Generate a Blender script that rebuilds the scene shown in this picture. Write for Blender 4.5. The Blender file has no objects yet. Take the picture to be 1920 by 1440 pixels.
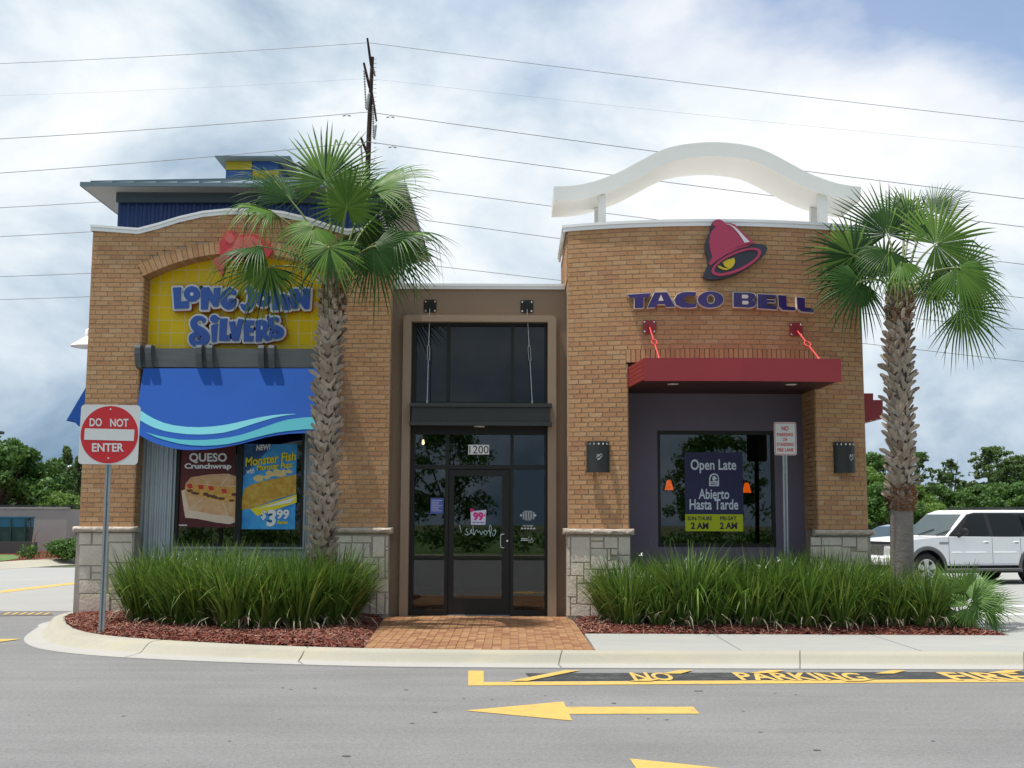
import bpy, bmesh, math, random
import numpy as np
from mathutils import Vector, Matrix, Euler

random.seed(7)
R = math.radians
S = bpy.context.scene
COL = S.collection

# ------------------------------------------------------------------ camera
F = 2150.0                      # focal length in photograph pixels (1920 wide)
PITCH = math.atan(250 / F)
ROLL = 0.0041
CAM = Vector((0, -17.1, 1.604))
ROT = Matrix.Rotation(math.pi / 2 + PITCH, 3, 'X') @ Matrix.Rotation(ROLL, 3, 'Z')
cd = bpy.data.cameras.new('camera')
cam = bpy.data.objects.new('camera', cd)
COL.objects.link(cam)
cam.matrix_world = Matrix.Translation(CAM) @ ROT.to_4x4()
cd.sensor_width = 36
cd.lens = 36 * F / 1920
cd.clip_end = 3000
S.camera = cam

# ------------------------------------------------------------------ light
SUN_DIR = Vector((-0.30, -0.07, 1)).normalized()
elev = math.asin(SUN_DIR.z)
azim = math.atan2(SUN_DIR.x, SUN_DIR.y)
sl = bpy.data.lights.new('sun', 'SUN')
sl.energy = 3.9
sl.angle = R(0.55)
sl.color = (1.0, 0.955, 0.88)
so = bpy.data.objects.new('sun', sl)
COL.objects.link(so)
so.rotation_euler = SUN_DIR.to_track_quat('Z', 'Y').to_euler()
so.location = (-8, -4, 30)

S.view_settings.view_transform = 'Standard'
S.view_settings.look = 'None'
S.view_settings.exposure = 0.33
S.view_settings.gamma = 1
S.render.engine = 'CYCLES'
S.cycles.max_bounces = 6
S.cycles.transparent_max_bounces = 12
S.cycles.use_denoising = True

wd = bpy.data.worlds.new('World')
S.world = wd
wd.use_nodes = True
nt = wd.node_tree
nt.nodes.clear()


def nn(t, ty, **kw):
    n = t.nodes.new(ty)
    for k, v in kw.items():
        if k.startswith('i_'):
            key = k[2:]
            key = int(key) if key.isdigit() else key.replace('_', ' ')
            n.inputs[key].default_value = v
        else:
            setattr(n, k, v)
    return n


def ramp(t, stops, fac, interp='LINEAR'):
    n = t.nodes.new('ShaderNodeValToRGB')
    n.color_ramp.interpolation = interp
    e = n.color_ramp.elements
    while len(e) > 1:
        e.remove(e[-1])
    for i, (p, c) in enumerate(stops):
        c = (c, c, c, 1) if not isinstance(c, tuple) else (tuple(c) + (1,) if len(c) == 3 else c)
        if i == 0:
            e[0].position = p
            e[0].color = c
        else:
            x = e.new(p)
            x.color = c
    t.links.new(fac, n.inputs[0])
    return n.outputs[0]


def mixc(t, fac, a, b, mode='MIX'):
    n = t.nodes.new('ShaderNodeMix')
    n.data_type = 'RGBA'
    n.blend_type = mode
    for s, v in ((n.inputs[0], fac), (n.inputs[6], a), (n.inputs[7], b)):
        if hasattr(v, 'links') or isinstance(v, bpy.types.NodeSocket):
            t.links.new(v, s)
        elif isinstance(v, (int, float)):
            s.default_value = v
        else:
            s.default_value = tuple(v) + (1,) if len(v) == 3 else v
    return n.outputs[2]


def mth(t, op, a, b=0.0, c=None):
    n = t.nodes.new('ShaderNodeMath')
    n.operation = op
    for s, v in zip(n.inputs, (a, b, c)):
        if v is None:
            continue
        if isinstance(v, bpy.types.NodeSocket):
            t.links.new(v, s)
        else:
            s.default_value = v
    return n.outputs[0]


def build_sky():
    t = nt
    sky = nn(t, 'ShaderNodeTexSky', sky_type='NISHITA', sun_disc=False)
    sky.sun_elevation = elev
    sky.sun_rotation = azim
    sky.air_density = 1.0
    sky.dust_density = 2.5
    tc = nn(t, 'ShaderNodeTexCoord')
    sep = nn(t, 'ShaderNodeSeparateXYZ')
    t.links.new(tc.outputs['Generated'], sep.inputs[0])
    # cloud layer seen as a flat deck: direction over height
    zz = mth(t, 'ADD', mth(t, 'MAXIMUM', sep.outputs[2], 0.0), 0.16)
    cx = mth(t, 'DIVIDE', sep.outputs[0], zz)
    cy = mth(t, 'DIVIDE', sep.outputs[1], zz)
    cmb = nn(t, 'ShaderNodeCombineXYZ')
    t.links.new(cx, cmb.inputs[0])
    t.links.new(cy, cmb.inputs[1])

    def noise(vec, scale, detail, rough, dist=0.0, off=(0, 0, 0), lac=2.0, sc=(1, 1, 1)):
        mp = nn(t, 'ShaderNodeMapping')
        mp.inputs['Location'].default_value = off
        mp.inputs['Scale'].default_value = sc
        t.links.new(vec, mp.inputs[0])
        n = nn(t, 'ShaderNodeTexNoise')
        n.inputs['Scale'].default_value = scale
        n.inputs['Detail'].default_value = detail
        n.inputs['Roughness'].default_value = rough
        n.inputs['Distortion'].default_value = dist
        n.inputs['Lacunarity'].default_value = lac
        t.links.new(mp.outputs[0], n.inputs[0])
        return n.outputs[0]
    big = noise(tc.outputs['Generated'], 2.6, 5, 0.50, 0.30, (3.1, 0.4, 1.7), sc=(1, 1, 1.7))
    cum = noise(tc.outputs['Generated'], 5.0, 10, 0.56, 0.25, (0.2, 4.4, 8.3), sc=(1, 1, 1.6))
    fine = noise(cmb.outputs[0], 1.1, 9, 0.62, 0.3, (5.0, 2.0, 0))

    def blob(x, y, z, c0, c1):
        d = Vector((x, y, z)).normalized()
        v = nn(t, 'ShaderNodeVectorMath', operation='DOT_PRODUCT')
        nv = nn(t, 'ShaderNodeVectorMath', operation='NORMALIZE')
        t.links.new(tc.outputs['Generated'], nv.inputs[0])
        t.links.new(nv.outputs[0], v.inputs[0])
        v.inputs[1].default_value = d
        m = nn(t, 'ShaderNodeMapRange')
        m.inputs[1].default_value = c0
        m.inputs[2].default_value = c1
        m.interpolation_type = 'SMOOTHSTEP'
        t.links.new(v.outputs['Value'], m.inputs[0])
        return m.outputs[0]
    gap1 = blob(0.05, 1, 0.56, 0.972, 1.0)       # open blue high in front
    gap2 = blob(0.50, 1, 0.50, 0.955, 0.998)       # open blue high to the right
    bright = blob(0.16, 1, 0.27, 0.93, 0.998)     # tall sunlit cumulus
    thin = mth(t, 'MULTIPLY', mth(t, 'ADD', mth(t, 'MULTIPLY', gap1, 0.9), gap2), 0.24)
    a = mth(t, 'ADD', mth(t, 'MULTIPLY', big, 0.75), mth(t, 'MULTIPLY', fine, 0.40))
    a = mth(t, 'ADD', mth(t, 'SUBTRACT', a, thin), mth(t, 'MULTIPLY', bright, 0.10))
    cover = ramp(t, [(0.34, 0.10), (0.46, 0.75), (0.54, 0.95), (0.66, 1.0)], a)
    # shading of the clouds
    b = mth(t, 'ADD', mth(t, 'MULTIPLY', cum, 0.92), mth(t, 'MULTIPLY', bright, 0.13))
    b = mth(t, 'ADD', b, mth(t, 'MULTIPLY', big, 0.28))
    b = mth(t, 'ADD', b, mth(t, 'MULTIPLY', mth(t, 'MINIMUM', mth(t, 'ADD', sep.outputs[2], -0.27), 0.08), 0.75))
    ccol = ramp(t, [(0.40, (0.17, 0.26, 0.37)), (0.49, (0.29, 0.39, 0.50)), (0.57, (0.43, 0.52, 0.61)),
                    (0.65, (0.56, 0.64, 0.71)), (0.74, (0.72, 0.765, 0.80)), (0.84, (0.83, 0.84, 0.85))], b)
    bg1 = nn(t, 'ShaderNodeBackground')
    bg1.inputs[1].default_value = 0.15
    t.links.new(sky.outputs[0], bg1.inputs[0])
    bg2 = nn(t, 'ShaderNodeBackground')
    bg2.inputs[1].default_value = 1.0
    t.links.new(ccol, bg2.inputs[0])
    ms = nn(t, 'ShaderNodeMixShader')
    t.links.new(cover, ms.inputs[0])
    t.links.new(bg1.outputs[0], ms.inputs[1])
    t.links.new(bg2.outputs[0], ms.inputs[2])
    out = nn(t, 'ShaderNodeOutputWorld')
    t.links.new(ms.outputs[0], out.inputs[0])


build_sky()


# ------------------------------------------------------------------ from photograph pixels to places
def ray(px, py):
    return ROT @ Vector(((px - 960) / F, (720 - py) / F, -1))


def W(px, py, Y):
    d = ray(px, py)
    q = CAM + d * ((Y - CAM.y) / d.y)
    return q.x, q.z


def WP(px, py, Y):
    x, z = W(px, py, Y)
    return Vector((x, Y, z))


def G(px, py, Z=0.0):
    d = ray(px, py)
    q = CAM + d * ((Z - CAM.z) / d.z)
    return q.x, q.y


def zoomer(x0, y0, s):
    return lambda x, y: (x0 + x / s, y0 + y / s)


# ------------------------------------------------------------------ materials
def mat(name, col, rough=0.7, metal=0.0, var=0.0, vscale=8.0, bump=0.0, bscale=60.0, spec=0.5, col2=None,
        tint=None, coat=0.0, emit=None, estr=0.0, stretch=(1, 1, 1), trans=0.0):
    m = bpy.data.materials.new(name)
    m.use_nodes = True
    t = m.node_tree
    p = t.nodes['Principled BSDF']
    p.inputs['Roughness'].default_value = rough
    p.inputs['Metallic'].default_value = metal
    p.inputs['Specular IOR Level'].default_value = spec
    p.inputs['Coat Weight'].default_value = coat
    p.inputs['Base Color'].default_value = (*col, 1)
    tc = nn(t, 'ShaderNodeTexCoord')
    mp = nn(t, 'ShaderNodeMapping')
    mp.inputs['Scale'].default_value = stretch
    t.links.new(tc.outputs['Object'], mp.inputs[0])
    c = None
    if tint:
        at = nn(t, 'ShaderNodeAttribute', attribute_name='tint')
        oi = nn(t, 'ShaderNodeObjectInfo')
        f = mth(t, 'FRACT', mth(t, 'ADD', at.outputs['Fac'], oi.outputs['Random']))
        c = ramp(t, [(i / max(1, len(tint) - 1), k) for i, k in enumerate(tint)], f)
    if var > 0 or col2:
        n = nn(t, 'ShaderNodeTexNoise')
        n.inputs['Scale'].default_value = vscale
        n.inputs['Detail'].default_value = 6
        n.inputs['Roughness'].default_value = 0.6
        t.links.new(mp.outputs[0], n.inputs[0])
        base = c if c is not None else col
        if col2:
            f = ramp(t, [(0.38, 0.0), (0.62, 1.0)], n.outputs[0])
            c = mixc(t, f, base, col2)
        else:
            f = ramp(t, [(0.3, 1 - var), (0.7, 1 + var)], n.outputs[0])
            f2 = mth(t, 'MULTIPLY_ADD', n.outputs[0], 2 * var, 1 - var)
            v = nn(t, 'ShaderNodeCombineXYZ')
            for i in range(3):
                t.links.new(f2, v.inputs[i])
            c = mixc(t, 1.0, base, v.outputs[0], 'MULTIPLY')
    if c is not None:
        t.links.new(c, p.inputs['Base Color'])
    if bump > 0:
        n2 = nn(t, 'ShaderNodeTexNoise')
        n2.inputs['Scale'].default_value = bscale
        n2.inputs['Detail'].default_value = 5
        t.links.new(mp.outputs[0], n2.inputs[0])
        bp = nn(t, 'ShaderNodeBump')
        bp.inputs['Strength'].default_value = bump
        bp.inputs['Distance'].default_value = 0.01
        t.links.new(n2.outputs[0], bp.inputs['Height'])
        t.links.new(bp.outputs[0], p.inputs['Normal'])
    if emit:
        p.inputs['Emission Color'].default_value = (*emit, 1)
        p.inputs['Emission Strength'].default_value = estr
    if trans > 0:
        tr = nn(t, 'ShaderNodeBsdfTranslucent')
        if c is not None:
            t.links.new(c, tr.inputs[0])
        else:
            tr.inputs[0].default_value = (*col, 1)
        ms = nn(t, 'ShaderNodeMixShader')
        ms.inputs[0].default_value = trans
        out = t.nodes['Material Output']
        t.links.new(p.outputs[0], ms.inputs[1])
        t.links.new(tr.outputs[0], ms.inputs[2])
        t.links.new(ms.outputs[0], out.inputs[0])
    return m


def glass_mat(name, tint, boost=1.0):
    m = bpy.data.materials.new(name)
    m.use_nodes = True
    t = m.node_tree
    t.nodes.remove(t.nodes['Principled BSDF'])
    out = t.nodes['Material Output']
    tr = nn(t, 'ShaderNodeBsdfTransparent')
    tr.inputs[0].default_value = (*tint, 1)
    gl = nn(t, 'ShaderNodeBsdfGlossy')
    gl.inputs['Roughness'].default_value = 0.012
    fr = nn(t, 'ShaderNodeFresnel')
    fr.inputs[0].default_value = 1.5
    ms = nn(t, 'ShaderNodeMixShader')
    t.links.new(mth(t, 'MULTIPLY', fr.outputs[0], boost), ms.inputs[0])
    t.links.new(tr.outputs[0], ms.inputs[1])
    t.links.new(gl.outputs[0], ms.inputs[2])
    t.links.new(ms.outputs[0], out.inputs[0])
    return m


BR = [(0.46, 0.260, 0.128), (0.475, 0.280, 0.142), (0.445, 0.238, 0.122), (0.485, 0.298, 0.162), (0.465, 0.262, 0.130),
      (0.41, 0.215, 0.118), (0.47, 0.270, 0.135), (0.50, 0.320, 0.18), (0.45, 0.246, 0.124)]
M = {}
M['brick'] = mat('brick', BR[0], 0.88, tint=BR, var=0.22, vscale=22, bump=0.5, bscale=90, spec=0.25)
M['mortar'] = mat('mortar', (0.38, 0.295, 0.22), 0.95, var=0.35, vscale=5, bump=0.4, bscale=120, spec=0.1)
M['stone'] = mat('limestone', (0.5, 0.46, 0.4), 0.9, tint=[(0.58, 0.525, 0.43), (0.64, 0.585, 0.49), (0.54, 0.50, 0.43), (0.60, 0.525, 0.43), (0.57, 0.53, 0.46)],
                 var=0.22, vscale=9, bump=0.8, bscale=25, spec=0.2)
M['cap'] = mat('stone_cap', (0.46, 0.395, 0.33), 0.92, var=0.35, vscale=9, bump=1.0, bscale=30, spec=0.2)
M['stone_mortar'] = mat('stone_mortar', (0.36, 0.325, 0.28), 0.95, var=0.2)
M['coping'] = mat('white_metal', (0.82, 0.83, 0.84), 0.38, 0.0, var=0.08, vscale=3)
M['arch'] = mat('arch_white', (0.82, 0.815, 0.78), 0.5, var=0.07, vscale=1.5)
M['plaster'] = mat('brown_plaster', (0.285, 0.208, 0.15), 0.92, var=0.10, vscale=1.2, bump=0.7, bscale=220, spec=0.15)
M['plaster2'] = mat('surround_plaster', (0.33, 0.245, 0.178), 0.92, var=0.10, vscale=1.2, bump=0.7, bscale=220, spec=0.15)
M['dark'] = mat('dark_bronze', (0.012, 0.012, 0.011), 0.5, var=0.1, spec=.35)
M['ledge'] = mat('dark_green_steel', (0.028, 0.033, 0.031), 0.5, var=0.15, vscale=4, spec=.4)
M['purple'] = mat('purple_plaster', (0.175, 0.15, 0.20), 0.9, var=0.12, vscale=2, bump=0.6, bscale=200, spec=0.15)
M['red'] = mat('red_paint', (0.27, 0.020, 0.028), 0.42, var=0.06, vscale=2)
M['redhw'] = mat('red_hardware', (0.60, 0.05, 0.05), 0.4)
M['black'] = mat('black', (0.012, 0.012, 0.013), 0.5)
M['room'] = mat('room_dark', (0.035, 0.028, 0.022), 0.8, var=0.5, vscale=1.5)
M['glass'] = glass_mat('window_glass', (0.50, 0.52, 0.51), 2.2)
M['glass_dark'] = mat('spandrel_glass', (0.006, 0.007, 0.008), 0.02, spec=0.5)
M['steel'] = mat('galvanised_steel', (0.30, 0.33, 0.34), 0.45, 0.55, var=0.25, vscale=30)
M['chrome'] = mat('bright_steel', (0.75, 0.75, 0.75), 0.2, 1.0)
M['corr'] = mat('corrugated_zinc', (0.40, 0.45, 0.48), 0.5, 0.35, var=0.15, vscale=3)
M['beam'] = mat('grey_timber', (0.105, 0.118, 0.125), 0.75, var=0.30, vscale=5, stretch=(0.5, 3, 5), bump=0.3)
M['awning'] = mat('blue_canvas', (0.014, 0.105, 0.47), 0.85, var=0.16, vscale=1.6, bump=0.15, bscale=900, trans=0.12)
M['cyan'] = mat('cyan_canvas', (0.20, 0.60, 0.68), 0.85, bump=0.1, bscale=900)
M['teal'] = mat('teal_canvas', (0.09, 0.44, 0.52), 0.85, bump=0.1, bscale=900)
M['tile'] = mat('yellow_tile', (0.60, 0.40, 0.01), 0.3, spec=.2, var=0.06, vscale=6, tint=[(0.80, 0.57, 0.010), (0.76, 0.53, 0.008), (0.82, 0.59, 0.012)])
M['grout'] = mat('tile_grout', (0.75, 0.66, 0.34), 0.9)
M['bluem'] = mat('blue_metal', (0.008, 0.035, 0.145), 0.45, 0.1)
M['roofm'] = mat('grey_roof_metal', (0.13, 0.19, 0.22), 0.45, 0.2)
M['soffit'] = mat('soffit_grey', (0.42, 0.43, 0.43), 0.6)
M['signblue'] = mat('sign_blue', (0.025, 0.085, 0.36), 0.35, var=0.05)
M['signwhite'] = mat('sign_white', (0.62, 0.64, 0.66), 0.45)
M['signred'] = mat('sign_red_edge', (0.45, 0.05, 0.03), 0.4)
M['letterp'] = mat('letter_purple', (0.035, 0.018, 0.13), 0.3)
M['cream'] = mat('letter_cream', (0.66, 0.60, 0.54), 0.5)
M['bellred'] = mat('bell_red', (0.38, 0.03, 0.085), 0.35)
M['belldark'] = mat('bell_dark', (0.022, 0.026, 0.045), 0.35)
M['yel'] = mat('bell_yellow', (0.55, 0.42, 0.01), 0.4)
M['white'] = mat('white_paint', (0.74, 0.75, 0.74), 0.5, var=0.05, vscale=5)
M['signface'] = mat('reflective_white', (0.60, 0.62, 0.61), 0.45, var=0.04)
M['signredface'] = mat('reflective_red', (0.50, 0.014, 0.022), 0.4, var=0.06)
M['fish'] = mat('fish_red', (0.55, 0.035, 0.045), 0.3)
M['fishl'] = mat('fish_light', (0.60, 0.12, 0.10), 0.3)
M['paver'] = mat('paver', (0.4, 0.2, 0.1), 0.9, tint=[(0.31, 0.172, 0.083), (0.27, 0.138, 0.07), (0.345, 0.205, 0.108), (0.215, 0.09, 0.052), (0.325, 0.19, 0.09), (0.24, 0.11, 0.06), (0.31, 0.18, 0.095)],
                 var=0.22, vscale=14, bump=0.5, bscale=80, spec=0.25)
M['sand'] = mat('paver_joint_sand', (0.17, 0.115, 0.075), 0.95)
M['boot'] = mat('palm_boot', (0.3, 0.25, 0.2), 0.9, tint=[(0.38, 0.315, 0.25), (0.48, 0.41, 0.335), (0.27, 0.205, 0.155), (0.43, 0.37, 0.305), (0.33, 0.27, 0.215)],
                var=0.4, vscale=16, bump=0.8, bscale=50, spec=0.15, stretch=(3, 3, 1))
M['trunk'] = mat('palm_trunk', (0.16, 0.125, 0.10), 0.95, var=0.5, vscale=10, bump=1.0, bscale=25, stretch=(3, 3, 1), spec=0.1)
M['trunk2'] = mat('palm_trunk_smooth', (0.185, 0.165, 0.15), 0.95, var=0.3, vscale=7, bump=1.0, bscale=18, stretch=(1, 1, 3), spec=0.1)
M['fibre'] = mat('palm_fibre', (0.17, 0.075, 0.04), 0.95, tint=[(0.17, 0.07, 0.035), (0.24, 0.12, 0.06), (0.12, 0.05, 0.03)], spec=0.1)
M['frond'] = mat('palm_frond', (0.07, 0.13, 0.03), 0.40, tint=[(0.016, 0.050, 0.010), (0.028, 0.080, 0.013), (0.045, 0.112, 0.018), (0.075, 0.160, 0.024), (0.125, 0.220, 0.034)], spec=0.18, trans=0.14)
M['palmetto'] = mat('palmetto_leaf', (0.09, 0.16, 0.04), 0.45, tint=[(0.06, 0.135, 0.025), (0.11, 0.22, 0.035), (0.08, 0.165, 0.03), (0.14, 0.26, 0.05)], spec=0.3, trans=0.2)
M['petiole'] = mat('petiole', (0.15, 0.20, 0.06), 0.55)
M['iris'] = mat('iris_leaf', (0.06, 0.12, 0.02), 0.45, tint=[(0.045, 0.115, 0.018), (0.120, 0.225, 0.028), (0.026, 0.070, 0.012), (0.175, 0.280, 0.040), (0.060, 0.135, 0.020), (0.24, 0.29, 0.06)], spec=0.5, trans=0.28)
M['deadleaf'] = mat('dead_leaf', (0.26, 0.22, 0.15), 0.8)
M['petal'] = mat('petal', (0.8, 0.8, 0.76), 0.6)
M['mulch'] = mat('mulch', (0.17, 0.045, 0.03), 0.95, col2=(0.09, 0.026, 0.02), vscale=30, bump=1.0, bscale=60, spec=0.1)
M['chip'] = mat('mulch_chip', (0.2, 0.06, 0.04), 0.92, tint=[(0.17, 0.060, 0.044), (0.23, 0.092, 0.066), (0.11, 0.038, 0.030), (0.33, 0.20, 0.155), (0.20, 0.068, 0.050), (0.13, 0.046, 0.036)], spec=0.15)
M['mark'] = mat('yellow_marking', (0.58, 0.385, 0.10), 0.85, var=0.20, vscale=5, bump=0.6, bscale=250)
M['markk'] = mat('black_marking', (0.030, 0.032, 0.035), 0.8, var=0.5, vscale=6, bump=0.6, bscale=250)
M['markw'] = mat('white_marking', (0.62, 0.66, 0.70), 0.85, var=0.1)
M['markb'] = mat('blue_marking', (0.10, 0.36, 0.62), 0.8, var=0.2)


def ground_mat(name, col, grain, patch, bump, gscale=350.0, stain=None):
    m = bpy.data.materials.new(name)
    m.use_nodes = True
    t = m.node_tree
    p = t.nodes['Principled BSDF']
    p.inputs['Roughness'].default_value = 0.88
    p.inputs['Specular IOR Level'].default_value = 0.3
    tc = nn(t, 'ShaderNodeTexCoord')

    def noise(scale, detail=5, rough=0.6, st=(1, 1, 1)):
        mp = nn(t, 'ShaderNodeMapping')
        mp.inputs['Scale'].default_value = st
        t.links.new(tc.outputs['Object'], mp.inputs[0])
        n = nn(t, 'ShaderNodeTexNoise')
        n.inputs['Scale'].default_value = scale
        n.inputs['Detail'].default_value = detail
        n.inputs['Roughness'].default_value = rough
        t.links.new(mp.outputs[0], n.inputs[0])
        return n.outputs[0]
    g = noise(gscale, 3, 0.7)
    g2 = noise(28, 4, 0.75)
    pt = noise(0.55, 6, 0.6)
    ln = noise(1.3, 5, 0.62, (0.22, 2.2, 1))
    f = mth(t, 'MULTIPLY_ADD', g, 2 * grain, 1 - grain)
    f = mth(t, 'MULTIPLY', f, mth(t, 'MULTIPLY_ADD', g2, grain * 1.5, 1 - grain * 0.75))
    g4 = ramp(t, [(0.63, 1.0), (0.74, 1 + .9 * grain)], noise(75, 2, 0.5))
    f = mth(t, 'MULTIPLY', f, g4)
    g3 = ramp(t, [(0.60, 1.0), (0.72, 1 - .6 * grain)], noise(45, 2, 0.5))
    f = mth(t, 'MULTIPLY', f, g3)
    f = mth(t, 'MULTIPLY', f, mth(t, 'MULTIPLY_ADD', pt, 2 * patch, 1 - patch))
    f = mth(t, 'MULTIPLY', f, mth(t, 'MULTIPLY_ADD', ln, 1.6 * patch, 1 - 0.8 * patch))
    v = nn(t, 'ShaderNodeCombineXYZ')
    for i in range(3):
        t.links.new(f, v.inputs[i])
    c = mixc(t, 1.0, col, v.outputs[0], 'MULTIPLY')
    if stain:
        s = noise(2.4, 7, 0.7, (0.5, 1.5, 1))
        sf = ramp(t, [(0.50, 0.0), (0.72, 0.75)], s)
        c = mixc(t, sf, c, stain)
    t.links.new(c, p.inputs['Base Color'])
    bp = nn(t, 'ShaderNodeBump')
    bp.inputs['Strength'].default_value = bump
    bp.inputs['Distance'].default_value = 0.006
    t.links.new(g, bp.inputs['Height'])
    t.links.new(bp.outputs[0], p.inputs['Normal'])
    return m


def wear(name, under, lo, hi, scale=7.0):
    m = M[name]
    t = m.node_tree
    p = t.nodes['Principled BSDF']
    src = p.inputs['Base Color'].links[0].from_socket
    tc = nn(t, 'ShaderNodeTexCoord')
    n = nn(t, 'ShaderNodeTexNoise')
    n.inputs['Scale'].default_value = scale
    n.inputs['Detail'].default_value = 12
    n.inputs['Roughness'].default_value = 0.78
    t.links.new(tc.outputs['Object'], n.inputs[0])
    f = ramp(t, [(lo, 0.0), (hi, 1.0)], n.outputs[0])
    t.links.new(mixc(t, f, src, under), p.inputs['Base Color'])


wear('mark', (0.24, 0.21, 0.16), 0.53, 0.72)
wear('markk', (0.15, 0.15, 0.15), 0.50, 0.75, 5)
wear('brick', (0.24, 0.17, 0.13), 0.60, 0.80, 1.6)
wear('coping', (0.42, 0.41, 0.38), 0.58, 0.80, 2.5)
M['asphalt'] = ground_mat('asphalt', (0.196, 0.195, 0.195), 0.60, 0.26, 0.9, 110)
M['gutter'] = ground_mat('gutter_concrete', (0.375, 0.365, 0.34), 0.07, 0.10, 0.25, 260)
M['concrete'] = ground_mat('concrete', (0.325, 0.33, 0.315), 0.07, 0.08, 0.25, 300, (0.40, 0.38, 0.34))
M['kerb'] = ground_mat('kerb_concrete', (0.365, 0.347, 0.287), 0.09, 0.15, 0.25, 260, (0.44, 0.39, 0.27))
M['lane'] = ground_mat('lane_concrete', (0.325, 0.325, 0.315), 0.08, 0.10, 0.25, 260)
M['earth'] = ground_mat('earth', (0.10, 0.12, 0.05), 0.3, 0.3, 0.5, 30)
M['lawn'] = mat('lawn', (0.07, 0.14, 0.025), 0.9, col2=(0.10, 0.17, 0.04), vscale=3)


# ------------------------------------------------------------------ mesh helpers
class MB:
    def __init__(s):
        s.v, s.f, s.m, s.t = [], [], [], []

    def face(s, idx, m=0, t=0.0):
        s.f.append(idx)
        s.m.append(m)
        s.t.append(t)

    def hexa(s, p, m=0, t=0.0):
        b = len(s.v)
        s.v += [tuple(q) for q in p]
        for q in ((0, 3, 2, 1), (4, 5, 6, 7), (0, 1, 5, 4), (1, 2, 6, 5), (2, 3, 7, 6), (3, 0, 4, 7)):
            s.face(tuple(b + i for i in q), m, t)

    def box(s, x0, x1, y0, y1, z0, z1, m=0, t=0.0, fn=None):
        p = [(x0, y0, z0), (x1, y0, z0), (x1, y1, z0), (x0, y1, z0), (x0, y0, z1), (x1, y0, z1), (x1, y1, z1), (x0, y1, z1)]
        if fn:
            p = [fn(q) for q in p]
        s.hexa(p, m, t)

    def prism(s, pts, y0, y1, m=0, t=0.0, side=None, fn=None):
        """polygon in x,z pulled along y; y0 is the face towards the camera"""
        b = len(s.v)
        n = len(pts)
        A = [(x, y0, z) for x, z in pts]
        B = [(x, y1, z) for x, z in pts]
        if fn:
            A = [fn(q) for q in A]
            B = [fn(q) for q in B]
        s.v += A + B
        s.face(tuple(range(b, b + n)), m, t)
        s.face(tuple(range(b + 2 * n - 1, b + n - 1, -1)), m, t)
        for i in range(n):
            j = (i + 1) % n
            s.face((b + i, b + n + i, b + n + j, b + j), m if side is None else side, t)

    def plan(s, pts, z0, z1, m=0, t=0.0):
        b = len(s.v)
        n = len(pts)
        s.v += [(x, y, z0) for x, y in pts] + [(x, y, z1) for x, y in pts]
        s.face(tuple(range(b + n - 1, b - 1, -1)), m, t)
        s.face(tuple(range(b + n, b + 2 * n)), m, t)
        for i in range(n):
            j = (i + 1) % n
            s.face((b + i, b + j, b + n + j, b + n + i), m, t)

    def sheet(s, pts, z, m=0):
        b = len(s.v)
        s.v += [(x, y, z) for x, y in pts]
        s.face(tuple(range(b, b + len(pts))), m)

    def quadstrip(s, rows, m=0, t=0.0, close=False):
        """rows: lists of points, same length"""
        b = len(s.v)
        n = len(rows[0])
        for r in rows:
            s.v += [tuple(q) for q in r]
        for i in range(len(rows) - 1):
            for j in range(n - (0 if close else 1)):
                k = (j + 1) % n
                s.face((b + i * n + j, b + i * n + k, b + (i + 1) * n + k, b + (i + 1) * n + j), m, t)

    def tube(s, path, r, n=8, m=0, t=0.0, cap=True):
        path = [Vector(p) for p in path]
        rs = r if isinstance(r, (list, tuple)) else [r] * len(path)
        rows = []
        prev = None
        for i, p in enumerate(path):
            a = path[max(0, i - 1)]
            c = path[min(len(path) - 1, i + 1)]
            d = (c - a).normalized()
            if prev is None:
                u = d.orthogonal().normalized()
            else:
                u = (prev - d * prev.dot(d)).normalized()
            prev = u
            w = d.cross(u)
            rows.append([p + (u * math.cos(2 * math.pi * k / n) + w * math.sin(2 * math.pi * k / n)) * rs[i] for k in range(n)])
        b = len(s.v)
        s.quadstrip(rows, m, t, close=True)
        if cap:
            s.face(tuple(range(b + n - 1, b - 1, -1)), m, t)
            e = b + (len(rows) - 1) * n
            s.face(tuple(range(e, e + n)), m, t)

    def lathe(s, prof, c, n=24, m=0, axis='Z', arc=2 * math.pi, a0=0.0):
        rows = []
        full = abs(arc - 2 * math.pi) < 1e-6
        k = n if full else n + 1
        for r, h in prof:
            row = []
            for i in range(k):
                a = a0 + arc * i / n
                u, w = r * math.cos(a), r * math.sin(a)
                if axis == 'Z':
                    row.append((c[0] + u, c[1] + w, c[2] + h))
                elif axis == 'Y':
                    row.append((c[0] + u, c[1] + h, c[2] + w))
                else:
                    row.append((c[0] + h, c[1] + u, c[2] + w))
            rows.append(row)
        s.quadstrip(rows, m, close=full)

    def build(s, name, mats, parent=None, smooth=None, recalc=True, **tags):
        me = bpy.data.meshes.new(name)
        me.from_pydata(s.v, [], s.f)
        if not isinstance(mats, (list, tuple)):
            mats = [mats]
        for k in mats:
            me.materials.append(M[k] if isinstance(k, str) else k)
        me.polygons.foreach_set('material_index', s.m)
        at = me.attributes.new('tint', 'FLOAT', 'FACE')
        at.data.foreach_set('value', s.t)
        if recalc:
            bm = bmesh.new()
            bm.from_mesh(me)
            bmesh.ops.recalc_face_normals(bm, faces=bm.faces)
            bm.to_mesh(me)
            bm.free()
        if smooth is not None:
            me.shade_smooth()
            if smooth < 180:
                me.set_sharp_from_angle(angle=R(smooth))
        me.update()
        return link(name, me, parent, **tags)


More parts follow.
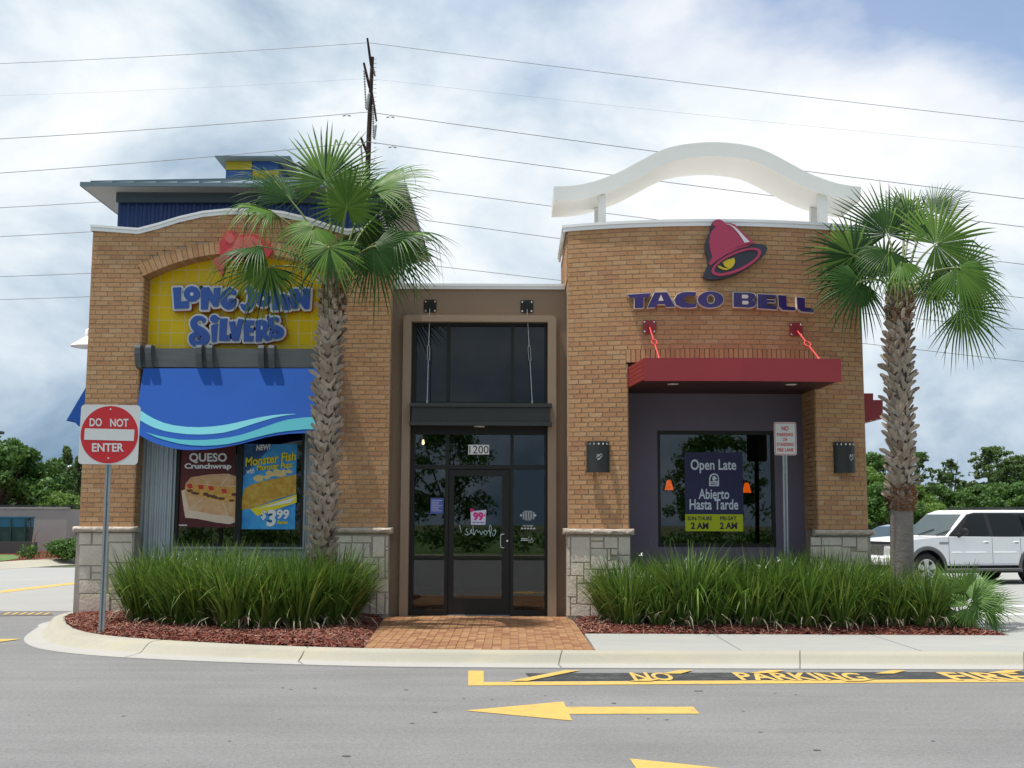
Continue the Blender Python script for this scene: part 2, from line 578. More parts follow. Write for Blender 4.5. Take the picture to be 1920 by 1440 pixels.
def link(name, me, parent=None, loc=None, **tags):
    o = bpy.data.objects.new(name, me)
    COL.objects.link(o)
    if loc is not None:
        o.location = loc
    if parent is not None:
        o.parent = parent
        if parent.type == 'EMPTY':
            o.matrix_parent_inverse = Matrix.LocRotScale(parent.location, parent.rotation_euler, parent.scale).inverted()
    for k, v in tags.items():
        if v:
            o[k] = v
    return o


def empty(name, loc, label, cat, group=None, rz=0.0):
    o = bpy.data.objects.new(name, None)
    COL.objects.link(o)
    o.location = loc
    o.rotation_euler = (0, 0, rz)
    o.empty_display_size = 0.2
    o['label'] = label
    o['category'] = cat
    if group:
        o['group'] = group
    return o


def tag(o, label, cat, group=None):
    o['label'] = label
    o['category'] = cat
    if group:
        o['group'] = group
    return o


def np_mesh(name, V, Q, mats, tint=None, parent=None, mi=None, **tags):
    """fast mesh of quads from arrays"""
    me = bpy.data.meshes.new(name)
    V = np.asarray(V, dtype=np.float32)
    Q = np.asarray(Q, dtype=np.int32)
    me.vertices.add(len(V))
    me.vertices.foreach_set('co', V.ravel())
    me.loops.add(Q.size)
    me.loops.foreach_set('vertex_index', Q.ravel())
    me.polygons.add(len(Q))
    me.polygons.foreach_set('loop_start', np.arange(0, Q.size, Q.shape[1], dtype=np.int32))
    for k in (mats if isinstance(mats, (list, tuple)) else [mats]):
        me.materials.append(M[k])
    if mi is not None:
        me.polygons.foreach_set('material_index', np.asarray(mi, dtype=np.int32))
    at = me.attributes.new('tint', 'FLOAT', 'FACE')
    if tint is not None:
        at.data.foreach_set('value', np.asarray(tint, dtype=np.float32))
    me.update(calc_edges=True)
    return link(name, me, parent, **tags)


def text_into(mb, body, x0, x1, z0, z1, place, m=0, bold=0.0, shear=0.0, mirror=False, keep=False, depth=0.0, space=1.0):
    """flat lettering fitted to the box x0..x1, z0..z1; place(u, w) gives the point of the surface"""
    cu = bpy.data.curves.new('lettering', 'FONT')
    cu.body = body
    cu.offset = bold
    cu.shear = shear
    cu.space_character = space
    cu.resolution_u = 3
    o = bpy.data.objects.new('lettering', cu)
    COL.objects.link(o)
    dg = bpy.context.evaluated_depsgraph_get()
    me = o.evaluated_get(dg).to_mesh()
    vs = [v.co.copy() for v in me.vertices]
    fs = [tuple(p.vertices) for p in me.polygons]
    o.evaluated_get(dg).to_mesh_clear()
    bpy.data.objects.remove(o)
    bpy.data.curves.remove(cu)
    if not vs:
        return
    ax, bx = min(v.x for v in vs), max(v.x for v in vs)
    ay, by = min(v.y for v in vs), max(v.y for v in vs)
    b = len(mb.v)
    for v in vs:
        u = (v.x - ax) / (bx - ax)
        w = (v.y - ay) / (by - ay)
        if mirror:
            u = 1 - u
        mb.v.append(tuple(place(x0 + u * (x1 - x0), z0 + w * (z1 - z0))))
    for f in fs:
        mb.face(tuple(b + i for i in f), m)


def ell(cx, cy, rx, ry, n=24, rot=0.0, a0=0.0, a1=2 * math.pi):
    o = []
    for i in range(n):
        a = a0 + (a1 - a0) * i / (n if abs(a1 - a0 - 2 * math.pi) < 1e-6 else n - 1)
        u, w = rx * math.cos(a), ry * math.sin(a)
        o.append((cx + u * math.cos(rot) - w * math.sin(rot), cy + u * math.sin(rot) + w * math.cos(rot)))
    return o


def smoothpath(pts, k=4):
    """Catmull-Rom through the points"""
    if len(pts) < 3:
        return pts
    P = [Vector(p) for p in pts]
    P = [P[0] * 2 - P[1]] + P + [P[-1] * 2 - P[-2]]
    out = []
    for i in range(1, len(P) - 2):
        for j in range(k):
            t = j / k
            out.append(0.5 * ((2 * P[i]) + (P[i + 1] - P[i - 1]) * t + (2 * P[i - 1] - 5 * P[i] + 4 * P[i + 1] - P[i + 2]) * t * t
                              + (3 * P[i] - P[i - 1] - 3 * P[i + 1] + P[i + 2]) * t ** 3))
    out.append(P[-2])
    return [tuple(p) for p in out]
# ================================================================== GROUND
IZ = 0.15                                        # level of the raised island
mb = MB()
mb.sheet([(-400, -220), (400, -220), (400, 600), (-400, 600)], -0.03)
tag_ground = mb.build('ground', 'earth', kind='structure')
mb = MB()
mb.sheet([(-60, -26), (90, -26), (90, 19), (-60, 19)], 0.0)
road = mb.build('road', 'asphalt', kind='structure')

# lighter concrete lane passing behind the left of the building
mb = MB()
mb.sheet([(-60, 2.5), (-7.36, 2.5), (-7.36, 19.0), (-60, 16.0)], 0.004)
mb.build('drive_lane', 'lane', kind='structure')
mb = MB()
mb.sheet([G(1, 1108), G(160, 1090), G(160, 1093.5), G(1, 1112.5)], 0.008)
tag(mb.build('lane_line', 'mark'), 'thin yellow line painted along the drive lane left of the building', 'road marking')

px_in = [(122, 1160), (126, 1170), (150, 1182), (200, 1191), (280, 1198), (400, 1205), (540, 1211), (680, 1215),
         (900, 1218), (1117, 1219), (1500, 1220), (1920, 1222), (2700, 1224)]
px_out = [(72, 1176), (46, 1196), (55, 1211), (100, 1222), (200, 1232), (350, 1240), (520, 1246), (700, 1251),
          (900, 1253), (1117, 1254), (1500, 1255.5), (1920, 1257), (2700, 1259)]
inner = [(-6.62, 12), (-6.60, 6), (-6.58, 1.1), (-6.52, 0.0)] + [G(x, y, IZ) for x, y in px_in]
outer = [(-7.15, 12), (-7.1, 6), (-7.02, 1.1), (-6.93, 0.0)] + [G(x, y, 0) for x, y in px_out]
inner = smoothpath([(x, y, 0) for x, y in inner], 4)
outer = smoothpath([(x, y, 0) for x, y in outer], 4)
prof = [(0, 0.08), (0.0, IZ), (0.16, IZ), (0.30, IZ - 0.002), (0.38, 0.136), (0.44, 0.112), (0.56, 0.052), (0.63, 0.035), (0.72, 0.026), (1.0, 0.010), (1.0, -0.05)]
mb = MB()
rows = []
for a, b in zip(inner, outer):
    rows.append([(a[0] + (b[0] - a[0]) * f, a[1] + (b[1] - a[1]) * f, z) for f, z in prof])
mb.quadstrip(rows)
for k_ in range(len(mb.f)):
    if k_ % (len(prof) - 1) >= 7:
        mb.m[k_] = 1
kerb = mb.build('kerb', ['kerb', 'gutter'], smooth=60, kind='structure')
# expansion joints across the kerb: thin dark grooves
M['joint'] = mat('joint', (0.10, 0.095, 0.085), 0.95)


def kerb_joint(ia, jitter):
    a, b = inner[ia], outer[ia]
    pts = []
    for i, (f, z) in enumerate(prof[1:-1]):
        pts.append((a[0] + (b[0] - a[0]) * f + jitter * math.sin(f * 7), a[1] + (b[1] - a[1]) * f, z + 0.0015))
    m2 = MB()
    m2.quadstrip([[(x - 0.006, y, z) for x, y, z in pts], [(x + 0.006, y, z) for x, y, z in pts]])
    link_o = m2.build('kerb_joint', 'joint', kerb)


def near_station(px):
    x = G(px, 1235, 0.08)[0]
    return min((i for i in range(16, len(inner))), key=lambda i: abs((inner[i][0] + outer[i][0]) / 2 - x))


for p_, j_ in ((237, 0.0), (540, 0.04), (1048, 0.02), (1475, 0.0), (1885, 0.0)):
    kerb_joint(near_station(p_), j_)

# island core under beds, paving and building
mb = MB()
isl = [(p[0], p[1]) for p in inner]
mb.plan(isl + [(14.0, -1.2), (7.4, -1.2), (7.4, 12)], -0.02, 0.115)
mb.build('island_base', 'concrete', kind='structure')
# concrete walk to the right of the paving
wl0, wl1 = (-1.86, 0.30), G(683, 1213, IZ)
wr0, wr1 = (0.86, 0.30), G(1117, 1219, IZ)
iy = lambda x: min(inner, key=lambda p: abs(p[0] - x))[1]
mb = MB()
SWY = G(1095, 1188, IZ)[1]
front = [(p[0], p[1]) for p in inner if p[0] > wr1[0] + 0.05]
mb.plan([wr1] + front + [(14.0, -1.22), (6.9, -1.22), (6.35, -2.0), (6.3, SWY), (0.93, SWY)], 0.10, IZ)
mb.build('pavement', 'concrete', kind='structure')
mb = MB()
for X in (2.55, 4.55, 6.6):
    mb.box(X - 0.005, X + 0.005, iy(X) + 0.01, SWY - 0.01, IZ - 0.02, IZ + 0.0012)
mb.build('pavement_joint', 'joint', kind='structure')
# parking bays to the right, light concrete
mb = MB()
mb.sheet([(7.42, -1.2), (60, -1.2), (60, 18.9), (7.42, 18.9)], 0.004)
mb.build('parking_lot', 'lane', kind='structure')


# mulch beds
def bed(name, poly, seed):
    xs = [p[0] for p in poly]
    ys = [p[1] for p in poly]
    rng = random.Random(seed)

    def inside(x, y):
        c = False
        n = len(poly)
        for i in range(n):
            (x1, y1), (x2, y2) = poly[i], poly[(i + 1) % n]
            if (y1 > y) != (y2 > y) and x < (x2 - x1) * (y - y1) / (y2 - y1) + x1:
                c = not c
        return c

    def edge_d(x, y):
        d = 9
        n = len(poly)
        for i in range(n):
            (x1, y1), (x2, y2) = poly[i], poly[(i + 1) % n]
            L = (x2 - x1) ** 2 + (y2 - y1) ** 2
            if L == 0:
                continue
            t = max(0, min(1, ((x - x1) * (x2 - x1) + (y - y1) * (y2 - y1)) / L))
            d = min(d, math.hypot(x - x1 - t * (x2 - x1), y - y1 - t * (y2 - y1)))
        return d
    mb = MB()
    mb.plan(poly, 0.11, IZ - 0.012)
    base = mb.build(name, 'mulch', kind='structure')
    # mound
    mb = MB()
    st = 0.08
    nx = int((max(xs) - min(xs)) / st) + 2
    ny = int((max(ys) - min(ys)) / st) + 2
    idx = {}
    for i in range(nx):
        for j in range(ny):
            x, y = min(xs) + i * st, min(ys) + j * st
            if inside(x, y):
                d = edge_d(x, y)
                idx[i, j] = len(mb.v)
                mb.v.append((x, y, IZ - 0.015 + 0.075 * min(1, d / 0.35) ** 0.7 + rng.uniform(-.007, .007)))
    for (i, j) in list(idx):
        q = [(i, j), (i + 1, j), (i + 1, j + 1), (i, j + 1)]
        if all(k in idx for k in q):
            mb.face(tuple(idx[k] for k in q))
    mb.build('mulch_mound', 'mulch', base, smooth=180, kind='stuff')
    # bark chips
    V, Q, T = [], [], []
    area = (max(xs) - min(xs)) * (max(ys) - min(ys))
    for _ in range(int(area * 1500)):
        x, y = rng.uniform(min(xs), max(xs)), rng.uniform(min(ys), max(ys))
        if not inside(x, y):
            continue
        d = edge_d(x, y)
        if y > -0.6 and rng.random() < 0.7:
            continue
        z = IZ - 0.015 + 0.075 * min(1, d / 0.35) ** 0.7 + rng.uniform(0.0, 0.018)
        L, w = rng.uniform(0.012, 0.050), rng.uniform(0.004, 0.011)
        a = rng.uniform(0, 6.28)
        u = Vector((math.cos(a), math.sin(a), rng.uniform(-.45, .45))).normalized() * L
        v = Vector((-math.sin(a), math.cos(a), rng.uniform(-.5, .5))).normalized() * w
        c = Vector((x, y, z))
        b = len(V)
        V += [c - u - v, c + u - v * .6, c + u + v * .7, c - u + v]
        Q.append((b, b + 1, b + 2, b + 3))
        T.append(rng.random())
    np_mesh('mulch_chips', V, Q, 'chip', T, base, kind='stuff')
    return inside


lead = [(p[0], p[1]) for p in inner if p[1] < 0.2 and p[0] < wl1[0] - 0.02]
in_left = bed('mulch_bed', [(-6.5, 0.35)] + lead + [wl1, (-1.90, 0.35)], 3)
in_right = bed('mulch_bed', [(0.90, 0.35), (0.93, SWY), (6.29, SWY), (6.22, -1.6), (5.9, -0.4), (5.75, 0.35)], 4)

# brick pavers in front of the door, long side running towards the door
wk = MB()
poly = [wl0, wl1] + [(p[0], p[1]) for p in inner if wl1[0] < p[0] < wr1[0]] + [wr1, wr0]
wk.plan(poly, 0.11, IZ - 0.006)
walk = wk.build('walkway', 'sand', kind='structure')
pw, pl = 0.102, 0.2035
base_pv = None
cells = []
ncol = 30
for i in range(ncol):
    x0 = -2.05 + i * pw
    x1 = x0 + pw
    yf = max(iy(x0), iy(x1)) + 0.004
    # header course at the front, two rows deep
    y = yf
    k = 0
    off = (i % 2) * 0.5
    while y < 0.28:
        L = pl * (0.5 if (k == 0 and i % 2) else 1.0)
        y1 = min(y + L, 0.29)
        k += 1
        # keep inside the two slanting edges
        ym = (y + y1) / 2
        def ex(a, b, yy):
            return a[0] + (b[0] - a[0]) * (yy - a[1]) / (b[1] - a[1])
        xl, xr = ex(wl0, wl1, ym), ex(wr0, wr1, ym)
        a, b = max(x0, xl), min(x1, xr)
        if b - a > 0.025 and y1 - y > 0.03:
            cells.append((a, b, y, y1))
        y = y1
cells.sort(key=lambda c: c[2])
full = MB()
full.box(-pw / 2 + .003, pw / 2 - .003, -pl / 2 + .003, pl / 2 - .003, 0, 0.05)
fme = full.build('paver_shape', 'paver')
fmesh = fme.data
bpy.data.objects.remove(fme)
rest = MB()
rng = random.Random(5)
for n, (a, b, y, y1) in enumerate(cells):
    dz = rng.uniform(-.0015, .003)
    if n < 300:
        o = link('paver', fmesh, walk, loc=((a + b) / 2, (y + y1) / 2, 0.10 + dz))
        o.scale = ((b - a) / pw, (y1 - y) / pl, 1)
    else:
        rest.box(a + .003, b - .003, y + .003, y1 - .003, 0.1, 0.15 + dz, 0, rng.random())
rest.build('paver_rows', 'paver', walk, kind='stuff')

# ------------------------------------------------------------------ painted markings
def flat(name, pts, z, mt, label, cat='road marking', group=None):
    m2 = MB()
    m2.sheet(pts, z)
    return tag(m2.build(name, mt), label, cat, group)


a_ = empty('road_arrow', (0.5, -7.2, 0.004), 'large yellow arrow painted on the asphalt pointing left', 'arrow')
m2 = MB()
m2.sheet([G(872, 1333), G(1073, 1352), G(1067, 1339.5), G(1312, 1339), G(1300, 1326), G(1061, 1326), G(1057, 1316)], 0.004)
m2.build('arrow_paint', 'mark', a_)
t0 = Vector(G(1180, 1423)).to_3d()
flat('road_arrow', [G(1180, 1423), G(1196, 1446), G(1204, 1462), G(1640, 1462), G(1400, 1446.0)], 0.004, 'mark',
     'yellow arrowhead at the bottom edge of the picture pointing right', 'arrow')
fl = empty('fire_lane_marking', (2.5, -5.2, 0.004), 'yellow and black fire lane lettering NO PARKING FIRE painted beside the kerb', 'road marking')
m2 = MB()
X0, Y0 = G(983, 1263)
m2.sheet([G(985, 1263), G(1000, 1277), G(2300, 1272), G(2300, 1258.5)], 0.004)
m2.build('black_band', 'markk', fl)
m2 = MB()
m2.sheet([G(878, 1258), G(907, 1258.5), G(907, 1286), G(878, 1286)], 0.004)
m2.sheet([G(907.3, 1279.5), G(2300, 1271), G(2300, 1276.5), G(907.3, 1286)], 0.004)
m2.build('yellow_border', 'mark', fl)
for (a, b) in ((955, 1060), (1210, 1268), (1355, 1460), (1610, 1668), (1800, 1890), (2050, 2150)):
    m2 = MB()
    if b - a < 80:
        m2.sheet([G(a + 30, 1265), G(a + 62, 1258.5), G(a + 90, 1258.5), G(a + 66, 1265)], 0.012)
        m2.build('diagonal_stripe', 'mark', fl)
        m2 = MB()
        m2.sheet([G(a - 30, 1279), G(a - 4, 1275), G(a + 30, 1275), G(a + 10, 1279)], 0.012)
    else:
        m2.sheet([G(a, 1279), G(b, 1258.5), G(b + 28, 1258.5), G(a + 34, 1279)] if a < 1000 else [G(a + 50, 1264), G(a + 85, 1258.5), G(a + 118, 1258.5), G(a + 90, 1264)], 0.012)
    m2.build('diagonal_stripe', 'mark', fl)
for word, xa, xb, xc, xd in (('NO', 1175, 1275, 1190, 1268), ('PARKING', 1378, 1655, 1392, 1636), ('FIRE', 1805, 1970, 1795, 1950)):
    # baseline nearer the road, tops near the kerb
    gx0, gy0 = G(xc, 1277)
    gx1, _ = G(xd, 1277)
    tx0, gy1 = G(xa, 1262)
    m2 = MB()
    text_into(m2, word, 0, 1, 0, 1, lambda u, w: (gx0 + (gx1 - gx0) * u + 0.0 * w, gy0 + (gy1 - gy0) * w, 0.008), 0, bold=0.025)
    m2.build('lettering', 'mark', fl)
    # stencil bridges
    m2 = MB()
    m2.sheet([G(xc, 1270.2), G(xd, 1269.6), G(xd, 1268.2), G(xc, 1268.8)], 0.012)
flat('road_marking', [G(-60, 1213), G(40, 1199), G(-60, 1199)], 0.008, 'mark', 'corner of a yellow marking on the asphalt left of the kerb nose')
M['fleck2'] = mat('old_asphalt', (0.13, 0.13, 0.13), .9, var=.2)
lt = empty('stencil_marking', (-8.3, 2.2, 0.004), 'worn yellow stencil strokes on a dark band where the lane meets the asphalt at left', 'road marking')
m2 = MB()
m2.sheet([G(-40, 1149), G(96, 1148), G(100, 1154), G(-40, 1156)], 0.006)
m2.build('dark_band', 'fleck2', lt)
m2 = MB()
for k in range(6):
    a = 4 + k * 15
    m2.sheet([G(a, 1153.5), G(a + 12, 1149.5), G(a + 18, 1149.5), G(a + 6, 1153.5)], 0.010)
m2.build('stroke', 'mark', lt)
# flecks of old gum and patches on the asphalt
rng = random.Random(11)
m2 = MB()
for px, py, w in [(470, 1257, 9), (530, 1290, 12), (545, 1293, 9), (590, 1291, 10), (762, 1294, 14), (758, 1312, 7), (870, 1310, 9), (923, 1312, 8), (815, 1336, 15), (525, 1349, 6), (773, 1357, 10),
                  (1022, 1305, 8), (1072, 1318, 7), (1151, 1319, 14), (1310, 1296, 24), (1453, 1300, 8), (1492, 1303, 9), (1394, 1334, 8), (1250, 1350, 11), (1215, 1348, 8), (1426, 1373, 9), (1531, 1407, 18),
                  (650, 1418, 18), (232, 1343, 10), (54, 1341, 7), (965, 1369, 5), (330, 1250, 6), (430, 1390, 7), (1700, 1330, 6), (1750, 1390, 9)]:
    x, y = G(px, py)
    r = w / 2 / F * 12 * 0.65
    m2.sheet([(x + math.cos(a) * r * rng.uniform(.7, 1.2), y + math.sin(a) * r * 0.9 * rng.uniform(.6, 1.1)) for a in [k * 0.7 for k in range(9)]], 0.003)
M['fleck'] = mat('fleck', (0.075, 0.073, 0.07), .9)
m2.build('asphalt_flecks', 'fleck', road, kind='stuff')
# parking lot paint
flat('bay_line', [G(1845, 1136), G(2000, 1136), G(2000, 1139), G(1845, 1139)], 0.008, 'markw', 'faded white parking bay line nearest the white car at right', group=None)
flat('bay_line', [G(1850, 1151), G(2000, 1150), G(2000, 1154.5), G(1850, 1154.5)], 0.008, 'markw', 'white parking bay line in front of the palmetto at the right edge', group=None)
flat('disabled_bay_marking', [G(1718, 1101), G(1745, 1101.5), G(1768, 1107), G(1790, 1124), G(1756, 1121)], 0.008, 'markb', 'light blue painted patch on the ground by the front wheel of the white car')
# ================================================================== BUILDING
bld = empty('restaurant_building', (-0.6, 1.0, IZ), 'tan brick fast food restaurant with stone base and brown plaster entrance', 'building')
CH, BL = 0.0706, 0.2005                          # course height, brick module
Z0 = 1.445
XL0, XL1 = -6.395, -1.83                         # left bay
OL0, OL1 = -5.60, -2.62                          # its opening
XR0, XR1 = 0.83, 5.222                           # right bay
OR0, OR1, ORT = 1.692, 4.442, 3.865


def yarc(x):
    u = (x - (XR0 + XR1) / 2) / ((XR1 - XR0) / 2)
    return -0.19 - 0.36 * (1 - u * u)


def bend(p):
    return (p[0], p[1] + yarc(p[0]), p[2])


def sag(x):
    return -0.0


hump = [(-6.395, 5.915), (-5.70, 5.865), (-5.40, 5.945), (-5.08, 6.05), (-4.72, 6.135), (-4.35, 6.175), (-3.88, 6.175), (-3.50, 6.135), (-3.14, 6.05), (-2.82, 5.945), (-2.52, 5.865), (-1.83, 5.915)]


def hz(x):
    for (a, za), (b, zb) in zip(hump, hump[1:]):
        if a <= x <= b:
            return za + (zb - za) * (x - a) / (b - a)
    return hump[0][1]


ACX = (OL0 + OL1) / 2
AH = (OL1 - OL0) / 2
RISE = 0.37
AR = (AH * AH + RISE * RISE) / (2 * RISE)
SPR = 5.215
ACZ = SPR + RISE - AR
RT = 0.205                                       # depth of the brick ring


def ring_half(z, r):
    if z - ACZ >= r:
        return 0
    return math.sqrt(max(0, r * r - (z - ACZ) ** 2))


def left_spans(z):
    x0, x1 = XL0, XL1
    if z > 5.86:
        xs = [XL0 + i * 0.02 for i in range(int((XL1 - XL0) / 0.02) + 1)]
        ok = [x for x in xs if hz(x) + 0.02 > z]
        if not ok:
            return []
        mid = [x for x in ok if -5.8 < x < -2.4]
        side = [x for x in ok if x <= -5.8]
        if z < 5.915 and side and len(mid) and min(mid) > -5.5:
            return []
        x0, x1 = (min(mid), max(mid)) if z > 5.93 else (min(ok), max(ok))
    if z < SPR:
        return [(x0, OL0), (OL1, x1)]
    h = ring_half(z, AR + RT)
    ang_end = math.asin(AH / AR)
    hx = (AR + RT) * math.sin(ang_end)
    zt = ACZ + (AR + RT) * math.cos(ang_end)
    if z < zt:
        # slanting end of the ring
        hh = (z - ACZ) * math.tan(ang_end)
        return [(x0, ACX - hh), (ACX + hh, x1)]
    if z < ACZ + AR + RT:
        return [(x0, ACX - h), (ACX + h, x1)]
    return [(x0, x1)]


def right_spans(z):
    if z < ORT + 0.195:
        if z < ORT:
            return [(XR0, OR0), (OR1, XR1)]
        return [(XR0, OR0 - 0.02), (OR1 + 0.05, XR1)]
    return [(XR0, XR1)]


bricks = []                                      # (x, z, length, side)
rng = random.Random(21)
for side, spans, ztop in ((0, left_spans, 6.20), (1, right_spans, 5.90)):
    n = int((ztop - Z0) / CH)
    for c in range(n):
        z = Z0 + c * CH
        for (a, b) in spans(z + CH / 2):
            off = (BL / 2 if c % 2 else 0) + 0.03 * math.sin(c * 12.9)
            k0 = math.floor((a - off) / BL)
            x = k0 * BL + off
            while x < b:
                s, e = max(a, x), min(b, x + BL)
                if e - s > 0.03:
                    bricks.append(((s + e) / 2, z + CH / 2, e - s, side))
                x += BL
fb = MB()
fb.box(-BL / 2 + .0045, BL / 2 - .0045, -0.008, 0.03, -CH / 2 + .0050, CH / 2 - .0050)
tmp = fb.build('brick_shape', 'brick')
brick_me = tmp.data
bpy.data.objects.remove(tmp)
wall_l = MB()
wall_r = MB()


# mortar backing, course by course, behind the bricks
def backing(mb, spans, ztop, fn=None, th=0.30):
    n = int((ztop - Z0) / CH) + 1
    for c in range(n):
        z = Z0 + c * CH
        for (a, b) in spans(z + CH / 2):
            if fn is None:
                mb.box(a, b, 0.0, th, z, z + CH)
            else:
                k = max(1, int((b - a) / 0.35))
                for i in range(k):
                    mb.box(a + (b - a) * i / k, a + (b - a) * (i + 1) / k, 0.0, th, z, z + CH, fn=fn)


backing(wall_l, left_spans, 6.20)
backing(wall_r, right_spans, 5.90, bend)
wall_left = wall_l.build('brick_wall', 'mortar', bld, label='left brick wall with a rounded top and arched opening')
wall_right = wall_r.build('brick_wall', 'mortar', bld, label='right brick wall that bows outwards')


def brick_at(x, z, L, side, parent):
    y = 0.0 if side == 0 else yarc(x)
    ang = 0 if side == 0 else math.atan(2 * 0.36 * ((x - (XR0 + XR1) / 2) / ((XR1 - XR0) / 2)) / ((XR1 - XR0) / 2))
    o = link('brick', brick_me, parent, loc=(x, y + rng.uniform(-.0015, .0015), z))
    o.rotation_euler = (0, 0, ang)
    o.scale = (L / BL, 1, 1)
    return o


# the bricks that show largest and freest stand as parts, the others in one mesh
def openview(b):
    x, z, L, s = b
    if s == 0:
        return -6.4 < x < -5.6 and 2.75 < z and L > 0.15 or (-2.45 < x and 1.4 < z < 4.0 and L > 0.15)
    return L > 0.15 and ((x < 1.7 and z < 3.9) or (x < 3.2 and 4.05 < z < 4.9))


picked = [b for b in bricks if openview(b)]
pl_ = [b for b in picked if b[3] == 0][:150]
pr_ = [b for b in picked if b[3] == 1][:150]
chosen = set(pl_ + pr_)
courses_l = MB()
for b in bricks:
    x, z, L, s = b
    if b in chosen:
        brick_at(x, z, L, s, wall_left if s == 0 else wall_right)
    else:
        d = rng.uniform(-.0015, .0015)
        g = .0045
        courses_l.box(x - L / 2 + g, x + L / 2 - g, -0.008 + d, 0.005, z - CH / 2 + .005, z + CH / 2 - .005, 0, rng.random(), fn=bend if s else None)
# arch ring and soldier course
na = 38
ae = math.asin(AH / AR)
for i in range(na):
    a0 = -ae + 2 * ae * i / na + 0.0012
    a1 = -ae + 2 * ae * (i + 1) / na - 0.0012
    P = []
    for y in (-0.016, 0.31):
        for (r, a) in ((AR, a0), (AR, a1), (AR + RT - .008, a1), (AR + RT - .008, a0)):
            P.append((ACX + r * math.sin(a), y, ACZ + r * math.cos(a)))
    courses_l.hexa(P, 0, rng.random())
# mortar behind the ring
m2 = MB()
for i in range(na):
    a0, a1 = -ae + 2 * ae * i / na, -ae + 2 * ae * (i + 1) / na
    P = []
    for y in (0.0, 0.30):
        for (r, a) in ((AR + .004, a0), (AR + .004, a1), (AR + RT + .05, a1), (AR + RT + .05, a0)):
            P.append((ACX + r * math.sin(a), y, ACZ + r * math.cos(a)))
    m2.hexa(P)
m2.build('arch_mortar', 'mortar', bld)
x = OR0 - 0.02
while x < OR1 + 0.03:
    courses_l.box(x + .005, x + CH - .005, -0.014, 0.02, ORT + .004, ORT + 0.19, 0, rng.random(), fn=bend)
    x += CH
# jamb bricks: left opening, right opening (turned 90 degrees), left return of the right bay
def jamb(mb, x, y0, y1, z0, z1, sgn, t=0.012):
    c = 0
    z = z0
    while z + CH <= z1 + 0.001:
        y = y0 - (BL / 2 if c % 2 else 0)
        while y < y1:
            a, b = max(y0, y), min(y1, y + BL)
            if b - a > 0.03:
                xs = sorted((x, x + sgn * t))
                mb.box(xs[0], xs[1], a + .005, b - .005, z + .005, z + CH - .005, 0, rng.random())
            y += BL
        z += CH
        c += 1


jamb(courses_l, OL0, -0.005, 0.30, Z0, SPR, 1)
jamb(courses_l, OL1, -0.005, 0.30, Z0, SPR, -1)
jamb(courses_l, OR1, yarc(OR1) + 0.005, 0.345, Z0, ORT, -1)
jamb(courses_l, OR0, yarc(OR0) + 0.005, 0.345, Z0, ORT, 1)
jamb(courses_l, XR0, yarc(XR0) + 0.005, 1.9, 5.15, 5.86, -1)
courses_l.build('brick_courses', 'brick', bld, kind='stuff')
# solid cores that close the openings sideways and the side walls
m2 = MB()
m2.box(OR1, XR1, 0.11, 0.6, IZ, 5.86)
m2.box(XR0 + .002, OR0, 0.11, 0.6, IZ, 5.86)
m2.box(XR0 + .002, XR0 + 0.3, 0.6, 1.9, 4.6, 5.86)
m2.box(OR0, OR1, 0.11, 0.6, ORT, 5.86)
m2.box(OL1, XL1 - .002, 0.30, 0.8, IZ, 5.86)
m2.box(XL0 + .002, OL0, 0.30, 0.8, IZ, 5.86)
m2.box(XL0 + .004, XL0 + 0.3, 0.8, 13, IZ, 5.86)
m2.box(XR1 - 0.3, XR1 - .004, 0.6, 13, IZ, 5.5)
m2.box(XL0, XR1, 13, 13.3, IZ, 5.5)
m2.build('core_wall', 'mortar', bld)
# side walls get a brick facing
m2 = MB()
jamb(m2, XL0 + .004, 0.01, 3.0, Z0, 5.86, -1)
jamb(m2, XR1 - .004, yarc(XR1) + .02, 3.0, Z0, 5.5, 1)
m2.build('side_brick_courses', 'brick', bld, kind='stuff')
m2 = MB()
m2.box(XL0 + 0.3, XR1 - 0.3, 1.9, 13, 4.7, 4.8)
m2.build('flat_roof', 'mortar', bld)

# ---- stone base
cores = {}
for k_, (a, b) in enumerate(((XL0, OL0 + .02), (OL1 - .02, XL1))):
    stone_core = MB()
    stone_core.box(a - .02, b + .02, -0.035, 0.30, 0.10, 1.36)
    cores[k_] = stone_core.build('stone_base', 'stone_mortar', bld)
for k_, (a, b) in enumerate(((XR0, OR0), (OR1, XR1))):
    stone_core = MB()
    stone_core.box(a - .02, a + (b - a) / 2, -0.035, 0.28, 0.10, 1.36, fn=bend)
    stone_core.box(a + (b - a) / 2, b + .02, -0.035, 0.28, 0.10, 1.36, fn=bend)
    cores[k_ + 2] = stone_core.build('stone_base', 'stone_mortar', bld)


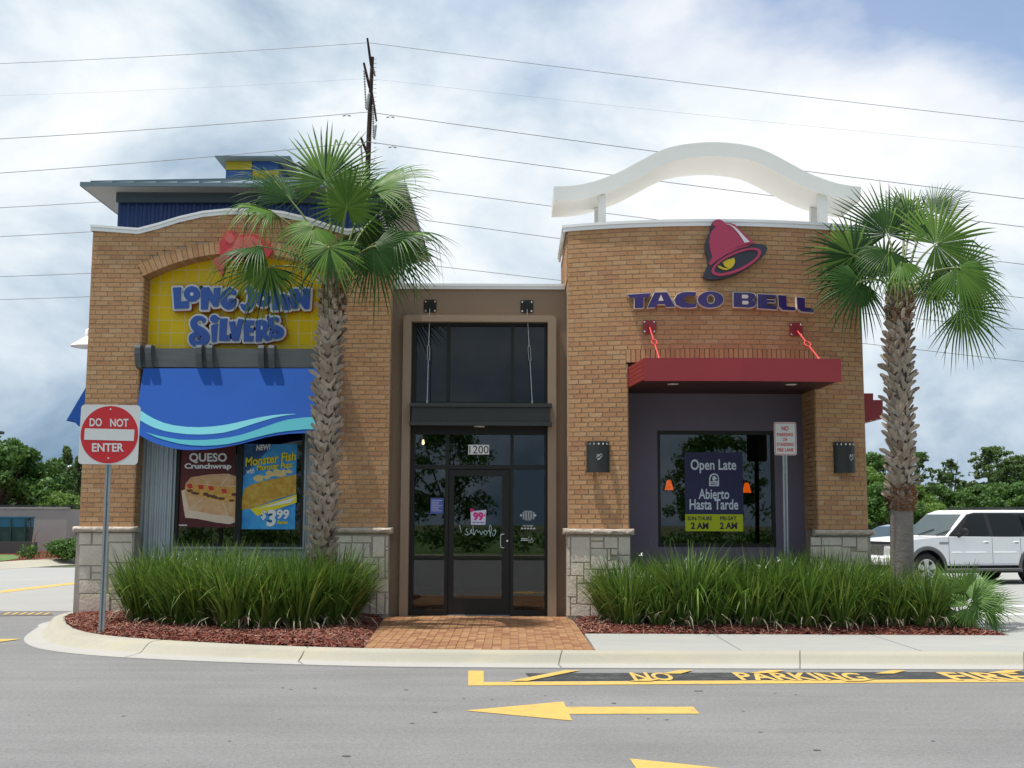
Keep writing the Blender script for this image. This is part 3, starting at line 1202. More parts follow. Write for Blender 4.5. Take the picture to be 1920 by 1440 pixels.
def stone(x0, x1, z0, z1, side):
    g = 0.005
    x0 += g
    x1 -= g
    z0 += g
    z1 -= g
    if x1 - x0 < .02 or z1 - z0 < .02:
        return
    fn = bend if side else (lambda p: p)
    d = -0.055 + rng.uniform(-.006, .004)
    m = MB()
    i = 0.007
    nx, nz = max(1, int((x1 - x0) / .09)), max(1, int((z1 - z0) / .09))
    b = len(m.v)
    for jz in range(nz + 1):
        for jx in range(nx + 1):
            edge = jx in (0, nx) or jz in (0, nz)
            m.v.append((x0 + i + (x1 - x0 - 2 * i) * jx / nx, d + (0.003 if edge else rng.uniform(-.003, .003)), z0 + i + (z1 - z0 - 2 * i) * jz / nz))
    for jz in range(nz):
        for jx in range(nx):
            k = b + jz * (nx + 1) + jx
            m.face((k, k + 1, k + nx + 2, k + nx + 1))
    k = len(m.v)
    m.v += [(x0, -0.03, z0), (x1, -0.03, z0), (x1, -0.03, z1), (x0, -0.03, z1)]
    per = [b, b + nx, b + (nx + 1) * (nz + 1) - 1, b + nz * (nx + 1)]
    edges = [[b + j for j in range(nx + 1)], [b + nx + j * (nx + 1) for j in range(nz + 1)],
             [b + nz * (nx + 1) + nx - j for j in range(nx + 1)], [b + (nz - j) * (nx + 1) for j in range(nz + 1)]]
    for q in range(4):
        m.face(tuple([k + q] + [k + (q + 1) % 4] + edges[q][::-1]))
    m.v = [fn(p) for p in m.v]
    m.build('stone_block', 'stone', cores[(0 if x0 < -4 else 1) if not side else (2 if x0 < 3 else 3)], smooth=30)


def stones(z, rects, side, Y):
    for (a, b, c, d) in rects:
        p0, p1 = z(a, d), z(c, b)
        xa, za = W(*p0, Y)
        xb, zb = W(*p1, Y)
        stone(xa, xb, max(za, 0.12), min(zb, 1.36), side)


zc3 = zoomer(1050, 980, 7.2)
stones(zc3, [(92, 185, 142, 350), (92, 350, 142, 630), (92, 630, 142, 718), (144, 185, 405, 535), (405, 185, 582, 249), (405, 249, 582, 347), (584, 185, 768, 347), (768, 185, 930, 436), (405, 347, 628, 628),
             (628, 347, 673, 504), (673, 347, 768, 436), (628, 504, 768, 628), (768, 436, 930, 628), (144, 535, 320, 716), (320, 535, 405, 628), (320, 628, 502, 810), (502, 628, 740, 810), (740, 628, 930, 810), (92, 718, 228, 1004), (228, 718, 320, 816),
             (228, 816, 524, 1097), (524, 812, 930, 1097), (92, 1004, 144, 1262), (144, 1004, 228, 1097), (144, 1097, 405, 1262), (405, 1097, 704, 1262), (704, 1097, 930, 1262)], 1, -0.24)
zc4 = zoomer(640, 980, 7.58)
stones(zc4, [(-88, 178, 150, 290), (150, 178, 435, 290), (435, 190, 620, 495), (620, 178, 672, 345), (620, 345, 672, 397), (620, 397, 672, 692), (-88, 290, 135, 605), (135, 290, 310, 605), (310, 290, 408, 495), (408, 290, 435, 495),
             (310, 495, 525, 595), (310, 595, 525, 692), (525, 495, 620, 795), (620, 692, 672, 795), (-88, 605, 310, 965), (310, 692, 465, 980), (465, 692, 525, 795), (465, 795, 672, 990), (-88, 965, 155, 1310), (155, 980, 404, 1310), (404, 980, 458, 1085),
             (458, 985, 495, 1085), (404, 1085, 495, 1310), (495, 990, 618, 1310), (618, 990, 672, 1080), (618, 1080, 672, 1310)], 0, -0.05)
zc7 = zoomer(0, 780, 3.132)
stones(zc7, [(459, 678, 539, 758), (539, 678, 632, 758), (632, 678, 782, 742), (459, 758, 632, 880), (632, 742, 782, 862), (459, 880, 534, 963), (534, 880, 632, 922), (534, 922, 632, 963), (632, 862, 706, 930), (706, 862, 782, 985), (459, 963, 632, 1043),
             (632, 930, 706, 1043), (706, 985, 782, 1043), (459, 1043, 614, 1168), (614, 1043, 648, 1168), (648, 1043, 782, 1078), (648, 1078, 782, 1168)], 0, -0.05)
zc5 = zoomer(1050, 640, 3.048)
stones(zc5, [(1408, 1116, 1472, 1168), (1408, 1168, 1472, 1235), (1472, 1116, 1598, 1168), (1472, 1168, 1598, 1258), (1598, 1116, 1688, 1176), (1598, 1176, 1652, 1302), (1688, 1116, 1759, 1202), (1652, 1202, 1759, 1302),
             (1408, 1235, 1472, 1400), (1472, 1258, 1598, 1400), (1598, 1302, 1759, 1400), (1408, 1400, 1530, 1600), (1530, 1400, 1759, 1500), (1530, 1500, 1640, 1600), (1640, 1500, 1759, 1600)], 1, -0.24)

# thick rough cap stones
for a, b, side in ((XL0, OL0, 0), (OL1, XL1, 0), (XR0, OR0, 1), (OR1, XR1, 1)):
    m2 = MB()
    rows = []
    n = max(6, int((b - a + .12) / 0.035))
    for i in range(n + 1):
        x = a - 0.075 + (b - a + 0.15) * i / n
        yy = yarc(min(max(x, XR0), XR1)) if side else 0
        e = 0.6 if i in (0, n) else 1
        j = lambda: rng.uniform(-.007, .007)
        rows.append([(x, yy + 0.11, 1.362), (x, yy - 0.085 * e + j(), 1.362 + j() * .4), (x, yy - 0.105 * e + j(), 1.385 + j()), (x, yy - 0.108 * e + j(), 1.415 + j()),
                     (x, yy - 0.090 * e + j(), 1.440 + j() * .4), (x, yy + 0.02, 1.446), (x, yy + 0.11, 1.446)])
    m2.quadstrip(rows)
    e = len(m2.v) - 7
    m2.face(tuple(range(6, -1, -1)))
    m2.face(tuple(range(e, e + 7)))
    m2.build('stone_cap', 'cap', bld, smooth=50)

# ---- white copings
m2 = MB()
rows = []
for i in range(len(hump)):
    x, z = hump[i]
    x += -0.03 if i == 0 else (0.03 if i == len(hump) - 1 else 0)
    rows.append([(x, 0.36, z - 0.02), (x, 0.36, z + .09), (x, -0.05, z + .09), (x, -0.05, z + .055), (x, -0.035, z + .05), (x, -0.035, z + .0), (x, -0.0, z - 0.0)])
m2.quadstrip(rows)
e = len(m2.v) - 7
m2.face(tuple(range(6, -1, -1)))
m2.face(tuple(range(e, e + 7)))
m2.build('parapet_coping', 'coping', bld, smooth=40, label='white metal coping following the rounded left parapet')
m2 = MB()
rows = []
pth = [(XR0 - 0.02, 1.9), (XR0 - 0.02, yarc(XR0) - .03)]
for i in range(15):
    x = XR0 + (XR1 - XR0) * i / 14
    pth.append((x, yarc(x)))
pth = pth[:1] + [(XR0 - .035, yarc(XR0))] + pth[3:-1] + [(XR1 + .03, yarc(XR1)), (XR1 + .03, 3.0)]
# outline outwards and inwards
outp, inp = [], []
for i, (x, y) in enumerate(pth):
    a = pth[max(0, i - 1)]
    b = pth[min(len(pth) - 1, i + 1)]
    d = Vector((b[0] - a[0], b[1] - a[1])).normalized()
    nrm = Vector((d.y, -d.x))
    k = 1.0
    rows.append([(x - nrm.x * .3, y - nrm.y * .3, 5.88), (x - nrm.x * .3, y - nrm.y * .3, 5.985), (x + nrm.x * .05, y + nrm.y * .05, 5.985), (x + nrm.x * .05, y + nrm.y * .05, 5.945),
                 (x + nrm.x * .035, y + nrm.y * .035, 5.94), (x + nrm.x * .035, y + nrm.y * .035, 5.885), (x, y, 5.885)])
m2.quadstrip(rows)
m2.build('parapet_coping', 'coping', bld, smooth=30, label='white metal coping on the bowed right parapet')

# ---- entrance bay: brown plaster wall, raised surround, glazing
EX0, EX1 = XL1, XR0
SX0, SX1, SZ = -1.652, 0.668, 4.655
GX0, GX1, GZ = -1.530, 0.540, 4.553
YP, YS, YG = 0.20, 0.08, 0.26
m2 = MB()
m2.box(EX0, SX0 + .03, YP, 0.5, IZ, 5.08)
m2.box(SX1 - .03, EX1, YP, 0.5, IZ, 5.08)
m2.box(SX0 + .03, SX1 - .03, YP, 0.5, SZ - .03, 5.08)
m2.build('plaster_wall', 'plaster', bld)
m2 = MB()
r = 0.07
ou = [(SX0, IZ)] + [(SX0 + r - r * math.cos(a), SZ - r + r * math.sin(a)) for a in (0, .4, .8, 1.2, 1.57)] + \
     [(SX1 - r + r * math.sin(a), SZ - r + r * math.cos(a)) for a in (0, .4, .8, 1.2, 1.57)] + [(SX1, IZ)]
m2.prism(ou + [(GX1, IZ), (GX1, GZ), (GX0, GZ), (GX0, IZ)], YS, 0.34)
m2.build('entrance_surround', 'plaster2', bld)
m2 = MB()
m2.box(EX0 + .004, EX1 - .04, YP - 0.05, 0.5, 5.115, 5.155)
m2.box(EX0 + .004, EX1 - .04, YP - 0.035, 0.48, 5.075, 5.115)
m2.build('parapet_coping', 'coping', bld, label='white metal coping over the entrance')

# glazing of the entrance
X = lambda px, Y=YG: W(px, 800, Y)[0]
Zp = lambda py, Y=YG: W(900, py, Y)[1]
cols = [X(772), X(779), X(836), X(842.5), X(957), X(963.5), X(1021), X(1028)]
cols[0], cols[-1] = GX0, GX1
zt0, zt1 = Zp(612), Zp(760)                      # upper lights
zd0, zd1 = Zp(815), Zp(872)                      # transom lights
zs0, zs1 = Zp(880), Zp(1144)                     # side lights
door_x = [X(845), X(853), X(941.7), X(955)]
fr = MB()


def fbox(a, b, c, d, y0=YG - .05, y1=YG + .06):
    fr.box(a, b, y0, y1, c, d)


fbox(cols[0], cols[1], IZ, GZ)
fbox(cols[6], cols[7], IZ, GZ)
fbox(cols[1], cols[6], zt0, GZ)
for a, b in ((cols[2], cols[3]), (cols[4], cols[5])):
    fbox(a, b, IZ, zt0)
for a, b in ((cols[1], cols[2]), (cols[3], cols[4]), (cols[5], cols[6])):
    fbox(a, b, zd0, zt1 + .05)
    fbox(a, b, zs0, zd1)
for a, b in ((cols[1], cols[2]), (cols[5], cols[6])):
    fbox(a, b, IZ, zs1)
fr.build('entrance_frame', 'dark', bld)
for a, b in ((cols[1], cols[2]), (cols[3], cols[4]), (cols[5], cols[6])):
    m2 = MB()
    m2.box(a, b, YG, YG + .012, zt1 + .05, zt0)
    m2.build('pane', 'glass_dark', bld, label='dark upper pane above the entrance')
    m2 = MB()
    m2.box(a, b, YG, YG + .012, zd1, zd0)
    m2.build('pane', 'glass', bld)
for a, b in ((cols[1], cols[2]), (cols[5], cols[6])):
    m2 = MB()
    m2.box(a, b, YG, YG + .012, zs1, zs0)
    m2.build('pane', 'glass', bld)
# door leaf
dz0, dz1 = IZ + .012, zs0 - .006
dgb, dgt = Zp(1122), Zp(893)
m2 = MB()
a, b, c, d = cols[3] + .006, door_x[1], door_x[2], cols[4] - .006
m2.prism([(a, dz0), (d, dz0), (d, dz1), (a, dz1)], YG - .03, YG + .02) if False else None
m2.box(a, b, YG - .03, YG + .02, dz0, dz1)
m2.box(c, d, YG - .03, YG + .02, dz0, dz1)
m2.box(b, c, YG - .03, YG + .02, dz0, dgb)
m2.box(b, c, YG - .03, YG + .02, dgt, dz1)
door = m2.build('door', 'dark', bld)
m2 = MB()
m2.box(b, c, YG - .005, YG + .006, dgb, dgt)
m2.build('door_pane', 'glass', door)
hx, hz0, hz1 = X(950), Zp(1027), Zp(1001)
m2 = MB()
hx0, hx1 = X(939.8), X(949)
m2.tube(smoothpath([(hx1, YG - .03, hz1), (hx1 - .02, YG - .07, hz1), (hx0 + .01, YG - .085, hz1 - .01), (hx0, YG - .085, hz1 - .05), (hx0, YG - .085, hz0 + .05), (hx0 + .01, YG - .085, hz0 + .01), (hx1 - .02, YG - .07, hz0), (hx1, YG - .03, hz0)], 3), .009, 8)
m2.build('handle', 'chrome', door, smooth=60)
m2 = MB()
m2.lathe([(0, -.012), (.014, -.01), (.016, 0), (.016, .01)], (X(952), YG - .035, Zp(1014)), 12, axis='Y')
m2.build('lock', 'chrome', door)
m2 = MB()
m2.box(cols[3], cols[4], YG - .06, YG + .05, IZ, IZ + .012)
m2.build('threshold', 'steel', bld)
# ledge canopy between the two glazed levels
m2 = MB()
lz1, lz0 = W(900, 756, -0.06)[1], W(900, 798, -0.06)[1]
lx0, lx1 = W(768, 760, -0.06)[0], W(1035, 760, -0.06)[0]
m2.box(lx0, lx1, -0.09, YG - .05, lz1 - .055, lz1)
m2.box(lx0 + .03, lx1 - .03, -0.05, YG - .05, lz0 + .055, lz1 - .055)
m2.box(lx0, lx1, -0.09, YG - .05, lz0, lz0 + .055)
ledge = m2.build('entrance_ledge', 'ledge', bld)
m2 = MB()
m2.lathe([(0, 0), (.085, 0), (.085, .012), (0, .012)], ((lx0 + lx1) / 2 - .02, 0.07, lz0 - .011), 20)
M['lampdisc'] = mat('lamp_disc', (0.8, 0.78, 0.72), 0.4)
m2.build('downlight', 'lampdisc', ledge)

# ---- interiors, dark
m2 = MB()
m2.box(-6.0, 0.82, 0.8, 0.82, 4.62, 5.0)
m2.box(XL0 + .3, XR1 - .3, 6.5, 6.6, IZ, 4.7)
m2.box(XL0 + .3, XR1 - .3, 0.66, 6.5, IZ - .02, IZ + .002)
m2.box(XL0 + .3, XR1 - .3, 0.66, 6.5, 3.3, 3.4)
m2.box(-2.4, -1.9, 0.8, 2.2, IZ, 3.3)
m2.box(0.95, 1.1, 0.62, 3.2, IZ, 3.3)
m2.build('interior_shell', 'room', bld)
m2 = MB()
for (x, y, w, h) in ((-4.9, 2.6, .5, .75), (-3.6, 3.2, .5, .75), (2.6, 2.2, .45, .75), (3.6, 3.1, .45, .75), (-0.9, 4.0, .6, 1.1), (-0.1, 3.2, .35, .75)):
    m2.box(x - w, x + w, y - w, y + w, IZ + h - .04, IZ + h)
    m2.box(x - .05, x + .05, y - .05, y + .05, IZ, IZ + h - .04)
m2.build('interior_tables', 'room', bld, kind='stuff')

# ---- left bay recess: tiled panel, timber, corrugated wall, window
YB = 0.30
m2 = MB()
m2.box(OL0, OL1, YB + .008, YB + .1, 3.6, 5.75)
tiles = m2.build('tiled_panel', 'grout', bld)
TS = 0.196
tx0, _ = W(299, 560, YB)
_, tz0 = W(400, 553.4, YB)
m2 = MB()
m2.box(-TS / 2 + .006, TS / 2 - .006, 0, .016, -TS / 2 + .006, TS / 2 - .006)
t_ = m2.build('tile_shape', 'tile')
tme = t_.data
bpy.data.objects.remove(t_)
for i in range(-2, 16):
    for j in range(-9, 3):
        cx, cz = tx0 + (i + .5) * TS, tz0 + (j + .5) * TS
        if OL0 - .05 < cx < OL1 + .05 and cz > 4.0 and cz - .1 < ACZ + math.sqrt(max(0, AR * AR - (cx - ACX) ** 2)):
            a, b = max(cx - TS / 2, OL0 + .013), min(cx + TS / 2, OL1 - .013)
            if b - a < .02:
                continue
            o = link('tile', tme, tiles, loc=((a + b) / 2, YB + .004, cz))
            o.scale = ((b - a) / TS, 1, 1)
# grey timber beam with bracket pairs
bz0, bz1 = 3.815, 4.10
m2 = MB()
m2.box(OL0 + .002, OL1 - .002, -0.09, 0.27, bz0, bz1)
m2.build('timber_beam', 'beam', bld)
for pxs in ((252, 270), (272.5, 284), (367, 380), (387, 398), (483.5, 497), (503, 514), (600, 614), (621, 634)):
    xa, _ = W(pxs[0], 660, -0.22)
    xa += 0.0
    wdt = 0.085
    m2 = MB()
    pr = [(-0.02, bz1 + .035), (-0.215, bz1 + .035), (-0.235, bz1 - .01), (-0.23, bz1 - .10), (-0.20, bz1 - .19), (-0.14, bz0 - .01), (-0.02, bz0 - .03)]
    b = len(m2.v)
    n = len(pr)
    m2.v += [(xa, y, z) for y, z in pr] + [(xa + wdt, y, z) for y, z in pr]
    m2.face(tuple(range(n)))
    m2.face(tuple(range(2 * n - 1, n - 1, -1)))
    for i in range(n):
        m2.face((i, (i + 1) % n, n + (i + 1) % n, n + i))
    m2.build('bracket', 'beam', bld)
# corrugated metal
m2 = MB()
wx0, wz0 = W(322, 1029, YB)
wx1, _ = W(571, 1029, YB)
wz1 = W(500, 800, YB)[1]


def corr(mb, x0, x1, z0, z1, y, pitch=0.076, amp=0.012, m=0):
    n = int((x1 - x0) / pitch * 8)
    pts = []
    for i in range(n + 1):
        x = x0 + (x1 - x0) * i / n
        pts.append((x, y - amp * math.tanh(2.2 * math.sin(2 * math.pi * (x) / pitch)) ))
    mb.quadstrip([[(x, yy, z0) for x, yy in pts], [(x, yy, z1) for x, yy in pts]], m)


corr(m2, OL0 + .002, wx0, IZ, 3.8, YB + .015)
corr(m2, wx1, OL1 - .002, IZ, 3.8, YB + .015)
corr(m2, wx0, wx1, IZ, wz0, YB + .015)
corr(m2, wx0, wx1, wz1, 3.8, YB + .015)
m2.build('corrugated_wall', 'corr', bld, recalc=False, smooth=40)
# window
m2 = MB()
t = 0.035
m2.box(wx0, wx1, YB - .035, YB + .05, wz0, wz0 + t)
m2.box(wx0, wx0 + t * .8, YB - .035, YB + .05, wz0 + t, wz1)
m2.box(wx1 - t * .8, wx1, YB - .035, YB + .05, wz0 + t, wz1)
win = m2.build('window', 'steel', bld)
m2 = MB()
mx0, mx1 = W(442, 950, YB)[0], W(453, 950, YB)[0]
f2 = 0.05
a, b = wx0 + t * .8, wx1 - t * .8
m2.box(a, b, YB - .02, YB + .06, wz0 + t, wz0 + t + f2)
m2.box(a, a + f2, YB - .02, YB + .06, wz0 + t + f2, wz1)
m2.box(b - f2, b, YB - .02, YB + .06, wz0 + t + f2, wz1)
m2.box(mx0, mx1, YB - .02, YB + .06, wz0 + t + f2, wz1)
m2.build('window_frame', 'dark', win)
for p, q in ((a + f2, mx0), (mx1, b - f2)):
    m2 = MB()
    m2.box(p, q, YB + .01, YB + .022, wz0 + t + f2, wz1)
    m2.build('pane', 'glass', win)
m2 = MB()
m2.box(wx0, wx1, YB - .02, YB + .1, wz1, wz1 + .1)
m2.build('window_head', 'dark', win)

# ---- right bay recess: purple plaster wall with window
YW = 0.36
wa, wb = W(1233, 900, YW)[0], W(1453, 900, YW)[0]
va, vb = W(1340, 1026, YW)[1], W(1340, 807.5, YW)[1]
m2 = MB()
m2.prism([(OR0, IZ), (wa, IZ), (wa, vb), (wb, vb), (wb, IZ), (OR1, IZ), (OR1, 4.0), (OR0, 4.0)], YW, YW + .18)
m2.box(wa, wb, YW, YW + .18, IZ, va)
m2.build('purple_wall', 'purple', bld)
m2 = MB()
f2 = 0.058
m2.box(wa, wb, YW + .02, YW + .1, va, va + f2)
m2.box(wa, wb, YW + .02, YW + .1, vb - f2, vb)
m2.box(wa, wa + f2 * .8, YW + .02, YW + .1, va + f2, vb - f2)
m2.box(wb - f2 * .8, wb, YW + .02, YW + .1, va + f2, vb - f2)
win2 = m2.build('window', 'dark', bld)
m2 = MB()
m2.box(wa + f2 * .8, wb - f2 * .8, YW + .05, YW + .062, va + f2, vb - f2)
m2.build('pane', 'glass', win2)

# ---- curved roof arch
A = zoomer(1000, 240, 3)
top = [(115, 330), (180, 329), (250, 322), (330, 305), (400, 282), (480, 250), (560, 208), (640, 165), (740, 118), (850, 92), (960, 81), (1012, 80)]
topm = [(x, y) for x, y in top]
full_ = topm + [(2024 - x, y) for x, y in reversed(topm[:-1])]
P = [WP(*A(x, y + 0.002 * (x - 1012)), 0.25) for x, y in full_ if x < 1860]
P = [Vector(p) for p in smoothpath([tuple(p) for p in P], 3)]
rows = []
th = 0.225
for i, p in enumerate(P):
    a = P[max(0, i - 1)]
    b = P[min(len(P) - 1, i + 1)]
    d = (b - a).normalized()
    n_ = Vector((d.z, 0, -d.x))
    if n_.z > 0:
        n_ = -n_
    q = p + n_ * th
    rows.append([p, q, q + Vector((0, 1.0, 0)), p + Vector((0, 1.0, 0))])
m2 = MB()
m2.quadstrip(rows, close=True)
m2.face((0, 1, 2, 3))
e = len(m2.v) - 4
m2.face((e + 3, e + 2, e + 1, e))
arch = m2.build('roof_arch', 'arch', bld, smooth=35)
for (pa, pb, Y, top_) in ((1122, 1136, .32, 6.85), (1115, 1124, 1.0, 6.85), (1535, 1552, .32, 6.85), (1520, 1533, 1.0, 6.85)):
    xa, xb = W(pa, 400, Y)[0], W(pb, 400, Y)[0]
    m2 = MB()
    cx = (xa + xb) / 2
    zt = min((abs(p.x - cx), p.z) for p in P)[1] - th - .01
    m2.box(xa, xb, Y, Y + .1, 5.3, zt)
    m2.box(xa - .02, xb + .02, Y - .02, Y + .12, 5.3, 6.0)
    m2.build('arch_post', 'arch', arch)
m2 = MB()
m2.box(XR0 + .3, XR1 - .3, 0.62, 6.0, 5.2, 5.45)
M['membrane'] = mat('roof_membrane', (.78, .78, .76), .8)
m2.build('flat_roof', 'membrane', bld)

M['slatestrip'] = mat('slate_strip', (0.05, 0.075, 0.095), .6)
# ---- blue clerestory with overhanging metal roof and cupola
ex0, ez1 = W(150, 341, 1.5)
ex1, _ = W(762, 345, 1.5)
ez0 = ez1 - .07
cx0 = W(221, 400, 1.95)[0]
cx1 = ex1 - (cx0 - ex0)
m2 = MB()
corr(m2, cx0, cx1, 5.6, ez0, 1.95, pitch=0.14, amp=.014)
m3 = MB()
m3.box(cx0 - .01, cx1 + .01, 1.86, 1.925, ez0 - .17, ez0 - .002)  # dark slate strip along the top of the clerestory front
m3.build('dark_strip', 'slatestrip', bld)
m3 = MB()
m3.box(cx0, cx1, 1.985, 6.6, 5.4, ez0 - .003)
m3.build('clerestory_core', 'soffit', bld)
cler = m2.build('clerestory_wall', 'bluem', bld, recalc=False)
m2 = MB()
m2.box(ex0, ex1, 1.5, 1.53, ez0, ez1)
m2.box(ex0, ex0 + .03, 1.53, 7.1, ez0, ez1)
m2.box(ex1 - .03, ex1, 1.53, 7.1, ez0, ez1)
m2.box(ex0, ex1, 7.1, 7.13, ez0, ez1)
m2.build('fascia', 'roofm', bld)
m2 = MB()
m2.box(ex0 + .03, ex1 - .03, 1.53, 7.1, ez0, ez0 + .03)
m2.build('soffit', 'soffit', bld)
ccx, cz0 = W(473, 336.5, 4.0)
hw = W(523, 336, 4.0)[0] - ccx
top4 = [(ccx - hw, 4.0), (ccx + hw, 4.0), (ccx + hw, 4.0 + 2 * hw), (ccx - hw, 4.0 + 2 * hw)]
eave4 = [(ex0, 1.5), (ex1, 1.5), (ex1, 7.13), (ex0, 7.13)]
m2 = MB()
m2.v = [(x, y, ez1) for x, y in eave4] + [(x, y, cz0 + .0) for x, y in top4]
for i in range(4):
    j = (i + 1) % 4
    m2.face((i, j, 4 + j, 4 + i))
roof = m2.build('roof', 'roofm', bld, recalc=False)
m2 = MB()
for i in range(15):                                # standing seams
    f = (i + .5) / 15
    p = Vector((ex0 + (ex1 - ex0) * f, 1.5, ez1 + .01))
    q = Vector((ccx - hw + 2 * hw * f, 4.0, cz0 + .01))
    m2.tube([p, q], .016, 4)
m2.build('standing_seam', 'roofm', roof, kind='stuff')
cz1 = W(473, 303, 4.0)[1]
m2 = MB()
m2.box(ccx - hw, ccx + hw, 4.0, 4 + 2 * hw, cz0 - .15, cz1)
cup = m2.build('cupola', 'bluem', bld)
cm_ = (cz0 + cz1) / 2
M['cy'] = mat('panel_yellow', (0.62, 0.45, 0.01), 0.4)
M['cb'] = mat('panel_blue', (0.03, 0.11, 0.36), 0.4)
for i in range(2):
    for j in range(2):
        m2 = MB()
        a = ccx - hw + i * hw
        z_ = (cz0, cm_) if j == 0 else (cm_, cz1)
        m2.box(a + .008, a + hw - .008, 3.975, 3.998, z_[0] + .006, z_[1] - .006)
        m2.build('panel', 'cy' if (i + j) % 2 else 'cb', cup)
rz0 = W(473, 292, 3.75)[1]
ra, rb = W(403, 292, 3.75)[0], W(544, 292, 3.75)[0]
m2 = MB()
m2.v = [(ra, 3.75, rz0 - .03), (rb, 3.75, rz0 - .03), (rb, 4.25 + 2 * hw, rz0 - .03), (ra, 4.25 + 2 * hw, rz0 - .03),
        (ra, 3.75, rz0), (rb, 3.75, rz0), (rb, 4.25 + 2 * hw, rz0), (ra, 4.25 + 2 * hw, rz0), (ccx, 4 + hw, rz0 + .22),
        (ccx - hw, 4.0, cz1), (ccx + hw, 4.0, cz1), (ccx + hw, 4 + 2 * hw, cz1), (ccx - hw, 4 + 2 * hw, cz1)]
for i in range(4):
    j = (i + 1) % 4
    m2.face((i, j, 4 + j, 4 + i), 1)
    m2.face((4 + i, 4 + j, 8), 1)
    m2.face((i, 9 + i, 9 + j, j), 0)
m2.build('cupola_roof', ['soffit', 'roofm'], cup, recalc=False)
# ================================================================== SIGNS AND FIXTURES
eps_count = [0]


def shape_on(mb, z, pts, y0, y1, m=0, side=None, Y=0.0, curved=False):
    P = []
    for p in pts:
        x, zz = W(*z(*p), Y)
        P.append((x, zz))
    if curved:
        mb.prism(P, y0, y1, m, 0, side, fn=bend)
    else:
        mb.prism(P, y0, y1, m, 0, side)


def stroke_pts(path, widths):
    """outline polygon of a stroke with round ends, all in zoom pixels"""
    p = [Vector((x, y)) for x, y in path]
    n = len(p)
    L, Rr = [], []
    for i in range(n):
        a, b = p[max(0, i - 1)], p[min(n - 1, i + 1)]
        d = (b - a).normalized()
        nr = Vector((-d.y, d.x))
        w = widths[i] / 2
        L.append(p[i] + nr * w)
        Rr.append(p[i] - nr * w)
    d0 = (p[0] - p[1]).normalized()
    dn = (p[-1] - p[-2]).normalized()
    def cap(c, d, w):
        nr = Vector((-d.y, d.x))
        return [c + (nr * math.cos(a) + d * math.sin(a)) * w for a in (0.5, 1.0, 1.57, 2.1, 2.65)]
    e = cap(p[-1], dn, widths[-1] / 2)
    s = cap(p[0], d0, widths[0] / 2)
    return L, Rr, e, s


def add_stroke(mb, z, path, widths, y0, y1, m=0, side=None, Y=0.0, grow=0.0, curved=False):
    P = smoothpath([(x, y, 0) for x, y in path], 4)
    k = (len(P) - 1) / (len(path) - 1)
    ws = []
    for i in range(len(P)):
        f = i / k
        a = min(int(f), len(widths) - 2)
        ws.append(widths[a] + (widths[a + 1] - widths[a]) * (f - a) + 2 * grow)
    path2 = [(q[0], q[1]) for q in P]
    L, Rr, e, s = stroke_pts(path2, ws)
    # quads along, so that tight curls stay sound
    for i in range(len(L) - 1):
        e_ = 0.0002 * (i % 3)
        shape_on(mb, z, [L[i], L[i + 1], Rr[i + 1], Rr[i]], y0 - e_, y1, m, side, Y, curved)
    shape_on(mb, z, [L[-1]] + e + [Rr[-1]], y0 - .0001, y1, m, side, Y, curved)
    shape_on(mb, z, [Rr[0]] + s + [L[0]], y0 - .0001, y1, m, side, Y, curved)


def grow_poly(mb, z, pts, g, y0, y1, m, Y, side=None):
    """the polygon and a fat line round it"""
    shape_on(mb, z, pts, y0, y1, m, side, Y)
    n = len(pts)
    for i in range(n):
        eps_count[0] += 1
        e_ = 0.0003 + 0.00012 * (eps_count[0] % 9)
        a, b = Vector(pts[i]), Vector(pts[(i + 1) % n])
        d = (b - a)
        if d.length < 1:
            continue
        d.normalize()
        nr = Vector((-d.y, d.x)) * g
        out = [a + nr, a - nr]
        arc = [b - nr * math.cos(t) + d * g * math.sin(t) for t in (0, .6, 1.2, 1.57, 2.0, 2.6, 3.1416)]
        arc0 = [a + nr * math.cos(t) - d * g * math.sin(t) for t in (0, .6, 1.2, 1.57, 2.0, 2.6, 3.1416)]
        shape_on(mb, z, [tuple(q) for q in arc0 + arc], y0 - e_, y1, m, side, Y)


# ---- blue lettered sign over the left opening
Z1 = zoomer(310, 520, 1920 / 290)
SY = 0.14
ljs = empty('restaurant_sign', (-4.2, YB, 4.2), 'blue and white lettered sign LONG JOHN SILVER\'S on the yellow tiled panel', 'sign')
polys = {
    'L': [(92, 128), (192, 122), (185, 298), (290, 293), (288, 380), (112, 388)],
    'O': ell(328, 203, 100, 95),
    'N': [(440, 125), (540, 122), (600, 235), (597, 128), (682, 124), (655, 358), (595, 362), (535, 262), (522, 396), (440, 396)],
    'O2': ell(1210, 262, 96, 100),
    'H': [(1310, 105), (1395, 112), (1400, 232), (1450, 200), (1535, 225), (1545, 400), (1470, 405), (1445, 315), (1420, 318), (1415, 400), (1325, 405)],
    'N2': [(1545, 145), (1640, 140), (1705, 250), (1705, 140), (1800, 140), (1785, 388), (1720, 390), (1655, 285), (1640, 385), (1560, 385)],
    'dot': ell(605, 513, 52, 50, 18),
    'I': [(565, 598), (648, 570), (630, 795), (578, 802)],
    'L2': [(675, 512), (768, 510), (750, 715), (805, 720), (798, 785), (665, 785)],
    'V': [(788, 552), (862, 543), (878, 640), (905, 515), (965, 522), (905, 785), (830, 785)],
    'E': [(970, 530), (1105, 535), (1100, 590), (1042, 590), (1042, 628), (1095, 632), (1090, 682), (1035, 682), (1032, 725), (1092, 725), (1088, 792), (972, 792)],
    'R': [(1120, 540), (1180, 525), (1240, 535), (1280, 590), (1275, 650), (1240, 690), (1322, 768), (1245, 787), (1192, 730), (1190, 790), (1122, 798)],
    'A': [(1255, 482), (1285, 474), (1278, 515), (1262, 527)],
}
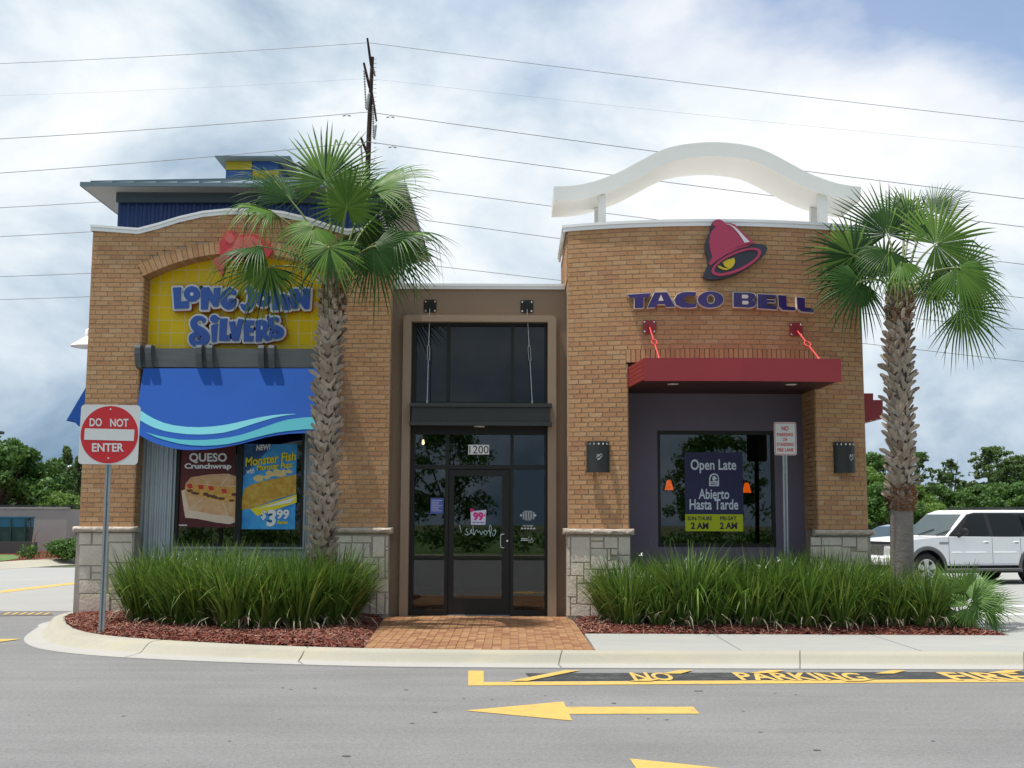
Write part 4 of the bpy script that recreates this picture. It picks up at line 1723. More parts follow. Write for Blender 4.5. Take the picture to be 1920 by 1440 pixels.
strokes = {
    'G': ([(852, 190), (800, 165), (735, 210), (718, 285), (755, 350), (815, 345), (850, 290), (800, 285)], [60, 78, 82, 84, 82, 80, 60, 45]),
    'J': ([(1040, 145), (1062, 200), (1060, 300), (1030, 360), (985, 375), (948, 345)], [80, 80, 84, 88, 80, 42]),
    'S': ([(468, 560), (485, 525), (445, 505), (385, 510), (345, 560), (375, 625), (450, 670), (500, 730), (480, 790), (410, 825), (335, 800), (325, 735), (375, 705), (412, 730), (398, 762)], [22, 34, 48, 62, 76, 90, 100, 96, 88, 76, 70, 62, 50, 36, 22]),
    'S2': ([(1388, 552), (1400, 520), (1360, 510), (1305, 535), (1320, 600), (1385, 630), (1435, 665), (1420, 715), (1365, 735), (1310, 715), (1315, 670), (1360, 660), (1370, 690)], [18, 30, 44, 54, 62, 72, 72, 66, 54, 44, 36, 28, 16]),
}
m2 = MB()
for k, p in polys.items():
    grow_poly(m2, Z1, p, 27 if k not in ('A', 'dot') else 20, SY + .03, SY + .06, 0, SY)
for k, (p, w) in strokes.items():
    add_stroke(m2, Z1, p, w, SY + .0295, SY + .06, 0, None, SY, grow=26)
m2.build('letter_border', 'signwhite', ljs)
m2 = MB()
for k, p in polys.items():
    grow_poly(m2, Z1, p, 33 if k not in ('A', 'dot') else 26, SY + .062, SY + .12, 0, SY)
for k, (p, w) in strokes.items():
    add_stroke(m2, Z1, p, w, SY + .0615, SY + .12, 0, None, SY, grow=32)
m2.build('red_edge', 'signred', ljs)
for k, p in polys.items():
    m2 = MB()
    shape_on(m2, Z1, p, SY, SY + .029, 0, None, SY)
    # softened edge
    m2.build('letter', 'signblue', ljs)
for k, (p, w) in strokes.items():
    m2 = MB()
    add_stroke(m2, Z1, p, w, SY, SY + .029, 0, None, SY)
    m2.build('letter', 'signblue', ljs)
m2 = MB()
for c, r1, r2 in (((328, 208), 21, 22), ((1212, 262), 20, 24), ((1196, 625), 11, 26)):
    shape_on(m2, Z1, ell(c[0], c[1], r1, r2, 14), SY - .002, SY + .02, 0, None, SY)
m2.build('letter_counter', 'signwhite', ljs)

# ---- red fish emblem above it
ZF = zoomer(380, 400, 10.28)
fish = empty('fish_emblem', (-4.2, -0.02, 5.7), 'red glossy fish emblem above the left sign, half hidden by palm fronds', 'emblem')
m2 = MB()
shape_on(m2, ZF, [(345, 560), (390, 480), (480, 335), (560, 340), (650, 410), (700, 440), (850, 405), (1000, 412), (1150, 495), (1300, 590), (1360, 720), (1280, 840), (1100, 900), (900, 920), (600, 880), (430, 890), (405, 1235), (330, 1130), (215, 960), (230, 880), (345, 840)], -0.09, -0.02, 0, None, -0.05)
m2.build('fish_body', 'fish', fish)
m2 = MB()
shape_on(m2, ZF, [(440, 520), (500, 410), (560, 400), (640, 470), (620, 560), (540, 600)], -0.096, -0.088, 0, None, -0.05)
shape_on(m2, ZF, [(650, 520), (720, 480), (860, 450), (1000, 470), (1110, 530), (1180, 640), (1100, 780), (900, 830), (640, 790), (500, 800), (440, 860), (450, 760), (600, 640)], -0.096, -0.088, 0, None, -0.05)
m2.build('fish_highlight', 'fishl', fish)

# ---- purple lettering on the right wall
Z2 = zoomer(1170, 530, 1920 / 370)
tb = empty('restaurant_sign', (2.9, -0.5, 4.9), 'purple TACO BELL channel letters with cream edges on the bowed brick wall', 'sign')
TL = {
    'T': ([(40, 105), (265, 98), (245, 135), (196, 135), (193, 240), (108, 240), (108, 140), (60, 138)], []),
    'A': ([(300, 93), (420, 93), (495, 235), (412, 238), (398, 208), (325, 208), (310, 238), (230, 238)], [[(335, 175), (360, 115), (385, 175)]]),
    'C': ([(700, 98), (640, 94), (570, 97), (515, 120), (488, 168), (505, 215), (555, 243), (630, 249), (700, 240), (700, 205), (640, 210), (595, 195), (578, 168), (597, 142), (640, 130), (690, 135)], []),
    'B': ([(1062, 100), (1220, 103), (1262, 112), (1278, 135), (1268, 160), (1245, 170), (1272, 185), (1282, 210), (1265, 236), (1225, 246), (1062, 240)], [[(1142, 122), (1195, 122), (1207, 140), (1195, 158), (1142, 158)], [(1145, 182), (1198, 182), (1210, 198), (1198, 216), (1145, 216)]]),
    'E': ([(1300, 113), (1480, 121), (1477, 146), (1385, 143), (1385, 167), (1468, 171), (1468, 192), (1390, 192), (1390, 222), (1488, 228), (1488, 260), (1300, 252)], []),
    'L': ([(1500, 120), (1582, 122), (1590, 226), (1676, 235), (1674, 266), (1545, 262), (1508, 228)], []),
    'L2': ([(1690, 135), (1772, 140), (1774, 232), (1865, 243), (1862, 278), (1735, 272), (1697, 242)], []),
}
for k, (p, holes) in TL.items():
    m2 = MB()
    cx = sum(q[0] for q in p) / len(p)
    cy = sum(q[1] for q in p) / len(p)
    Yl = -0.62
    # channel side
    pts = [(cx + (x - cx) * 1.0 + (5 if x > cx else -5), cy + (y - cy) + (6 if y > cy else -6)) for x, y in p]
    shape_on(m2, Z2, pts, -0.115, -0.012, 1, 1, Yl, True)
    shape_on(m2, Z2, p, -0.120, -0.110, 0, 0, Yl, True)
    for h in holes:
        shape_on(m2, Z2, h, -0.1215, -0.118, 1, 1, Yl, True)
    m2.build('letter', ['letterp', 'cream'], tb)
m2 = MB()
n = 28
o1, i1 = ell(838, 170, 125, 79, n), ell(840, 166, 38, 46, n)
o2, i2 = ell(838, 171, 131, 85, n), ell(840, 166, 33, 41, n)
for i in range(n):
    j = (i + 1) % n
    shape_on(m2, Z2, [o2[i], o2[j], i2[j], i2[i]], -0.115, -0.012, 1, 1, -0.62, True)
    shape_on(m2, Z2, [o1[i], o1[j], i1[j], i1[i]], -0.120, -0.1152, 0, 0, -0.62, True)
m2.build('letter', ['letterp', 'cream'], tb)

# ---- bell emblem
Z3 = zoomer(1300, 400, 10.2875)
bell = empty('bell_emblem', (3.2, -0.5, 5.5), 'large tilted crimson bell emblem with dark rim and yellow clapper above the purple letters', 'emblem')
Yb = -0.68


def bs(name, mt, polys_, a, b):
    m = MB()
    for i, p in enumerate(polys_):
        xs = [W(*Z3(*q), Yb) for q in p]
        m.prism(xs, Yb + a - .0004 * i, Yb + b)
    m.build(name, mt, bell)


bs('bell_shell', 'belldark', [[(345, 300), (345, 225), (375, 165), (420, 128), (480, 118), (550, 132), (600, 190), (700, 185), (800, 215), (900, 300), (1050, 450), (1200, 585), (1330, 595), (1410, 635), (1432, 690), (1380, 790), (1250, 910), (1050, 1050), (850, 1165),
                               (600, 1250), (400, 1275), (250, 1260), (195, 1210), (215, 1140), (290, 980), (290, 900), (245, 700), (245, 560), (285, 420), (350, 320)]], 0, .15)
bs('bell_body', 'bellred', [[(375, 250), (372, 190), (430, 128), (500, 120), (565, 145), (605, 192), (700, 189), (800, 220), (900, 308), (1050, 456), (1190, 584), (1060, 590), (900, 632), (700, 712), (480, 850), (400, 915), (330, 965), (288, 990), (330, 905), (362, 850), (322, 700), (303, 560), (320, 430), (362, 330), (440, 245)]], -.012, 0)


def ringpoly(c, a, b, a2, b2, rot, c2=None):
    o = ell(c[0], c[1], a, b, 40, rot)
    i = ell((c2 or c)[0], (c2 or c)[1], a2, b2, 40, rot)
    return [[o[k], o[(k + 1) % 40], i[(k + 1) % 40], i[k]] for k in range(40)]


ring = ringpoly((823, 940), 518, 188, 455, 140, R(-24), (822, 935))
m = MB()
for p in ring:
    m.prism([W(*Z3(*q), Yb) for q in p], Yb - .022, Yb)
m.build('rim_ring', 'bellred', bell)
m = MB()
m.prism([W(*Z3(*q), Yb) for q in [(400, 880), (560, 780), (760, 690), (980, 625), (1120, 595), (1040, 640), (860, 690), (640, 790), (470, 900), (330, 1010), (300, 985)]], Yb - .016, Yb)
m.build('rim_band', 'bellred', bell)
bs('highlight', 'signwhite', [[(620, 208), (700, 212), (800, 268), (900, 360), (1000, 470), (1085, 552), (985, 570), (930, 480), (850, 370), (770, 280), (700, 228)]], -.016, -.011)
bs('clapper', 'yel', [[(560, 950), (650, 900), (785, 860), (802, 940), (775, 1010), (720, 1062), (660, 1056), (600, 1020)], [(460, 1020), (500, 1012), (570, 1052), (650, 1066), (720, 1064), (640, 1098), (560, 1088), (500, 1060)]], -.018, 0)

# ---- red canopy over the right window
CY0 = -1.40
cxa, cza = W(1207.5, 713, CY0)
cxb, czb = W(1578, 717.5, CY0)
cz_ = (cza + czb) / 2
ctop = W(1390, 672, CY0)[1]
can = empty('window_canopy', ((cxa + cxb) / 2, -0.9, cz_), 'flat red metal canopy over the right window held by two rods', 'canopy')
m2 = MB()
pl2 = [(cxa, CY0), ((cxa + cxb) / 2, CY0 - .05), (cxb, CY0 + .02), (cxb - .02, 0.1), (OR0 + .02, 0.1), (1.712, -0.33)]
m2.plan([(cxa, CY0), (cxa * .5 + cxb * .5, CY0 - .05), (cxb, CY0 + .02), (cxb - .02, yarc(cxb) - .015), (OR1 - .01, yarc(OR1) - .015), (OR1 - .01, 0.30), (OR0 + .018, 0.30), (OR0 + .018, yarc(OR0) - .02)], cz_ + .02, ctop - .01)
m2.build('canopy_deck', 'red', can)
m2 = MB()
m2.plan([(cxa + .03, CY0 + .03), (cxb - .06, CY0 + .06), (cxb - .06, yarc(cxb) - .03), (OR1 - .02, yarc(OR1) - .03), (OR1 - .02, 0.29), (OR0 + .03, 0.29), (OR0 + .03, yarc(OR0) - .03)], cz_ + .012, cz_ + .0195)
M['soffshade'] = mat('soffit_shade_paint', (0.05, 0.015, 0.018), .6)  # near-black underside panel: shade beneath the canopy put into its colour
m2.build('soffit_shade_paint', 'soffshade', can)
m2 = MB()
T_ = .03
m2.hexa([(cxa - .005, CY0 - .012, cz_), (cxa * .5 + cxb * .5, CY0 - .062, cz_), (cxa * .5 + cxb * .5, CY0 - .05, cz_), (cxa - .005, CY0 - .0, cz_),
         (cxa - .005, CY0 - .012, ctop), (cxa * .5 + cxb * .5, CY0 - .062, ctop), (cxa * .5 + cxb * .5, CY0 - .05, ctop), (cxa - .005, CY0, ctop)])
m2.hexa([(cxa * .5 + cxb * .5, CY0 - .062, cz_), (cxb + .005, CY0 + .008, cz_), (cxb + .005, CY0 + .02, cz_), (cxa * .5 + cxb * .5, CY0 - .05, cz_),
         (cxa * .5 + cxb * .5, CY0 - .062, ctop), (cxb + .005, CY0 + .008, ctop), (cxb + .005, CY0 + .02, ctop), (cxa * .5 + cxb * .5, CY0 - .05, ctop)])
m2.build('fascia', 'red', can)
m2 = MB()
for k in range(5):
    z = cz_ + .03 + k * .06
    m2.hexa([(cxa - .004, CY0 + .01, z), (cxa + .004, CY0 + .01, z), (1.72, -.42, z), (1.704, -.42, z), (cxa - .004, CY0 + .01, z + .05), (cxa + .004, CY0 + .01, z + .05), (1.72, -.42, z + .05), (1.704, -.42, z + .05)])
m2.build('side_slat', 'red', can, kind='stuff')
for px in (1261, 1482):
    x, _ = W(px, 723, -0.9)
    m2 = MB()
    m2.lathe([(0, 0), (.075, 0), (.085, .006), (.085, .03)], (x, -0.95, cz_ + .008), 20)
    m2.build('downlight', 'lampdisc', can)


def rod(name, pa, pb, parent, mt, Rr=.011):
    """rod with a turnbuckle loop in its middle"""
    pa, pb = Vector(pa), Vector(pb)
    d = (pb - pa)
    L = d.length
    u = d.normalized()
    s = u.cross(Vector((0, 1, 0))).normalized()
    a, b = pa + u * L * .40, pa + u * L * .58
    m = MB()
    m.tube([pa, a], Rr, 8)
    m.tube([b, pb], Rr, 8)
    w = Rr * 2.6
    loop = [a, a + s * w * .8 + u * .03, a + s * w + u * .05, b + s * w - u * .05, b + s * w * .8 - u * .03, b, b - s * w * .8 - u * .03, b - s * w - u * .05, a - s * w + u * .05, a - s * w * .8 + u * .03, a]
    m.tube(loop, Rr * .9, 6)
    m.tube([pb - u * .03, pb + Vector((0, 0, -.02))], Rr * 1.9, 8)
    return m.build(name, mt, parent, smooth=60)


def plate(x, y, z, s, parent, mt, fn=None):
    m = MB()
    c = .015
    m.prism([(x - s + c, z - s), (x + s - c, z - s), (x + s, z - s + c), (x + s, z + s - c), (x + s - c, z + s), (x - s + c, z + s), (x - s, z + s - c), (x - s, z - s + c)], y - .012, y)
    m.box(x - .008, x + .008, y - .06, y - .012, z - .05, z + .03)
    p = m.build('mounting_plate', mt, parent)
    for i in (-1, 1):
        for j in (-1, 1):
            m = MB()
            m.lathe([(0, -.012), (.010, -.011), (.017, -.004), (.017, 0)], (x + i * s * .72, y - .012, z + j * s * .72), 10, axis='Y')
            m.build('bolt', 'chrome', p)
    return p


for k, (pp, pe, lb) in enumerate((((1217.5, 613), (1236, 667), 'left'), ((1492.5, 618), (1536, 672), 'right'))):
    x, z = W(pp[0], pp[1], yarc(2.0) - .02 if k == 0 else yarc(4.1) - .02)
    y = (yarc(2.05) if k == 0 else yarc(4.15)) - .02
    x, z = W(pp[0], pp[1], y)
    e = empty('canopy_stay', (x, y, z), 'red %s rod and plate holding the red canopy' % ('leftmost' if k == 0 else 'rightmost'), 'bracket')
    plate(x, y, z, .098, e, 'red')
    q = W(pe[0], pe[1], -1.25)
    rod('rod', (x + (.0), y - .05, z - .02), (q[0], -1.25, ctop + .015), e, 'redhw', .014)
for k, (pp, pe) in enumerate((((806.5, 574), (801, 751)), ((988, 575), (998, 751)))):
    x, z = W(pp[0], pp[1], YP)
    e = empty('canopy_stay', (x, YP, z), 'steel rod on a dark plate at the %s of the entrance window' % ('left' if k == 0 else 'right'), 'bracket')
    plate(x, YP, z, .098, e, 'dark')
    q = W(pe[0], pe[1], -0.07)
    rod('rod', (x, YP - .05, z - .02), (q[0], -0.07, lz1 + .012), e, 'steel', .0065)

# ---- blue wave awning
aw = empty('window_awning', (-4.3, -0.3, 2.6), 'blue canvas awning with a wavy hem and two turquoise waves', 'awning')
AT, AB = (-0.135, 3.80), (-0.42, 2.56)


def awn(px, py, lift=0.0):
    d = ray(px, py)
    n = Vector((0, (AT[1] - AB[1]), -(AT[0] - AB[0]))).normalized()
    n = Vector((0, -(AT[1] - AB[1]), (AT[0] - AB[0]))).normalized()
    p0 = Vector((0, AT[0], AT[1])) + n * lift
    t = (p0 - CAM).dot(n) / d.dot(n)
    q = CAM + d * t
    return q


ZA = zoomer(130, 640, 1604 / 490)
hem = [(395, 552), (430, 576), (475, 602), (520, 624), (580, 644), (640, 658), (700, 666), (760, 668), (830, 665), (900, 657), (970, 646), (1050, 630), (1130, 609), (1200, 590), (1270, 577), (1340, 568), (1440, 563), (1500, 568), (1570, 578), (1640, 590)]
m2 = MB()
tops = []
bots = []
for i, (x, y) in enumerate(hem):
    f = (x - 395) / (1640 - 395)
    tops.append(awn(*ZA(455 + f * (1622 - 455), 166)))
    bots.append(awn(*ZA(x, y)))
rows = [[t + (b - t) * (k / 6) + Vector((0, .05 * math.sin(math.pi * k / 6), 0)) * .0 for t, b in zip(tops, bots)] for k in range(7)]
m2.quadstrip(rows)
bk = [[p + Vector((0, .006, 0)) for p in r] for r in rows]
m2.quadstrip([rows[-1], [p + Vector((0, .03, .004)) for p in rows[-1]]])
m2.build('awning_cloth', 'awning', aw, recalc=False)
m2 = MB()
for t, b in ((tops[0], bots[0]), (tops[-1], bots[-1])):
    k = len(m2.v)
    m2.v += [tuple(t), tuple(b), (b.x, 0.0 if False else -0.03, b.z + .05)]
    m2.face((k, k + 1, k + 2))
m2.build('awning_side', 'awning', aw, recalc=False)
for nm, mt, up, lo, lift in (('light_wave', 'cyan', [(412, 405), (430, 420), (475, 450), (520, 475), (580, 500), (640, 515), (720, 525), (800, 527), (875, 523), (950, 514), (1025, 499), (1100, 481), (1175, 465), (1250, 453), (1320, 447), (1390, 445)],
                              [(400, 462), (430, 482), (475, 508), (520, 530), (580, 549), (640, 560), (720, 570), (800, 572), (875, 569), (950, 560), (1025, 541), (1100, 516), (1175, 492), (1250, 470), (1320, 455), (1390, 447)], .003),
                             ('dark_wave', 'teal', [(470, 558), (535, 576), (600, 590), (675, 602), (750, 606), (825, 605), (900, 600), (975, 590), (1050, 575), (1125, 551), (1200, 525), (1270, 500), (1340, 480), (1440, 467), (1540, 462), (1632, 464)],
                              [(470, 559), (535, 590), (600, 610), (675, 628), (750, 638), (825, 641), (900, 638), (975, 630), (1050, 614), (1125, 594), (1200, 575), (1270, 560), (1340, 550), (1440, 540), (1540, 538), (1638, 545)], .006)):
    m2 = MB()
    m2.quadstrip([[awn(*ZA(*p), lift) for p in up], [awn(*ZA((a[0] + b[0]) / 2, (a[1] + b[1]) / 2), lift) for a, b in zip(up, lo)], [awn(*ZA(*p), lift) for p in lo]])
    m2.build(nm, mt, aw, recalc=False)

# side awning and lamp beyond the left corner
sa = empty('side_awning', (-6.7, 1.5, 2.9), 'dark blue awning on the side wall beyond the left corner', 'awning')
YA = 0.55
pA, pB, pC = W(166, 680, YA), W(124, 789, YA), W(147, 799, YA)
m2 = MB()
P1 = [(XL0, pA[1]), (pB[0], pB[1]), ((pB[0] + pC[0]) / 2, pB[1] + .02), (pC[0], pC[1]), (XL0, pC[1] - .05)]
m2.prism(P1, YA, YA + 2.6)
m2.build('awning_cloth', 'awning', sa)
lp = empty('wall_lamp', (-6.9, 0.7, 4.4), 'white gooseneck barn lamp jutting out at the left corner', 'lamp')
xa, za = W(134, 648, 0.7)
xb, zb = W(163, 633, 0.7)
cx_ = xa + .27
m2 = MB()
m2.lathe([(.27, 0), (.262, .02), (.16, .09), (.075, .15), (.06, .16), (.06, .26), (.04, .285), (0, .29), (0, .28)], (cx_, 0.7, za - .02), 24)
m2.build('lamp_shade', 'coping', lp, smooth=40)
m2 = MB()
m2.lathe([(0, .005), (.255, .005)], (cx_, 0.7, za - .02), 24)
m2.build('lamp_underside', 'lampdisc', lp)
m2 = MB()
m2.tube(smoothpath([(cx_, .7, za + .25), (cx_, .7, za + .40), (cx_ + .12, .7, za + .5), (cx_ + .3, .7, za + .42), (XL0 + .03, .7, za + .30)], 4), .018, 8)
m2.build('lamp_arm', 'coping', lp, smooth=60)
# stepped red fin beyond the right corner
fn_ = empty('side_canopy', (5.4, 0.6, 3.3), 'stepped red canopy on the side wall beyond the right corner', 'canopy')
m2 = MB()
pts = [W(*zc5(x, y), 0.55) for x, y in [(1738, 297), (1790, 297), (1790, 335), (1845, 335), (1845, 443), (1805, 443), (1805, 452), (1770, 452), (1770, 460), (1738, 460)]]
m2.prism([(XR1 + .002, pts[0][1])] + pts[1:9] + [(XR1 + .002, pts[9][1])], 0.55, 3.2)
m2.build('canopy_deck', 'red', fn_)

# ---- sconces on the right bay
for k, (pa, pb, pt, pbm) in enumerate(((1100, 1144, 828, 886), (1563, 1606, 829, 887))):
    xm = W((pa + pb) / 2, 857, -.3)[0]
    y = yarc(xm) - .02
    x0, z1_ = W(pa, pt, y - .08)
    x1, z0_ = W(pb, pbm, y - .08)
    xm = (x0 + x1) / 2
    e = empty('wall_sconce', (xm, y, z0_), 'dark half-round metal sconce on the brick %s' % ('pier between the door and the right window' if k == 0 else 'pier at the right end of the building'), 'wall lamp', 'half-round sconces on the brick piers')
    hw_ = (x1 - x0) / 2
    m2 = MB()
    rows = []
    n = 14
    skew = 0.0 if k == 0 else 0.35
    for zz in (z0_, z1_):
        rows.append([(xm - hw_ * math.cos(math.pi * i / n), y - .135 * math.sin(math.pi * i / n) ** .8, zz) for i in range(n + 1)])
    m2.quadstrip(rows)
    m2.quadstrip([[(p[0], p[1] + .006, p[2]) for p in r] for r in rows])
    m2.build('lamp_shade', 'ledge', e, recalc=False, smooth=60)
    m2 = MB()
    for i in range(7):
        a = math.pi * (i + 1.0) / 8
        cx1_, cy1_ = xm - hw_ * math.cos(a), y - .135 * math.sin(a) ** .8 - .002
        tx, ty = math.sin(a), -math.cos(a) * .4
        s = .011
        m2.hexa([(cx1_ - tx * s, cy1_ + ty * s, z1_ - .045), (cx1_ + tx * s, cy1_ - ty * s, z1_ - .045), (cx1_ + tx * s, cy1_ - ty * s + .002, z1_ - .045), (cx1_ - tx * s, cy1_ + ty * s + .002, z1_ - .045),
                 (cx1_ - tx * s, cy1_ + ty * s, z1_ - .02), (cx1_ + tx * s, cy1_ - ty * s, z1_ - .02), (cx1_ + tx * s, cy1_ - ty * s + .002, z1_ - .02), (cx1_ - tx * s, cy1_ + ty * s + .002, z1_ - .02)])
    m2.build('slot', 'lampdisc', e)
    # swirl emblem cut through the shade
    m2 = MB()
    ox = xm + (.0 if k == 0 else .075)
    zz = (z0_ + z1_) / 2 + .01
    fr_ = lambda u, w: (ox + u, y - .135 * max(0.0, 1 - ((ox + u - xm) / hw_) ** 2) ** .4 - .005, zz + w)
    sc = .001
    for path, w in (([(12, 38), (-10, 30), (-42, -5), (-35, -45), (0, -60), (30, -42), (38, -10), (20, 12), (-5, 8), (-12, -15), (5, -28)], 5),
                    ([(20, 12), (35, 42), (75, 48), (85, 20), (60, -20), (45, -50)], 4), ([(-30, -80), (0, -80), (35, -62)], 5), ([(-22, 62), (-18, 40)], 3), ([(-55, 45), (-45, 30)], 3)):
        pth2 = smoothpath([(a * .62, b * .62, 0) for a, b in path], 3)
        m2.tube([fr_(a * sc, b * sc) for a, b, _ in pth2], w * .0006, 5)
    m2.build('swirl_emblem', 'signwhite', e)

# ---- posters and stickers
def rect(mb, z, x0, y0, x1, y1, Y, m=0, d=.001):
    xa, za = W(*z(x0, y1), Y)
    xb, zb = W(*z(x1, y0), Y)
    mb.box(xa, xb, Y, Y + d, za, zb, m)


def blob_poly(mb, z, pts, Y, m=0, d=.001):
    mb.prism([W(*z(*p), Y) for p in pts], Y, Y + d, m)


def lettering(mb, z, s, x0, y0, x1, y1, Y, m=0, bold=.0, shear=0, rot=0.0, mirror=False):
    """box in zoom pixels, rot lifts the right end"""
    def place(u, w):
        return WP(*z(x0 + u * (x1 - x0), y1 + (y0 - y1) * w - rot * u * (x1 - x0)), Y)
    text_into(mb, s, 0, 1, 0, 1, place, m, bold, shear, mirror)


def pmat(n, c, r=.6, **k):
    M[n] = mat(n, c, r, **k)


pmat('p_maroon', (0.13, 0.012, 0.014), col2=(0.07, 0.006, 0.008), vscale=1.5)
pmat('p_tort', (0.62, 0.32, 0.13), col2=(0.70, 0.44, 0.24), vscale=9)
pmat('p_tortl', (0.75, 0.58, 0.44), var=.1)
pmat('p_cheese', (0.62, 0.30, 0.04), col2=(0.70, 0.42, 0.12), vscale=16)
pmat('p_meat', (0.12, 0.045, 0.02), var=.5, vscale=30)
pmat('p_red', (0.60, 0.03, 0.02))
pmat('p_white', (0.82, 0.82, 0.82))
pmat('p_blue', (0.02, 0.22, 0.62), col2=(0.06, 0.42, 0.80), vscale=3)
pmat('p_dblue', (0.015, 0.05, 0.16), col2=(0.03, 0.12, 0.30), vscale=6)
pmat('p_yel', (0.80, 0.68, 0.02))
pmat('p_fry', (0.62, 0.40, 0.06), col2=(0.50, 0.26, 0.02), vscale=12)
pmat('p_fryl', (0.75, 0.58, 0.25), var=.2, vscale=20)
pmat('p_navy', (0.018, 0.018, 0.085))
pmat('p_lime', (0.50, 0.56, 0.0))
pmat('p_pale', (0.66, 0.72, 0.82))
pmat('p_dark', (0.03, 0.015, 0.05))
pmat('p_pink', (0.62, 0.01, 0.22))
pmat('p_lav', (0.62, 0.62, 0.78))
pmat('p_bluesign', (0.08, 0.12, 0.42))

ZP = zoomer(320, 820, 1636 / 250)
YP1 = YB + .0035
po = empty('window_poster', (-4.5, YP1, 1.5), 'dark red food poster reading QUESO Crunchwrap in the left window', 'poster')
m = MB(); rect(m, ZP, 95, 80, 803, 1102, YP1 + .004); m.build('poster_sheet', 'p_maroon', po)
m = MB(); blob_poly(m, ZP, [(130, 655), (175, 640), (185, 570), (250, 490), (480, 455), (700, 445), (802, 480), (800, 1040), (720, 1066), (560, 1045), (330, 1000), (180, 985), (160, 880)], YP1 + .003); m.build('wrap_edge', 'p_tortl', po)
m = MB()
blob_poly(m, ZP, [(180, 590), (250, 492), (480, 458), (700, 448), (802, 484), (802, 600), (560, 590), (300, 565)], YP1 + .002)
blob_poly(m, ZP, [(165, 660), (400, 740), (802, 800), (795, 990), (700, 960), (560, 950), (230, 890)], YP1 + .002)
m.build('wrap_top', 'p_tort', po)
m = MB()
blob_poly(m, ZP, [(180, 580), (300, 570), (560, 595), (802, 610), (800, 800), (640, 790), (400, 740), (180, 660)], YP1 + .0012)
m.build('filling', 'p_cheese', po)
m = MB()
rg = random.Random(2)
for (x, y) in ((230, 655), (320, 690), (430, 695), (520, 725), (620, 750), (750, 775), (280, 680), (480, 720), (560, 740), (780, 700)):
    blob_poly(m, ZP, [(x + math.cos(a) * rg.uniform(25, 48), y + math.sin(a) * rg.uniform(12, 26)) for a in [k * .8 for k in range(8)]], YP1 - .0002 - rg.random() * .0008)
m.build('meat', 'p_meat', po, kind='stuff')
for (x, y) in ((235, 598), (370, 610), (495, 625), (655, 660)):
    m = MB()
    blob_poly(m, ZP, [(x - 38, y - 25), (x + 25, y - 28), (x + 38, y + 25), (x - 20, y + 28)], YP1 - .0012)
    m.build('tomato', 'p_red', po)
m = MB()
for a, b in (((715, 455), (620, 590)), ((345, 490), (430, 525)), ((400, 750), (235, 880)), ((640, 790), (700, 960))):
    blob_poly(m, ZP, [(a[0] - 5, a[1]), (a[0] + 7, a[1]), (b[0] + 8, b[1]), (b[0] - 6, b[1])], YP1 - .0002)
m.build('fold_line', 'p_tortl', po)
m = MB()
lettering(m, ZP, 'QUESO', 228, 192, 690, 318, YP1 - .0003, bold=.03)
m.build('lettering', 'p_white', po)
m = MB()
lettering(m, ZP, 'Crunchwrap', 170, 318, 745, 405, YP1 - .0003, bold=.04)
rect(m, ZP, 100, 1072, 200, 1084, YP1 - .0003, d=.0005)
m.build('lettering', 'p_white', po)

po = empty('window_poster', (-3.5, YP1, 1.5), 'bright blue food poster reading NEW! Monster Fish with Monster Pups $3.99', 'poster')
m = MB(); rect(m, ZP, 868, 85, 1550, 1126, YP1 + .004); m.build('poster_sheet', 'p_blue', po)
m = MB(); blob_poly(m, ZP, [(870, 86), (1250, 86), (1100, 260), (960, 400), (872, 500)], YP1 + .0034, d=.0005); m.build('wave_shade', 'p_dblue', po)
m = MB()
blob_poly(m, ZP, [(975, 880), (1060, 965), (1545, 800), (1545, 700), (1300, 780)], YP1 + .003)
m.build('tray', 'p_yel', po)
m = MB()
blob_poly(m, ZP, [(1060, 880), (1540, 730), (1470, 800), (1200, 850)], YP1 + .002)
m.build('napkin', 'p_white', po)
m = MB()
blob_poly(m, ZP, [(870, 780), (900, 640), (980, 580), (1200, 520), (1540, 455), (1540, 690), (1300, 760), (1000, 870), (872, 890)], YP1 + .001)
m.build('fried_fillet', 'p_fry', po)
m = MB()
for (x, y, w, h) in ((1080, 510, 90, 50), (1230, 450, 70, 50), (1300, 430, 60, 50), (1380, 430, 60, 40), (1450, 420, 45, 30), (1180, 490, 40, 30), (1330, 460, 90, 30)):
    blob_poly(m, ZP, [(x + math.cos(a) * w * rg.uniform(.6, 1.1), y + math.sin(a) * h * rg.uniform(.6, 1.1)) for a in [k * .7 for k in range(9)]], YP1 + .0005 - rg.random() * .0005)
m.build('fries', 'p_fryl', po, kind='stuff')
m = MB()
lettering(m, ZP, 'NEW!', 1048, 95, 1225, 165, YP1 - .0012, bold=.04, shear=.15, rot=.08)
m.build('lettering', 'p_white', po)
m = MB()
lettering(m, ZP, 'with', 930, 385, 1030, 450, YP1 - .0012, bold=.02, shear=.2, rot=.12)
m.build('lettering', 'p_white', po)
for off, mt, bo in ((0, 'p_yel', .028), (.0008, 'p_dark', .06)):
    m = MB()
    lettering(m, ZP, 'Monster Fish', 915, 250, 1535, 360, YP1 - .0012 + off, bold=bo, shear=.08, rot=.13)
    lettering(m, ZP, 'Monster Pups', 1058, 340, 1495, 432, YP1 - .0012 + off, bold=bo, shear=.08, rot=.10)
    lettering(m, ZP, 'Basket', 1310, 1020, 1440, 1062, YP1 - .0012 + off, bold=bo, shear=.1)
    m.build('lettering', mt, po)
